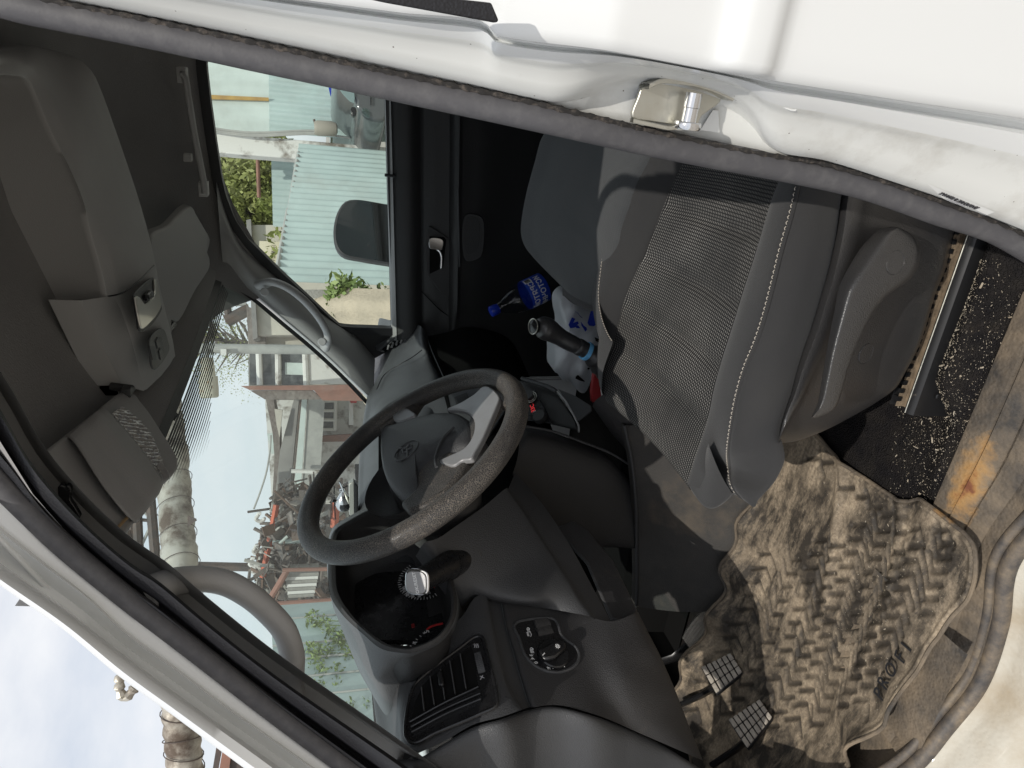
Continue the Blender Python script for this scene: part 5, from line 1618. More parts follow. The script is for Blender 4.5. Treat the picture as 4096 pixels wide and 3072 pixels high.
# far air vent at the passenger end
pvp = aX((1570, 1370), -.76); pvn = unit((.75, -.55, .35))
onV = lambda p, off=0.: aP(p, pvp + pvn * off, pvn)
E_ = lambda L: [(1000 + x / 2.011, 750 + y / 2.011) for x, y in L]
mb = MB(); mb.prism([onV(p, .004) for p in E_([(1015, 1275), (1130, 1210), (1265, 1172), (1318, 1100), (1345, 1110), (1350, 1215), (1330, 1248), (1180, 1280), (1075, 1328), (1020, 1310)])], pvn, .008)
fv = build(mb, 'passenger_vent', M['plastic_soft'], dash, mods=(('bevel', .002, 2),))
mb = MB(); mb.prism([onV(p, .0125) for p in E_([(1060, 1300), (1150, 1240), (1270, 1205), (1285, 1250), (1180, 1275), (1085, 1322)])], pvn, .0006); build(mb, 'vent_throat_shade', M['dark_void'], fv)  # dark sheet painting the shade inside the far vent
for x, y in ((1105, 1290), (1140, 1272), (1175, 1255), (1212, 1240), (1250, 1228)):
    a, b = [onV(p, .014) for p in E_([(x, y + 14), (x + 12, y - 22)])]
    mb = MB(); mb.tube([a, b], .003, seg=6); build(mb, 'vent_blade', M['trim_grey'], fv)
P = [onV(p, .016) for p in cr(E_([(1040, 1305), (1130, 1225), (1270, 1180)]), 14)]
mb = MB(); mb.tube(P, .004, seg=8); build(mb, 'vent_vane', M['plastic_soft'], fv)
# centre vent recess glimpsed behind the wheel, hazard switch, chrome knob
SO_, SN_ = aX((1850, 1600), -.735), unit((1, -.15, .25))
onS = lambda p, off=0.: aP(p, SO_ + SN_ * off, SN_)
H_ = lambda L: [(1000 + x / 2.011, 1500 + y / 2.011) for x, y in L]
mb = MB(); mb.prism([onS(p, .0) for p in H_([(1290, 300), (1440, 230), (1560, 165), (1760, 80), (1960, 40), (2060, 300), (1800, 700), (1300, 700)])], SN_, .006)
cs = build(mb, 'centre_fascia', M['plastic_soft'], dash, mods=(('bevel', .002, 2),))
pr_s = lambda L, d, name, mat, off, bev=.001: build((lambda m: (m.prism([onS(p, off) for p in H_(L)], SN_, d), m)[1])(MB()), name, mat, cs, mods=(('bevel', bev, 2),))
pr_s([(1560, 165), (1590, 150), (1625, 300), (1600, 315)], .0010, 'fascia_gap', M['dark_void'], .0062, .0003)
pr_s([(1640, 185), (1745, 145), (1785, 240), (1680, 300)], .003, 'hazard_bezel', M['plastic_lo'], .006)
pr_s([(1655, 195), (1735, 165), (1765, 235), (1690, 280)], .002, 'hazard_switch', M['plastic_dk'], .009)
kc2 = onS(H_([(1875, 120)])[0], .006); mb = MB(); mb.lathe([(.0125, 0), (.0125, .010), (.010, .016), (.006, .018), (.0001, .018)], kc2, SN_, 24); build(mb, 'chrome_knob', M['chrome'], cs)
mb = MB(); mb.prism([aX(p, -.75) for p in H_([(1040, 480), (1070, 470), (1130, 860), (1165, 965), (1070, 890), (1040, 870)])], (1, 0, .2), .01); build(mb, 'centre_vent_shade', M['dark_void'], cs)  # dark slab in place of a hollow, its shade put into the colour
P = [aX(p, -.738) for p in H_([(1075, 895), (1100, 930), (1150, 962), (1180, 968)])]; mb = MB(); mb.tube(P, .003, seg=8); build(mb, 'vent_rim', M['plastic'], cs)

# centre stack: heater panel with red clock digits, pocket, console rails
KO, KN = aX((2150, 1640), -.66), unit((.72, -.28, .62))
onK = lambda p, off=0.: aP(p, KO + KN * off, KN)
J_ = lambda L: [(1900 + x / 3.687, 1450 + y / 3.687) for x, y in L]
def prk(L, d, name, mat, off, par, bev=.001):
    mb = MB(); mb.prism([onK(p, off) for p in J_(L)], KN, d); return build(mb, name, mat, par, mods=(('bevel', bev, 2),) if bev else ())


stack = prk([(500, 300), (720, 300), (1160, 400), (1260, 520), (1530, 900), (1530, 1020), (1150, 930), (700, 830), (400, 700)], .012, 'centre_stack', M['plastic_dk'], -.014, dash, .004)
hp = prk([(640, 430), (890, 410), (1150, 905), (720, 855)], .003, 'heater_panel', M['gloss_black'], 0, stack)
for cx, cy, rr_ in ((822, 512, .0125), (975, 815, .0155)):
    mb = MB(); mb.lathe([(rr_, 0), (rr_, .008), (rr_ * .85, .012), (.0001, .012)], onK(J_([(cx, cy)])[0], .003), KN, 26); kb = build(mb, 'heater_knob', M['plastic_lo'], hp)
    if rr_ < .014:
        mb = MB(); c = onK(J_([(cx, cy)])[0], .014); e_ = unit(np.cross(KN, (0, 0, 1)))
        for q in (.0095, .0135): mb.tube([c + (e_ * math.cos(a) + np.cross(KN, e_) * math.sin(a)) * q for a in np.linspace(0, 6.283, 30, endpoint=False)], .0008, seg=6, closed=True)
        build(mb, 'knob_ring', M['steel'], kb)
UPK = unit(np.array([0, 0, 1.]) - KN * KN[2]); RTK = unit(np.cross(UPK, KN))
d0, d1 = onK(J_([(820, 715)])[0], .0034), onK(J_([(820, 640)])[0], .0034)
rtk = unit(onK(J_([(875, 690)])[0]) - onK(J_([(865, 560)])[0])) * -1
text('display_digits', '33C', onK(J_([(852, 672)])[0], .0036), RTK, UPK, .013, M['red_led'], hp)
mb = MB(); mb.tube([onK(p, .0038) for p in J_([(860, 735), (885, 715), (930, 725), (920, 755), (875, 755)])], .0012, seg=6); build(mb, 'fan_symbol', M['white_ink'], hp)
mb = MB(); mb.tube([onK(p, .008) for p in cr(J_([(1205, 412), (1330, 560), (1500, 865), (1530, 940), (1530, 1025)]), 24)], .0020, seg=8); build(mb, 'pocket_edge', M['trim_grey'], stack)
prk([(1235, 400), (1480, 500), (1720, 650), (1730, 720), (1540, 870), (1500, 850), (1340, 560)], .004, 'pocket_shelf', M['plastic'], -.004, stack)
mb = MB(); mb.tube([onK(p, .010) for p in cr(J_([(690, 232), (900, 300), (1100, 365), (1200, 425)]), 16)], .0045, seg=10); build(mb, 'console_rail', M['plastic'], stack)
mb = MB(); mb.tube([aY(p, 1.02) for p in ((2090, 1516), (2260, 1513))], .0045, seg=8); build(mb, 'footwell_bar', M['trim_grey'], dash)
# smooth cover between console and seat
u1 = [aY(p, .60) for p in cr([(2369, 1624), (2440, 1725), (2500, 1795), (2532, 1845)], 20)]; u2 = [aY(p, .56) for p in cr([(2412, 1578), (2520, 1695), (2640, 1825), (2770, 1965)], 20)]
mb = MB(); mb.grid([[p + np.array([0, .03, -.03]) for p in u1], u1, [a * .5 + b * .5 + np.array([0, 0, .004]) for a, b in zip(u1, u2)], u2, [p + np.array([0, 0, -.10]) for p in u2]]); build(mb, 'tunnel_lid', M['plastic_lo'], sharp=120)

# --- steering column
WC = np.array([-.536, .3978, .6543]); WN = np.array([math.cos(.6213) * math.cos(.0744), math.cos(.6213) * math.sin(.0744), math.sin(.6213)])
col = tp(empty('steering_column', (0, 0, 0)))
s0 = [(1700, 2170), (1746, 2156), (1830, 2100), (1930, 2030), (2030, 1950)]
s1 = [(1770, 2260), (1800, 2240), (1890, 2195), (2000, 2130), (2100, 2050)]
s2 = [(1835, 2345), (1850, 2340), (1960, 2310), (2080, 2260), (2190, 2190)]
s3_ = [(1880, 2385), (1890, 2380), (2000, 2396), (2140, 2400), (2275, 2320)]
s4 = [(1890, 2400), (1900, 2398), (2005, 2412), (2199, 2436), (2375, 2470)]
xs_ = (-.600, -.632, -.668, -.692, -.715)
rows = [[aX(p, x) for p in L] for L, x in zip((s0, s1, s2, s3_, s4), xs_)]
e5 = [(2060, 1890), (2165, 2010), (2285, 2190), (2350, 2310), (2445, 2490)]
for r_, q, x in zip(rows, e5, xs_):
    last = r_[-1]
    r_.append(last + np.array([-.006, .004, -.002])); r_.append(aX(q, x - .022)); r_.insert(0, r_[0] + np.array([-.03, .01, .01]))
B = np.array([cr(r_, 50) for r_ in rows]); B = np.stack([cr(B[:, j], 40) for j in range(50)], 1)
mb = MB(); mb.grid(B); shr = build(mb, 'column_shroud', M['plastic'], col, sharp=180)
mb = MB(); mb.lathe([(.030, -.02), (.052, -.022), (.058, -.045), (.062, -.075), (.060, -.10), (.03, -.16)], WC, WN, 40); build(mb, 'column_collar', M['plastic_dk'], col)
sb = aX((1845, 2235), -.655); stp = aY((1672, 2326), sb[1] - .105); sa = unit(stp - sb); sL = np.linalg.norm(stp - sb)
mb = MB(); mb.lathe([(.0001, -.012), (.030, -.012), (.031, -.002), (.027, .002), (.024, .003), (.0215, .012), (.0195, .035), (.0200, .040), (.0195, .055), (.0185, .062), (.0165, sL * .7), (.0155, sL * .92), (.0150, sL)], sb, sa, 36); stk = build(mb, 'indicator_stalk', M['gloss_black'], col, sharp=30)
mb = MB()
for t_ in np.linspace(0, 6.283, 40, endpoint=False):
    e_ = unit(np.cross(sa, (0, 0, 1))); q = (e_ * math.cos(t_) + np.cross(sa, e_) * math.sin(t_)) * .0198
    mb.tube([sb + sa * .040 + q, sb + sa * .052 + q], .0007, seg=4)
build(mb, 'stalk_ridges', M['gloss_black'], stk)['kind'] = 'stuff'
e1s = unit(np.cross(sa, (0, 0, 1))); e2s = np.cross(sa, e1s)
sq = [stp + e1s * .0165 * (abs(math.cos(a)) ** .6 * (1 if math.cos(a) > 0 else -1)) + e2s * .0165 * (abs(math.sin(a)) ** .6 * (1 if math.sin(a) > 0 else -1)) for a in np.linspace(0, 6.283, 40, endpoint=False)]
mb = MB(); mb.prism(sq, sa, .004); cap = build(mb, 'stalk_cap', M['chrome'], stk, mods=(('bevel', .0015, 2),))
sq2 = [stp + (p - stp) * .84 + sa * .0045 for p in sq]
mb = MB(); mb.prism(sq2, sa, .0015); rb = build(mb, 'reset_button', M['silver'], stk, mods=(('bevel', .0008, 2),))
rts = unit(aP((1660, 2300), stp, sa) - aP((1672, 2360), stp, sa)); ups = np.cross(sa, rts)
text('lettering', 'OK/RESET', stp + sa * .0062, rts, ups, .0062, M['white_ink'], stk, bold=.0001)

# --- steering wheel
whl = tp(empty('steering_wheel', (0, 0, 0)))
W1 = unit(np.cross((0, 0, 1), WN)); W2 = np.cross(WN, W1)
def onW(p, off=0.): return aP(p, WC + WN * off, WN)
mb = MB()
ths = np.linspace(0, 2 * math.pi, 160, endpoint=False)
mb.grid([[WC + (W1 * math.cos(a) + W2 * math.sin(a)) * (.178 + .0158 * math.cos(b)) + WN * .0158 * math.sin(b) for b in np.linspace(0, 2 * math.pi, 26, endpoint=False)] for a in ths], cu=True, cv=True)
build(mb, 'rim', M['leather'], whl, sharp=180)
HUB = H_([(1062, 560), (1078, 445), (1160, 420), (1350, 362), (1600, 320), (1720, 345), (1800, 410), (1822, 480), (1800, 570), (1700, 640), (1550, 730), (1500, 745), (1440, 800), (1392, 870), (1380, 1000), (1250, 1008), (1150, 930), (1085, 790)])
hub = np.array([onW(p, -.010) for p in cr(HUB, 80, closed=True)]); hc = hub.mean(0)
mb = MB(); prof = [(1.0, -.05), (1.005, -.012), (1.0, 0), (.975, .006), (.90, .011), (.72, .017), (.45, .021), (.2, .022), (.01, .022)]
mb.grid([[hc + (p - hc) * s_ + WN * h for p in hub] for s_, h in prof], cu=True)
hubo = build(mb, 'airbag_cover', M['plastic'], whl, sharp=60)
# embossed crease along the lower right of the cover
mb = MB(); mb.tube([onW(p, .0105) for p in cr(H_([(1640, 420), (1560, 500), (1510, 600), (1490, 680), (1500, 740)]), 30)], .0022, seg=8); build(mb, 'cover_crease', M['plastic'], hubo)
ec = onW(H_([(1258, 606)])[0], .0118)
mb = MB(); mb.tube([ec + (W1 * math.cos(a) + W2 * math.sin(a)) * .0205 for a in np.linspace(0, 6.283, 50, endpoint=False)], .0012, seg=8, closed=True)
em = build(mb, 'emblem_ring', M['plastic'], hubo)
mb = MB()
for S_2 in ([(1185, 585), (1262, 592)], [(1262, 592), (1262, 612), (1236, 624), (1224, 604), (1250, 592)], [(1262, 592), (1268, 660)], [(1250, 600), (1285, 556), (1300, 566), (1298, 588), (1272, 596)]):
    P = [onW(p, .0124) for p in H_(S_2)]; mb.tube(P, .0015, seg=6)
build(mb, 'emblem_mark', M['plastic_soft'], em)['kind'] = 'stuff'
mb = MB(); mb.tube([onW(p, .0075) for p in H_([(1494, 425), (1505, 415), (1522, 408)])], .0009, seg=5); mb.tube([onW(p, .0075) for p in H_([(1505, 405), (1510, 430)])], .0009, seg=5); build(mb, 'airbag_mark', M['black_trim'], hubo)['kind'] = 'stuff'


def wprism(L, off, d, name, mat, par, bev=.004, n=None):
    P = [onW(p, off) for p in (cr(H_(L), n, closed=True) if n else H_(L))]
    mb = MB(); mb.prism(P, WN, d); return build(mb, name, mat, par, mods=(('bevel', bev, 3),))


wprism([(1060, 470), (1010, 420), (1150, 300), (1330, 190), (1420, 240), (1350, 345), (1200, 430), (1090, 500)], -.018, .020, 'spoke', M['leather'], whl, .006)
wprism([(1385, 1010), (1380, 880), (1500, 745), (1640, 690), (1830, 720), (1760, 860), (1620, 1030), (1480, 1130), (1340, 1190), (1270, 1120)], -.020, .021, 'spoke', M['leather'], whl, .006)
wprism([(1800, 470), (1850, 250), (1930, 80), (2040, 40), (2150, 150), (2130, 330), (2040, 300), (1990, 380), (1900, 560), (1820, 640)], -.020, .018, 'spoke', M['leather'], whl, .005)
wprism([(1168, 340), (1195, 300), (1255, 284), (1315, 312), (1352, 345), (1205, 405), (1175, 385)], -.004, .008, 'silver_insert', M['silver'], whl, .003, 30)
SIL = [(1605, 308), (1720, 255), (1830, 185), (1900, 125), (1950, 130), (2030, 215), (2015, 270), (1965, 390), (1900, 540), (1840, 650), (1805, 710), (1730, 722), (1660, 765), (1600, 752), (1548, 728), (1640, 680), (1750, 625), (1800, 560), (1830, 470), (1822, 390), (1775, 335), (1690, 310)]
wprism(SIL, -.004, .009, 'silver_insert', M['silver'], whl, .003, 90)
# dark hub pan under the cover
mb = MB(); mb.lathe([(.095, -.022), (.085, -.040), (.06, -.05), (.03, -.055)], WC + W1 * .0, WN, 40); build(mb, 'hub_pan', M['plastic_dk'], whl)

# --- pedals
def pedal(px_out, ctrX, name, arm, nrows, ncols, nrm, dust_m):
    c2 = np.mean(np.array(px_out), 0); c = aX(tuple(c2), ctrX); nn = unit(nrm)
    P = [aP(p, c, nn) for p in px_out]
    e = empty(name); tp(e)
    mb = MB(); mb.prism(P, -nn, .012); build(mb, 'pad', M['rubber_dark'], e, mods=(('bevel', .003, 2),))
    q00, q10, q11, q01 = [np.array(P[i]) for i in (0, 1, 2, 3)]
    mb = MB()
    for i in range(nrows):
        for j in range(ncols):
            s0_, s1_ = (i + .10) / nrows, (i + .90) / nrows; t0_, t1_ = (j + .06) / ncols, (j + .94) / ncols
            f = lambda s_, t_: (q00 * (1 - s_) + q10 * s_) * (1 - t_) + (q01 * (1 - s_) + q11 * s_) * t_
            mb.prism([f(s0_, t0_), f(s1_, t0_), f(s1_, t1_), f(s0_, t1_)], nn, .004)
    t = build(mb, 'tread', dust_m, e, mods=(('bevel', .001, 1),)); t['kind'] = 'stuff'
    mb = MB(); mb.tube([aX(p, x) for p, x in arm], .009, seg=8, squash=.6); build(mb, 'pedal_arm', M['rail'], e)
    return e


M['pedal_rubber'] = pbr('dusty_pedal_rubber', (.36, .325, .285), .9, grain=(240, .0012), dust=((.52, .47, .40), 60, .35, .7))
pedal([(2912, 2880), (3040, 2797), (3092, 2870), (2990, 2998)], -.98, 'clutch_pedal', [((3000, 2950), -1.0), ((2940, 3000), -1.05), ((2850, 3060), -1.10)], 7, 3, (.8, -.15, .55), M['pedal_rubber'])
pedal([(2804, 2670), (2925, 2612), (2972, 2690), (2865, 2778)], -.98, 'brake_pedal', [((2870, 2745), -1.0), ((2800, 2785), -1.05), ((2715, 2822), -1.10)], 6, 3, (.8, -.15, .55), M['pedal_rubber'])
e = tp(empty('accelerator_pedal'))
ga = [(2735, 2555), (2755, 2515), (2790, 2470), (2835, 2435), (2880, 2420)]; gb_ = [(2770, 2605), (2800, 2570), (2840, 2525), (2880, 2490), (2912, 2465)]
A_ = [aX(p, x) for p, x in zip(ga, (-1.03, -1.01, -.99, -.975, -.965))]; B_ = [aX(p, x) for p, x in zip(gb_, (-1.03, -1.01, -.99, -.975, -.965))]
A_, B_ = cr(A_, 30), cr(B_, 30)
mb = MB(); rows = [[a * (1 - t) + b * t + np.array([.003 if k % 2 else 0, 0, .002 if k % 2 else 0]) for a, b in zip(A_, B_)] for k, t in enumerate(np.linspace(0, 1, 13))]
mb.grid(rows); build(mb, 'pad', M['pedal_rubber'], e, sharp=20, mods=(('solid', .008, 0),))
mb = MB(); mb.tube([aX(p, x) for p, x in (((2752, 2585), -1.035), ((2700, 2630), -1.06), ((2620, 2655), -1.10))], .012, seg=8, squash=.5); build(mb, 'pedal_arm', M['rail'], e)
# ------------------------------------------------------------------ gear lever (part of the truck)
gl = tp(empty('gear_lever'))
GP = [(2143, 1306), (2160, 1307), (2190, 1318), (2230, 1342), (2271, 1366), (2312, 1386)]
P = cr([aY(p, y) for p, y in zip(GP, (.690, .692, .694, .694, .692, .690))], 40)
t = np.linspace(0, 1, 40)
rr = np.interp(t, [0, .04, .12, .25, .42, .6, .85, 1], [.004, .014, .0205, .0225, .0190, .0165, .0165, .015])
mb = MB(); mb.tube(P, rr, seg=24); kn = build(mb, 'gear_knob', M['leatherette'], gl, sharp=80)
k0 = P[1]; kd = unit(CAM + np.array([0, 0, .75]) - k0)
kd = unit(P[0] - P[6] + np.array([0, -.004, .006]))
mb = MB(); mb.lathe([(.0140, -.006), (.0142, -.001), (.0130, .000), (.0001, .0005)], P[2] + kd * .012, kd, 28); build(mb, 'knob_badge', M['gloss_black'], kn)
mb = MB(); e_ = unit(np.cross(kd, (0, 0, 1))); mb.tube([P[2] + kd * .0117 + (e_ * math.cos(a) + np.cross(kd, e_) * math.sin(a)) * .0142 for a in np.linspace(0, 6.283, 40, endpoint=False)], .0010, seg=6, closed=True); build(mb, 'knob_ring', M['steel'], kn)
P2 = cr([aY(p, .688) for p in [(2308, 1384), (2325, 1392), (2340, 1400), (2370, 1420), (2420, 1450), (2480, 1486)]], 30)
mb = MB(); mb.tube(P2, np.interp(np.linspace(0, 1, 30), [0, .1, .2, .35, .6, 1], [.0155, .0165, .0155, .021, .031, .040]) * (1 + .05 * np.sin(np.arange(30) * 1.3)), seg=20); build(mb, 'lever_boot', M['leatherette'], gl, sharp=80)
ba = P2[6]; bx = unit(P2[8] - P2[5])
e_ = unit(np.cross(bx, (0, 0, 1))); f2 = np.cross(bx, e_)
mb = MB()
for d_, q in ((-.003, .0168), (0, .0172), (.003, .0168)): mb.tube([ba + bx * (d_ + .0015 * math.sin(2 * a)) + (e_ * math.cos(a) + f2 * math.sin(a)) * q for a in np.linspace(0, 6.283, 36, endpoint=False)], .0017, seg=8, closed=True)
band = mb.build('hair_tie', M['blue'], None); tag(band, 'light blue elastic band wound round the gear lever boot', 'hair tie')

# ------------------------------------------------------------------ loose things in the cab
# bottle
b0 = aY((1962, 1248), 1.13); b1 = aY((2235, 1118), 1.17)
bx = unit(b1 - b0); bt = empty('water_bottle', tuple(b1), label='empty clear plastic water bottle with a blue cap lying by the passenger seat', cat='bottle')
binv = Matrix.Translation(-Vector(b1))


def hang(o, root):
    o.parent = root; o.matrix_parent_inverse = Matrix.Translation(-Vector(root.location)); return o


BL = np.linalg.norm(b1 - b0); RB_ = .037; k_ = BL
mb = MB(); mb.lathe([(.0115, .07 * k_), (.0115, .11 * k_), (.0135, .115 * k_), (.0145, .14 * k_), (.022, .21 * k_), (.031, .30 * k_), (.036, .38 * k_), (RB_, .44 * k_), (.0358, .46 * k_), (RB_, .48 * k_), (RB_, .78 * k_), (.0355, .80 * k_), (RB_, .83 * k_), (RB_, .98 * k_), (.0355, 1.0 * k_), (RB_, 1.03 * k_), (RB_, 1.25 * k_), (.030, 1.30 * k_), (.0001, 1.28 * k_)], b0, bx, 36)
hang(mb.build('bottle_body', M['clear_plastic'], None, sharp=80), bt)
mb = MB(); mb.lathe([(.0001, 0), (.0125, 0), (.0138, .002), (.0138, .016), (.0128, .018), (.0125, .022), (.0001, .022)], b0, bx, 30); hang(mb.build('bottle_cap', M['deep_blue'], None), bt)
mb = MB(); mb.lathe([(RB_ + .0004, .50 * k_), (RB_ + .0007, .505 * k_), (RB_ + .0007, .765 * k_), (RB_ + .0004, .77 * k_)], b0, bx, 40)
blab = pbr('blue_bottle_label', (.012, .045, .42), .35, var=(30, (.02, .08, .5))); lb_ = hang(mb.build('bottle_label', blab, None), bt)
# label print wrapped on the side that faces the camera
cd = unit(CAM - (b0 + bx * .17)); cd = unit(cd - bx * np.dot(cd, bx)); ud = np.cross(bx, cd)


def wrap_text(body, pos_ax, ang0, size, mat, along='round'):
    c = bpy.data.curves.new('t', 'FONT'); c.body = body; c.size = size; c.align_x = 'CENTER'; c.align_y = 'CENTER'; c.extrude = .0002; c.offset = .0004
    o_ = bpy.data.objects.new('t', c); COL.objects.link(o_); bpy.context.view_layer.update()
    me = bpy.data.meshes.new_from_object(o_.evaluated_get(bpy.context.evaluated_depsgraph_get())); bpy.data.objects.remove(o_)
    me.materials.clear(); me.materials.append(mat)
    R_ = RB_ + .0009
    for v in me.vertices:
        a = ang0 + v.co.x / R_; v.co = Vector(b0 + bx * (pos_ax - v.co.y) + (cd * math.cos(a) + ud * math.sin(a)) * (R_ + v.co.z))
    o2 = bpy.data.objects.new('label_print', me); COL.objects.link(o2); hang(o2, bt); o2.parent = lb_; o2.matrix_parent_inverse = Matrix.Identity(4); return o2


for tx, pa, a0 in (('СВЯТОЙ', .58 * k_, .30), ('ИСТОЧНИК', .69 * k_, .38)):
    o = wrap_text(tx, pa, a0, .019, M['paper'])
mb = MB()
for i, a in enumerate(np.linspace(-1.05, -.75, 9)):
    q = b0 + (cd * math.cos(a) + ud * math.sin(a)) * (RB_ + .0009)
    mb.tube([q + bx * .53 * k_, q + bx * .60 * k_], .0004, seg=4)
oc = hang(mb.build('barcode', M['dark_ink'], None), bt); oc['kind'] = 'stuff'
mb = MB(); mb.grid([[b0 + bx * u_ + (cd * math.cos(a) + ud * math.sin(a)) * (RB_ + .0008) for a in np.linspace(-1.12, -.68, 10)] for u_ in (.515 * k_, .615 * k_)]); hang(mb.build('barcode_field', M['paper'], None), bt)

# crumpled carrier bag
g2 = np.random.default_rng(11)


def crumple(name, outline, Yc, bulge, seed, mat, n=46, amp=.012):
    o = cr(outline, 90, closed=True); c2 = o.mean(0); rg = np.random.default_rng(seed)
    ph = rg.uniform(0, 6.28, (8, 3)); fr_ = rg.uniform(18, 75, (8, 2))
    rows = []
    for s_ in np.linspace(1, .02, 22):
        row = []
        for p in o:
            q = c2 + (p - c2) * s_
            u_, v_ = q[0] / 1000, q[1] / 1000
            w_ = sum((abs(((u_ * fr_[k, 0] * 1.0 + v_ * fr_[k, 1] + ph[k, 0] + .6 * math.sin(v_ * 40 + ph[k, 1])) / 3.1416) % 2 - 1) - .5) for k in range(8)) / 2.6
            d = bulge * math.sqrt(max(0, 1 - s_ ** 2.5)) + amp * w_ * (1 - .6 * s_ ** 6)
            row.append(aY(q, Yc - d))
        rows.append(row)
    mb = MB(); mb.grid([[p + np.array([0, .05, 0]) for p in rows[0]]] + rows, cu=True)
    return mb.build(name, mat, None, sharp=35)


def film(name, col, tr):
    m, nt, p, out = new_mat(name); p.inputs['Base Color'].default_value = c4(col); p.inputs['Roughness'].default_value = .32
    tl = nt.nodes.new('ShaderNodeBsdfTranslucent'); tl.inputs['Color'].default_value = c4(col); mx = nt.nodes.new('ShaderNodeMixShader'); mx.inputs[0].default_value = tr
    nt.links.new(p.outputs[0], mx.inputs[1]); nt.links.new(tl.outputs[0], mx.inputs[2]); nt.links.new(mx.outputs[0], out.inputs['Surface']); return m


M['bag'] = film('white_bag_film', (.78, .80, .83), .35)
K_ = lambda L: [(2000 + x / 3.687, 1150 + y / 3.687) for x, y in L]
bag = crumple('carrier_bag', K_([(1000, 75), (1150, 190), (1300, 290), (1440, 400), (1560, 620), (1640, 900), (1560, 1000), (1500, 1130), (1370, 1290), (1300, 1480), (1240, 1560), (1170, 1540), (1080, 1440), (1000, 1370), (940, 1390), (870, 1280), (795, 1235), (785, 1000), (790, 800), (900, 620), (900, 500), (870, 360), (875, 180)]), .90, .05, 5, M['bag'])
tag(bag, 'crumpled white plastic carrier bag with blue print behind the gear lever', 'plastic bag')
for L in ([(1300, 480), (1330, 370), (1360, 310), (1395, 320), (1430, 540), (1380, 570), (1310, 560), (1290, 520)], [(1010, 550), (1060, 440), (1110, 460), (1080, 520), (1150, 500), (1160, 530), (1100, 590), (1035, 600)], [(1095, 570), (1150, 555), (1185, 600), (1130, 600)], [(1190, 500), (1235, 560), (1275, 590), (1285, 620), (1255, 650), (1235, 610), (1200, 560)], [(1075, 330), (1150, 375), (1190, 440), (1225, 455), (1180, 430), (1140, 375)]):
    mb = MB(); mb.prism([aY(p, .835) for p in K_(L)], (0, -1, 0), .0006)
    o = build(mb, 'blue_print', M['deep_blue'], bag)
for L in ([(1120, 1310), (1150, 1290), (1240, 1370), (1250, 1390), (1180, 1375), (1110, 1340)], [(1285, 1190), (1310, 1180), (1325, 1195), (1300, 1215)], [(1395, 730), (1470, 760), (1490, 820), (1410, 790)]):
    mb = MB(); mb.prism([aY(p, .832) for p in K_(L)], (0, -1, 0), .0006); build(mb, 'bag_opening_shade', M['dark_void'], bag)  # dark patches paint the shade inside the bag
# red folder and paper stuck beside the seat
mb = MB(); mb.prism([aY(p, .74) for p in K_([(1395, 1215), (1465, 1250), (1480, 1400), (1510, 1590), (1430, 1680), (1355, 1700), (1350, 1560), (1375, 1330)])], (0, 1, 0), .012)
fo = mb.build('red_folder', M['red'], None, mods=(('bevel', .0015, 2),)); tag(fo, 'narrow red cardboard folder wedged upright between seat and tunnel', 'folder')
mb = MB(); mb.prism([aY(p, .725) for p in K_([(1465, 1250), (1530, 1290), (1500, 1400), (1525, 1580), (1500, 1600), (1480, 1420)])], (0, 1, 0), .003)
pp = mb.build('paper_sheet', M['paper'], None); tag(pp, 'white paper edge peeping out beside the red folder', 'paper')

# film sleeve and wooden stick tucked behind the visor strap
FS = [[(444, 1656), (466, 1640), (487, 1627)], [(490, 1712), (520, 1690), (545, 1672)], [(545, 1785), (575, 1760), (600, 1735)], [(600, 1860), (618, 1845), (640, 1826)], [(630, 1900), (640, 1890), (648, 1850)]]
B, uv = patch([[onv(p, .0085) for p in r] for r in FS], 24, 60)
rg = np.random.default_rng(4)
for i in range(60):
    for j in range(24):
        B[i, j] += vn * (.0016 * abs(math.sin(i * .55 + j * .42 + 1.5 * math.sin(j * .5))) + .0009 * math.sin(i * 1.7 - j * .9))
M['sleeve'] = pbr('grey_plastic_sleeve', (.36, .36, .38), .14, coat=.8, var=(120, (.52, .49, .45)))
mb = MB(); mb.grid(B); sl = mb.build('document_sleeve', M['sleeve'], None, sharp=180); tag(sl, 'crinkled grey plastic sleeve tucked under the driver sun visor strap', 'document sleeve')
FS2 = [[(622, 1862), (640, 1848)], [(640, 1892), (664, 1876)], [(650, 1928), (678, 1912)]]
B, uv = patch([[onv(p, .0105) for p in ([r[0], ((r[0][0] + r[1][0]) / 2, (r[0][1] + r[1][1]) / 2), r[1]])] for r in FS2], 14, 20)
for i in range(20):
    for j in range(14): B[i, j] += vn * (.0015 * abs(math.sin(i * .9 + j * .8)))
mb = MB(); mb.grid(B); o = mb.build('torn_flap', M['sleeve'], None, sharp=180); o.parent = sl
mb = MB(); mb.tube([onv((458, 2124), .004), onv((545, 2032), .005)], .0021, seg=8, squash=.6); stk2 = mb.build('wooden_stick', M['wood'], None); tag(stk2, 'thin pale wooden stick tucked under the lower visor strap edge', 'wooden stick')
# small dark bracket hooked in behind the door edge, in front of the visor
mb = MB(); mb.prism([aY(p, .13) for p in cr([(230, 1960), (233, 1946), (250, 1942), (258, 1950), (268, 1943), (282, 1950), (283, 1975), (280, 1998), (300, 2030), (322, 2074), (290, 2062), (240, 2010)], 40, closed=True)], (0, 1, 0), .006)
br = build(mb, 'visor_bracket', M['gloss_black'], dv, mods=(('bevel', .0015, 2),))

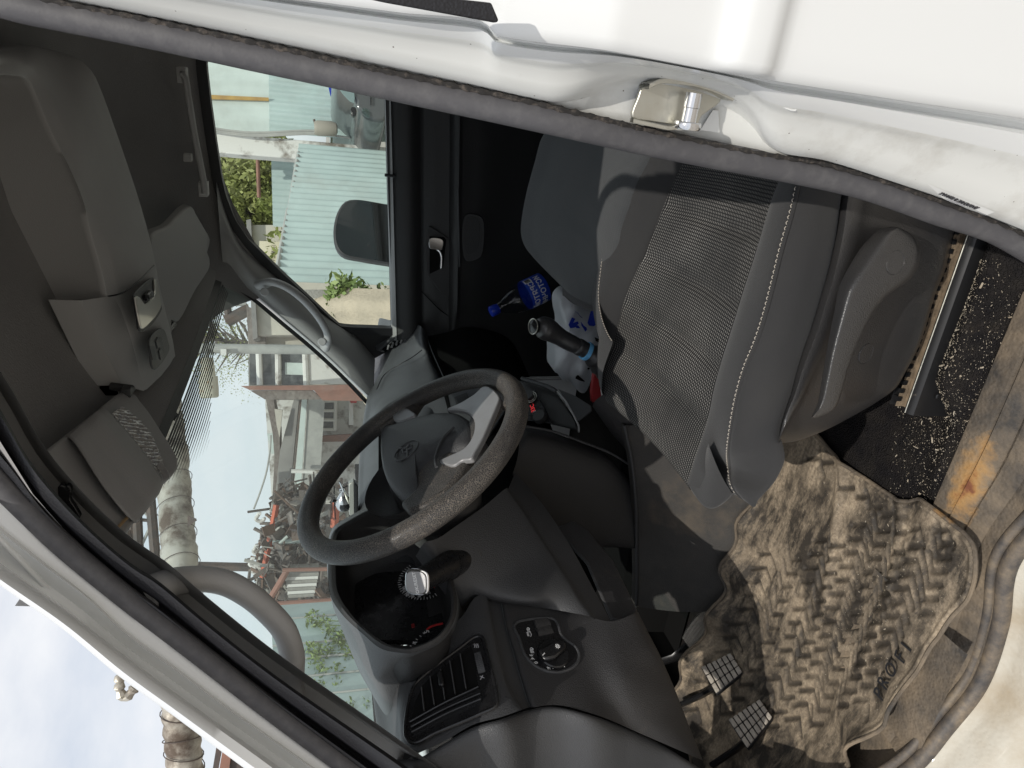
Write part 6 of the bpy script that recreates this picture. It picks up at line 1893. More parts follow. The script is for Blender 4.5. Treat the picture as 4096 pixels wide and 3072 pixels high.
# toy helicopter on a solar base, standing on the dash behind the wheel
S_ = lambda L: [(1250 + x / 5.53, 1900 + y / 5.53) for x, y in L]
HY = aX((1415, 2000), -.80)[1]
hb0 = aY((1425, 2000), HY)
heli = empty('toy_helicopter', tuple(hb0), label='small chrome toy helicopter on a black base standing on the dash top', cat='toy helicopter')
hY = lambda p, dy=0.: aY(p, HY + dy)
dn = unit((1, -.3, 0))
ot = [hY(p) for p in S_([(810, 195), (915, 140), (1010, 235), (1010, 800), (925, 930), (810, 880)])]
hf = unit(np.cross(hY((1400, 1950)) - hY((1400, 2060)), (0, 0, 1)))
mb = MB(); mb.prism([hY(p) for p in S_([(915, 145), (1010, 245), (1015, 800), (928, 925)])], (-.35, .9, 0), .035); hang(mb.build('base_block', M['gloss_black'], None, mods=(('bevel', .002, 2),)), heli)
mb = MB(); mb.prism([hY(p) for p in S_([(812, 200), (915, 142), (926, 928), (812, 880)])], (-.35, .9, 0), .035); hang(mb.build('base_top', M['steel'], None, mods=(('bevel', .001, 2),)), heli)
ax_h = unit(hY(S_([(690, 800)])[0]) - hY(S_([(690, 340)])[0])); hL = np.linalg.norm(hY(S_([(690, 800)])[0]) - hY(S_([(690, 340)])[0]))
ho = hY(S_([(680, 340)])[0], .012)
mb = MB(); mb.lathe([(.0001, 0), (.004, .004), (.008, hL * .22), (.0145, hL * .5), (.0155, hL * .65), (.012, hL * .85), (.005, hL * .98), (.0001, hL)], ho, ax_h, 24); hang(mb.build('fuselage', M['chrome'], None, sharp=80), heli)
mb = MB(); mb.lathe([(.0146, hL * .52), (.0158, hL * .66), (.0122, hL * .86), (.0052, hL * .97)], ho + np.array([.0006, -.0006, -.0014]), ax_h, 24); hang(mb.build('cockpit_glass', M['gloss_black'], None, sharp=80), heli)
mb = MB(); mb.tube([hY(p, .012) for p in S_([(690, 360), (665, 290), (630, 200), (595, 145)])], [.0032, .0026, .002, .0016], seg=8); hang(mb.build('tail_boom', M['chrome'], None), heli)
mb = MB(); mb.tube([hY(p, .012) for p in S_([(640, 300), (600, 320), (600, 340), (690, 345)])], .0025, seg=8); hang(mb.build('tail_fin', M['chrome'], None), heli)
mb = MB(); mb.tube([hY(p, .012) for p in S_([(690, 280), (780, 235)])], .0016, seg=8); hang(mb.build('tail_strut', M['gloss_black'], None), heli)
mb = MB(); mb.tube([hY(p, .012) for p in S_([(560, 565), (470, 575), (440, 570)])], [.003, .003, .0035], seg=8); hang(mb.build('rotor_mast', M['gloss_black'], None), heli)
mb = MB(); mb.tube([hY(p, .012) for p in S_([(478, 240), (482, 450), (490, 700), (500, 950), (512, 985)])], .0012, seg=6, squash=.5); hang(mb.build('rotor_blade', M['gloss_black'], None), heli)
for x in (590, 690):
    mb = MB(); mb.tube([hY(p, .012) for p in S_([(720, x - 30), (815, x)])], .0012, seg=6); hang(mb.build('skid_leg', M['chrome'], None), heli)

# ------------------------------------------------------------------ crumbs and shavings: nobody could count them
rg = np.random.default_rng(21)
mb = MB()


def chip(c, s_, rg):
    R_ = Matrix.Rotation(rg.uniform(0, 6.28), 3, 'Z') @ Matrix.Rotation(rg.normal(0, .5), 3, 'X')
    ln = s_ * rg.uniform(.6, 2.6); w_ = s_ * rg.uniform(.35, .8); h_ = s_ * .3
    v = [np.array(R_ @ Vector((x * ln / 2 * rg.uniform(.7, 1.2), y * w_ / 2 * rg.uniform(.7, 1.2), z * h_ / 2))) + c for x, y, z in ((-1, -1, -1), (1, -1, -1), (1, 1, -1), (-1, 1, -1), (-.8, -.8, 1), (.8, -.8, 1), (.8, .8, 1), (-.8, .8, 1))]
    mb.add(v, [(3, 2, 1, 0), (4, 5, 6, 7), (0, 1, 5, 4), (1, 2, 6, 5), (2, 3, 7, 6), (3, 0, 4, 7)])


for k in range(6500):
    px, py = rg.uniform(3560, 4090), rg.uniform(1040, 2080)
    den = .25 + .75 * math.exp(-((px - 3900) / 160) ** 2) + .6 * math.exp(-((px - 3660) / 60) ** 2 - ((py - 1745) / 50) ** 2)
    if rg.uniform() > den: continue
    p = aZ((px, py), .006)
    if p[1] < .10 or p[1] > .5 or inside(np.array([p[:2]]), mo_)[0]: continue
    chip(np.array([p[0], p[1], zcarpet(p[0], p[1]) + .0012]), rg.choice([.0006, .0009, .0014, .0030], p=[.60, .30, .085, .015]), rg)
for k in range(1300):
    px, py = rg.uniform(3100, 3900), rg.normal(2280, 260)
    if rg.uniform() > .35 + .65 * math.exp(-((px - 3420 - (py - 2200) * .25) / 120) ** 2): continue
    p = aZ((px, py), .012)
    if not inside(np.array([p[:2]]), mo_)[0]: continue
    chip(np.array([p[0], p[1], hmat(p) + .0006]), rg.choice([.0006, .0010, .0018], p=[.65, .30, .05]), rg)
cr_ = mb.build('wood_crumbs', M['crumb'], None, smooth=False); tag(cr_, 'pale wood shavings and crumbs scattered over carpet and rubber mat', 'crumbs', kind='stuff')
# ------------------------------------------------------------------ the yard outside
GZ = -.85
M['gnd'] = pbr('trodden_yard_ground', (.34, .32, .285), .95, dust=((.22, .20, .17), .5, .45, .7), var=(.22, (.38, .35, .31)), grain=(9, .02))
mb = MB(); mb.grid([[np.array([x, y, GZ + .03 * math.sin(x * .7) * math.sin(y * .5)]) for x in np.linspace(-300, 300, 61)] for y in np.linspace(-300, 300, 61)])
o = mb.build('ground', M['gnd'], None, sharp=180); o['kind'] = 'structure'


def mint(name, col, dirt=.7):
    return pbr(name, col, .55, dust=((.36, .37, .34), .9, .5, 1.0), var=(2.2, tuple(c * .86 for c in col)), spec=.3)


M['mint'] = mint('pale_mint_sheet_metal', (.49, .60, .58)); M['mint_l'] = mint('faded_mint_sheet_metal', (.62, .70, .66)); M['mint_d'] = mint('darker_mint_sheet_metal', (.48, .58, .56))  # last one: slightly darker mint for the ribbed wall
M['concrete'] = pbr('rough_concrete', (.34, .33, .30), .9, var=(3, (.25, .24, .22)), grain=(40, .006))
M['oldwhite'] = pbr('peeling_whitewash', (.70, .69, .65), .85, dust=((.19, .16, .13), 2.6, .50, .66))
M['rustred'] = pbr('rust_red_steel', (.30, .15, .11), .75, var=(4, (.22, .12, .09)))
M['orange'] = pbr('red_lead_paint', (.50, .11, .05), .6, var=(5, (.36, .10, .06)))
M['plaster'] = pbr('beige_plaster', (.62, .58, .49), .9, var=(1.6, (.50, .47, .41)), dust=((.22, .20, .17), 1.5, .55, .8))
M['brick'] = pbr('dark_weathered_brick', (.17, .14, .125), .9, var=(3, (.24, .215, .19)), grain=(12, .02))
M['roofg'] = pbr('weathered_grey_roof', (.30, .29, .27), .85, var=(2, (.22, .21, .20)))
M['darkglass'] = pbr('broken_dark_window', (.05, .055, .06), .2, var=(4, (.16, .17, .17)))
M['pipe_wrap'] = pbr('foil_pipe_wrapping', (.50, .47, .40), .42, metal=.45, dust=((.16, .125, .10), 1.6, .44, .62), var=(3, (.60, .57, .50)))
M['foil'] = M['pipe_wrap']
M['darksteel'] = pbr('dark_rusty_steel', (.075, .065, .06), .7, var=(6, (.13, .09, .07)))
M['scrap'] = pbr('dark_scrap_metal', (.09, .085, .08), .8, var=(7, (.19, .155, .13)), dust=((.30, .27, .23), 5, .55, .8))
M['sand'] = pbr('heaped_sand', (.46, .39, .29), .95, var=(3, (.36, .31, .235)), grain=(30, .01))
M['leaf'] = pbr('spring_leaves', (.20, .235, .055), .6, var=(1.3, (.28, .29, .10)))
M['leaf_d'] = pbr('weed_leaves', (.15, .22, .06), .6, var=(2.5, (.24, .30, .10)))
M['bark'] = pbr('grey_bark', (.10, .085, .07), .9, var=(8, (.15, .13, .11)))
M['pole'] = pbr('galvanised_pole', (.42, .42, .39), .6, var=(5, (.33, .33, .31)))
M['lampcase'] = pbr('cream_lamp_housing', (.56, .53, .42), .6, dust=((.36, .18, .06), 9, .58, .72))


def thing(mb, name, mat, label, cat, group=None, **k):
    o = mb.build(name, mat, None, **k); tag(o, label, cat, group); return o


def corr(pts_top, pts_bot, pitch, amp, nper=6):
    """corrugated sheet between two edges (each two points), ribs standing upright"""
    a, b = np.array(pts_top[0]), np.array(pts_top[1]); c, d = np.array(pts_bot[0]), np.array(pts_bot[1])
    n = int(np.linalg.norm(b - a) / pitch * nper); nrm = unit(np.cross(b - a, (0, 0, 1)))
    if np.dot(nrm, CAM - a) < 0: nrm = -nrm
    t = np.linspace(0, 1, n)
    prof = np.tanh(2.2 * np.sin(np.arange(n) * 2 * math.pi / nper)) * amp
    return [[a * (1 - s_) + b * s_ + nrm * h for s_, h in zip(t, prof)], [c * (1 - s_) + d * s_ + nrm * h for s_, h in zip(t, prof)]], nrm


def dn_(p, z=GZ): return np.array([p[0], p[1], z])


# garages seen through the side window ---------------------------------------------------------
FYD = 13.0                                      # metres ahead
gw = lambda p, D=FYD: aD(p, D)
ga_ = empty('garage_building', tuple(dn_(gw((1300, 300)))), label='long pale mint metal garage with a dirty white pillar, right of the fence', cat='garage')
def hang2(o, root): return hang(o, root)


t0_, t1_ = gw((700, 40)), gw((700, 530)); m0, m1 = gw((1072, 40)), gw((1078, 530))
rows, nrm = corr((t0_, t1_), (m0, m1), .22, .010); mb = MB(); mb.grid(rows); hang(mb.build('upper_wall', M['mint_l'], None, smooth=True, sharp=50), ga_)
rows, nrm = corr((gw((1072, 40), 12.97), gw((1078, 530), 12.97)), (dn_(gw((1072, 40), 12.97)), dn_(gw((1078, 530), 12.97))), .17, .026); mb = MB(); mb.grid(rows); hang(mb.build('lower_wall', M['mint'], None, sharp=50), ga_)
pl = [gw(p, 12.8) for p in ((740, 520), (740, 600))]
mb = MB(); mb.prism([pl[0], pl[1], dn_(pl[1]), dn_(pl[0])], -nrm, .25); hang(mb.build('pillar', M['oldwhite'], None, mods=(('bevel', .02, 2),)), ga_)
mb = MB(); mb.prism([gw(p, 12.95) for p in ((780, 378), (780, 396), (1075, 405), (1075, 392))], -nrm, -.02); hang(mb.build('rust_streak', pbr('ochre_rust', (.50, .33, .10), .8, var=(5, (.36, .22, .08))), None), ga_)
for dx, y in ((0, 512), (5, 520), (12, 526)):
    mb = MB(); mb.tube([gw((850 + x, y + 10 * math.sin(x / 90.) + x * .05), 12.6) for x in np.linspace(-90, 430 + dx * 10, 24)], .018, seg=6); hang(mb.build('wall_cable', M['pole'], None), ga_)
tank = empty('wall_lamp', tuple(gw((1300, 510), 12.4)), label='dusty grey flood lamp on a bracket on the garage pillar', cat='wall lamp')
ta, tb_ = gw((1262, 512), 12.4), gw((1340, 516), 12.4)
mb = MB(); mb.lathe([(.0001, 0), (.10, .0), (.125, .05), (.125, .28), (.10, .36), (.06, .38), (.0001, .38)], ta + np.array([0, 0, .02]), unit(tb_ - ta), 20); hang(mb.build('lamp_body', pbr('dusty_grey_metal', (.33, .30, .25), .6), None, mods=()), tank)
mb = MB(); mb.tube([gw((1256, 478), 12.5), gw((1262, 500), 12.5)], .02, seg=8); hang(mb.build('lamp_bracket', M['darksteel'], None), tank)

# parked car, mostly hidden by the door post
cr0 = 11.2
car = empty('parked_car', tuple(dn_(gw((1400, 380), cr0))), label='dark grey car parked nose on in front of the garage', cat='car')
CB_ = [(1545, 300), (1545, 478), (1500, 484), (1462, 470), (1440, 445), (1425, 432), (1420, 400), (1400, 385), (1370, 360), (1345, 345), (1338, 330), (1330, 300), (1345, 200), (1545, 200)]
carp = pbr('dark_grey_car_paint', (.075, .08, .083), .3, coat=.6)
o_ = [gw(p, cr0) for p in cr(CB_, 60, closed=True)]
mb = MB(); mb.prism(o_, -nrm, 3.6); hang(mb.build('body', carp, None, mods=(('bevel', .06, 3),)), car)
mb = MB(); mb.prism([gw(p, cr0 - .03) for p in cr([(1350, 340), (1415, 412), (1412, 330), (1402, 250), (1352, 260)], 24, closed=True)], -nrm, .02); hang(mb.build('windscreen', pbr('car_glass', (.20, .27, .27), .12), None), car)
mb = MB(); mb.prism([gw(p, cr0 - .08) for p in cr([(1402, 440), (1420, 438), (1424, 465), (1414, 474), (1404, 462)], 16, closed=True)], -nrm, -.10); hang(mb.build('side_mirror', M['gloss_black'], None, mods=(('bevel', .01, 2),)), car)
mb = MB(); mb.prism([gw(p, cr0 - .03) for p in cr([(1448, 452), (1478, 470), (1475, 440), (1452, 432)], 16, closed=True)], -nrm, .03); hang(mb.build('headlight', M['side_glass'], None), car)
for y in (400, 412, 424): 
    mb = MB(); mb.prism([gw(p, cr0 - .04) for p in ((1482, y - 60), (1486, y - 60), (1486, y - 5), (1482, y - 5))], -nrm, .02)
    hang(mb.build('grille_bar', M['gloss_black'], None), car)
sgn = gw((1322, 365), 12.6); mb = MB(); mb.prism([gw(p, 12.7) for p in ((1312, 340), (1320, 338), (1334, 380), (1322, 384))], -nrm, .02)
thing(mb, 'blue_plate', M['deep_blue'], 'small bright blue plate fixed to the mint garage wall above the car', 'plate')

# gate post trims, tree, fence
rows, n2 = corr((gw((835, 596), 14.6), gw((835, 660), 14.6)), (gw((885, 596), 14.6), gw((885, 650), 14.6)), .3, .012)
gt = empty('gate_beam', tuple(dn_(gw((860, 630), 14.6))), label='pale rusty beam over the open gateway, above the tree', cat='beam')
mb = MB(); mb.prism([gw(p, 14.5) for p in ((780, 575), (866, 575), (866, 606), (880, 606), (884, 640), (780, 640))], -nrm, -.2); hang(mb.build('beam_panel', M['mint_l'], None), gt)
mb = MB(); mb.tube([gw((864, 590), 14.3), gw((866, 670), 14.3)], .06, seg=8); hang(mb.build('beam_tube', M['oldwhite'], None), gt)
mb = MB(); mb.tube([gw((1030, 618), 14.3), gw((1036, 790), 14.3)], .035, seg=8)
thing(mb, 'rusty_rail', M['rustred'], 'thin rusty rail crossing in front of the green tree', 'rail')


def leaves(mb, c, R_, n, s_, rg, flat=1.0):
    v, f = [], []
    for k in range(n):
        d = rg.normal(0, 1, 3); d /= np.linalg.norm(d); q = np.array(c) + d * np.array(R_) * rg.uniform(.3, 1) ** .6
        a = rg.normal(0, 1, 3); a = unit(a); b = unit(np.cross(a, rg.normal(0, 1, 3))); ss = s_ * rg.uniform(.6, 1.5)
        i = len(mb.v); mb.v += [tuple(q - a * ss), tuple(q + b * ss * .45), tuple(q + a * ss), tuple(q - b * ss * .45)]; mb.f.append((i, i + 1, i + 2, i + 3))


rg = np.random.default_rng(8)
tD = 19.0
tree = empty('leafy_tree', tuple(dn_(gw((980, 800), tD))), label='bright spring green tree behind the mint fence', cat='tree')
mb = MB(); tr0 = dn_(gw((1000, 830), tD)); mb.tube([tr0, tr0 + np.array([.2, 0, 2]), gw((1000, 850), tD), gw((940, 780), tD), gw((880, 740), tD)], [.2, .16, .12, .07, .03], seg=8)
for p in ((890, 640), (930, 700), (960, 880), (900, 900)): mb.tube([gw((1010, 840), tD), gw(((p[0] + 1010) / 2, (p[1] + 840) / 2 + 15), tD - .3), gw(p, tD)], [.08, .05, .02], seg=6)
hang(mb.build('trunk', M['bark'], None), tree)
mb = MB()
for k in range(150):
    p = (rg.uniform(850, 1120), rg.uniform(600, 1010)); D_ = tD + rg.normal(0, 1.0)
    c = gw(p, D_); s_ = rg.uniform(.25, .7); leaves(mb, c, (s_, s_, s_ * .7), int(130 * s_ / .5), .075, rg)
hang(mb.build('crown', M['leaf'], None, smooth=False), tree)
# distant dark bushes behind the tree
mb = MB()
for k in range(60):
    leaves(mb, gw((rg.uniform(900, 1100), rg.uniform(560, 1010)), tD + 3.5), (1.1, 1.1, .9), 60, .16, rg)
thing(mb, 'background_bushes', M['leaf_d'], 'darker green bushes behind the leafy tree', 'bushes', smooth=False)

# finely ribbed wall behind, and the sloping fence
b0_, b1_ = gw((1084, 598), 15.2), gw((1092, 905), 15.2)
rows, n3 = corr((b0_, b1_), (dn_(b0_), dn_(b1_)), .13, .016)
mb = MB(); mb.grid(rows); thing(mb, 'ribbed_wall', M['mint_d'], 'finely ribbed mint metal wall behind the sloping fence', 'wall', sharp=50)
f0, f1 = aD((1196, 575), 12.4), aD((1098, 1130), 9.6)
rows, n4 = corr((f0, f1), (dn_(f0), dn_(f1)), .16, .020)
fence = empty('metal_fence', tuple(dn_((f0 + f1) / 2)), label='corrugated mint metal fence topped by a sloping rail', cat='fence')
mb = MB(); mb.grid(rows); hang(mb.build('fence_sheet', M['mint'], None, sharp=50), fence)
mb = MB(); mb.tube([aD((1194, 612), 12.2), aD((1158, 840), 11.0)], .035, seg=8); hang(mb.build('top_rail', M['pole'], None), fence)
mb = MB(); mb.tube([aD((1152, 838), 10.98), aD((1104, 1100), 9.7)], .03, seg=8); hang(mb.build('top_rail', M['pole'], None), fence)
fb0, fb1 = aD((1600, 1160), 9.35), aD((1140, 1168), 9.35)
mb = MB(); mb.prism([aD(p, 9.3) for p in ((1100, 1160), (1600, 1158), (1600, 1196), (1100, 1192))], (.3, -.9, 0), .25); hang(mb.build('concrete_base', M['concrete'], None), fence)

# plaster house with sign board
hs = empty('plaster_house', tuple(dn_(gw((1050, 1000), 17))), label='old beige plaster house with a pale sign board, behind the fence', cat='house')
mb = MB(); mb.prism([aD(p, 16.5) for p in ((1000, 900), (1600, 900), (1600, 1340), (1020, 1340))], (-.42, .9, 0), 5); hang(mb.build('wall', M['plaster'], None), hs)
mb = MB(); mb.prism([aD(p, 16.3) for p in ((985, 880), (1003, 876), (1030, 1350), (1012, 1360))], (-.42, .9, 0), 5.4); hang(mb.build('eave', M['roofg'], None), hs)
SGN = [(1038, 965), (1128, 970), (1128, 1110), (1036, 1106)]
sp_ = [aD(p, 16.2) for p in SGN]; sn = unit(np.cross(sp_[1] - sp_[0], sp_[3] - sp_[0])); sn = sn if np.dot(sn, CAM - sp_[0]) > 0 else -sn
mb = MB(); mb.prism(sp_, sn, .04); sb_ = hang(mb.build('sign_board', pbr('pale_cream_board', (.70, .64, .48), .6), None), hs)
text('lettering', 'СУШИ(6)', aD((1094, 1022), 16.2) + sn * .05, np.cross((0, 0, 1), sn), (0, 0, 1), .085 * 1.25, pbr('faded_sign_print', (.20, .17, .12), .8), hs)
bpy.data.objects['lettering' if False else sb_.name]
_l = [o for o in hs.children if o.name.startswith('lettering')]
for o in _l: o.matrix_parent_inverse = Matrix.Translation(-Vector(hs.location))
# sand heap with a black pipe half buried, weeds
rows = []
for i, D_ in enumerate((9.1, 8.9, 8.6, 8.2, 7.6, 6.8)):
    row = []
    for y in np.linspace(1150, 1700, 40):
        top = np.interp(y, [1150, 1195, 1240, 1300, 1400, 1700], [1330, 1258, 1268, 1300, 1390, 1500]) + 14 * math.sin(y * .05)
        q = aD((top, y), 9.1); k = i / 5
        p = aD((top, y), 9.1); p = p + (CAM - p) * np.array([1, 1, 0]) * (.055 * i) ; p[2] = p[2] * (1 - k ** 1.3) + GZ * k ** 1.3
        row.append(p)
    rows.append(row)
mb = MB(); mb.grid(rows); thing(mb, 'sand_heap', M['sand'], 'heap of beige sand at the foot of the mint fence', 'sand heap', sharp=180)
P = [aD(p, 8.95) for p in cr([(1326, 1206), (1350, 1240), (1375, 1255), (1410, 1245), (1450, 1220), (1520, 1206), (1600, 1205)], 24)]
mb = MB(); mb.tube(P, .05, seg=8); thing(mb, 'black_hose', M['rubber_dark'], 'thick black hose bent over the sand heap below the fence', 'hose')
for nm, pts, lab in (('weed_plant', ((1352, 1140, .16), (1380, 1160, .20), (1420, 1165, .16), (1345, 1190, .14)), 'light green weed growing highest at the fence foot'), ('weed_plant', ((1372, 1200, .2), (1420, 1196, .22), (1470, 1200, .2), (1340, 1215, .1)), 'wide low green weed over the black hose'), ('weed_plant', ((1530, 1195, .16), (1515, 1240, .2), (1530, 1290, .25)), 'pale green weed on the right part of the sand heap')):
    mb = MB()
    for px, py, s_ in pts: leaves(mb, aD((px, py), 8.75), (s_ * 1.2, s_ * 1.2, s_), 80, .045, rg)
    for px, py, s_ in pts: mb.tube([aD((px + 60, py + 6), 8.8), aD((px, py), 8.75)], .008, seg=5)
    thing(mb, nm, M['leaf_d'], lab, 'weed', 'weeds along the fence', smooth=False)

# ------------------------------------------------------------------ in front of the truck, through the windshield
def slab(pts, D_, th, name, mat, root, **k):
    P_ = [aD(p, D_) for p in pts]; n_ = unit(np.cross(P_[1] - P_[0], P_[2] - P_[0])); n_ = n_ if np.dot(n_, CAM - P_[0]) < 0 else -n_
    mb = MB(); mb.prism(P_, n_, th); o = mb.build(name, mat, None, **k); return hang(o, root)


def bar(a, b, D_, r, name, mat, root):
    mb = MB(); mb.tube([aD(a, D_), aD(b, D_)], r, seg=8); return hang(mb.build(name, mat, None), root)


def root_at(name, p, D_, label, cat, group=None): return empty(name, tuple(dn_(aD(p, D_))), label=label, cat=cat, group=group)


# overhead heating pipe
pr_ = root_at('heating_pipe', (700, 1900), 15, 'thick foil wrapped heating pipe crossing overhead on trestles', 'pipe')
PP = [(640, 1480), (655, 1600), (672, 1700), (690, 1850), (700, 2000), (712, 2150), (725, 2300), (735, 2450), (750, 2620), (755, 2760)]
P = cr([aD(p, D_) for p, D_ in zip(PP, np.linspace(16.5, 12.0, 10))], 70)
rg = np.random.default_rng(5)
mb = MB(); mb.tube(P, .30 * (1 + .05 * np.sin(np.arange(70) * .9) + rg.normal(0, .035, 70)), seg=18); pbody = hang(mb.build('wrapped_pipe', M['pipe_wrap'], None, sharp=180), pr_)
for k in range(4, 66, 6):
    T_ = unit(P[k + 1] - P[k]); e_ = unit(np.cross(T_, (0, 0, 1))); f_2 = np.cross(T_, e_)
    mb = MB(); mb.tube([P[k] + (e_ * math.cos(a) + f_2 * math.sin(a)) * .325 + T_ * .06 * math.sin(a + k) for a in np.linspace(0, 6.283, 20, endpoint=False)], .007, seg=5, closed=True); hang(mb.build('wire_tie', M['darksteel'], None), pr_)
mb = MB(); tn = aD((775, 2075), 13.6); mb.prism([aD(p, 13.5) for p in ((752, 2062), (785, 2074), (788, 2082), (764, 2098), (750, 2110))], (.5, -.8, 0), .03); hang(mb.build('hanging_scrap', M['darksteel'], None), pr_)
# near end of the same line seen left of the front pillar
p2 = root_at('wrapped_pipe_end', (730, 3000), 10, 'foil wrapped pipe in pinkish silver seen left of the front pillar', 'pipe')
P = cr([aD(p, 8.5) for p in ((715, 2780), (725, 2900), (735, 3010), (745, 3140), (752, 3260))], 40)
mb = MB(); mb.tube(P, .185 * (1 + .06 * np.sin(np.arange(40) * 1.3)), seg=16); hang(mb.build('wrapped_pipe', M['pipe_wrap'], None, sharp=180), p2)
for k in (6, 14, 19, 24, 30):
    T_ = unit(P[k + 1] - P[k]); e_ = unit(np.cross(T_, (0, 0, 1))); f_2 = np.cross(T_, e_); mb = MB(); mb.tube([P[k] + (e_ * math.cos(a) + f_2 * math.sin(a)) * .2 + T_ * .05 * math.sin(a + k) for a in np.linspace(0, 6.283, 20, endpoint=False)], .006, seg=5, closed=True); hang(mb.build('wire_tie', M['darksteel'], None), p2)
mb = MB(); mb.tube([aD(p, 8.5) for p in ((672, 2970), (676, 3010), (680, 3060))], .02, seg=6); hang(mb.build('pipe_clip', M['darksteel'], None), p2)
mb = MB(); mb.tube([aD(p, 8.4) for p in cr([(470, 2700), (482, 2728), (478, 2748), (496, 2792), (515, 2780), (540, 2750)], 16)], [.03 + .03 * abs(math.sin(i)) for i in range(16)], seg=8)
thing(mb, 'foil_scrap', M['pipe_wrap'], 'loose scrap of silver foil above the pipe, beside the front pillar', 'foil')
be = root_at('steel_beam', (920, 3050), 9, 'red brown steel beam at the lower left corner below the pipe', 'beam')
slab(((870, 2960), (890, 2980), (850, 3200), (830, 3200)), 8.0, .1, 'beam_flange', M['darksteel'], be); slab(((893, 2985), (925, 3010), (900, 3200), (856, 3200)), 7.95, .1, 'beam_web', M['rustred'], be); slab(((926, 3012), (980, 3060), (960, 3200), (905, 3200)), 8.0, .1, 'beam_flange', M['darksteel'], be)
# trestle with lattice above the pipe
ls_ = root_at('pipe_trestle', (560, 2150), 16, 'dark steel lattice trestle standing above the heating pipe', 'trestle')
for a, b, r_ in (((600, 1980), (628, 2300), .10), ((545, 2000), (560, 2320), .10), ((525, 2050), (535, 2350), .05), ((548, 2010), (600, 2075), .03), ((548, 2222), (604, 2100), .03), ((548, 2078), (600, 2082), .035), ((555, 2262), (612, 2260), .04), ((512, 2120), (520, 2240), .08)):
    bar(a, b, 16, r_, 'lattice_bar', M['darksteel'] if r_ > .03 else M['pole'], ls_)
for p in ((604, 2260), (552, 2262)): bar(p, (p[0] + 900, p[1] + 20), 16, .09, 'trestle_leg', M['darksteel'], ls_) if p[0] > 600 else None
# street lamp
sl_ = root_at('street_lamp', (760, 1395), 13, 'slim grey pole carrying a rusty cream lamp housing on an arm', 'street lamp')
mb = MB(); q0_ = aD((690, 1392), 13); mb.tube([q0_, dn_(q0_)], .085, seg=12); hang(mb.build('pole', M['pole'], None), sl_)
bar((826, 1395), (828, 1440), 12.9, .03, 'arm', M['pole'], sl_)
mb = MB(); a, b = aD((828, 1432), 12.9), aD((838, 1592), 12.9)
ax = unit(b - a); L_ = np.linalg.norm(b - a)
mb.lathe([(.0001, 0), (.10, 0), (.12, L_ * .45), (.15, L_ * .46), (.155, L_ * .75), (.15, L_ * .97), (.12, L_), (.0001, L_)], a, ax, 16); hang(mb.build('lamp_housing', M['lampcase'], None, sharp=30), sl_)
slab(((882, 1396), (905, 1396), (905, 1420), (882, 1420)), 12.8, .1, 'switch_box', M['oldwhite'], sl_)
# bare-branched spring tree behind
t2 = root_at('budding_tree', (900, 1400), 24, 'tall budding tree with thin bare branches behind the street lamp', 'tree')
mb = MB()
trk = aD((1250, 1390), 24); mb.tube([dn_(trk), trk, aD((950, 1380), 24), aD((760, 1330), 24)], [.3, .22, .12, .04], seg=8)
for k in range(60):
    s0_ = rg.uniform(0, 1); a0 = (1150 - 330 * s0_, 1385 - 30 * s0_); ang = rg.uniform(-1, 1); ln = rg.uniform(60, 170)
    b_ = (a0[0] - ln * .8 * rg.uniform(.5, 1), a0[1] + ln * ang * 1.2); m_ = ((a0[0] + b_[0]) / 2 + rg.normal(0, 8), (a0[1] + b_[1]) / 2 + rg.normal(0, 8)); D_ = 24 + rg.normal(0, 1)
    mb.tube([aD(a0, 24), aD(m_, D_), aD(b_, D_)], [.05, .03, .012], seg=5)
hang(mb.build('trunk', M['bark'], None), t2)
mb = MB()
for k in range(170): leaves(mb, aD((rg.uniform(770, 1130), rg.normal(1370, 95)), 24 + rg.normal(0, 1)), (.5, .5, .4), 26, .03, rg)
hang(mb.build('crown', M['leaf'], None, smooth=False), t2)
# crane jib seen high in the corner
cj = root_at('gantry', (960, 1200), 20, 'blue grey steel gantry with a slanting brace near the pillar', 'gantry')
for a, b, r_ in (((900, 1135), (915, 1290), .09), ((850, 1212), (985, 1215), .07), ((915, 1205), (975, 1165), .05), ((905, 1285), (1000, 1235), .16), ((880, 1130), (872, 1200), .03)): bar(a, b, 20, r_, 'steel_bar', M['pole'] if r_ < .08 else M['darksteel'], cj)
bar((915, 1205), (965, 1180), 19.8, .06, 'red_brace', M['rustred'], cj)
# ruined building with dark windows
rb_ = root_at('ruined_building', (1100, 1450), 17, 'ruined grey building with broken dark windows and white posts', 'building')
slab(((990, 1230), (1700, 1230), (1700, 1560), (995, 1560)), 17.5, 6, 'wall', M['plaster'], rb_)
slab(((985, 1220), (1060, 1270), (1062, 1400), (995, 1395)), 17.2, .3, 'gable', M['brick'], rb_)
W_ = slab(((998, 1405), (1222, 1408), (1222, 1542), (1000, 1540)), 17.3, .1, 'window', M['darkglass'], rb_)
for a, b in (((1035, 1405), (1040, 1540)), ((1112, 1405), (1114, 1540)), ((1220, 1402), (1226, 1544))): 
    o = bar(a, b, 17.2, .07, 'window_post', M['oldwhite'], rb_)
slab(((1140, 1450), (1215, 1452), (1215, 1500), (1140, 1498)), 17.25, .05, 'broken_pane', M['mint_l'], rb_)
slab(((1228, 1404), (1420, 1406), (1420, 1535), (1230, 1538)), 17.2, .1, 'plaster_panel', M['oldwhite'], rb_)
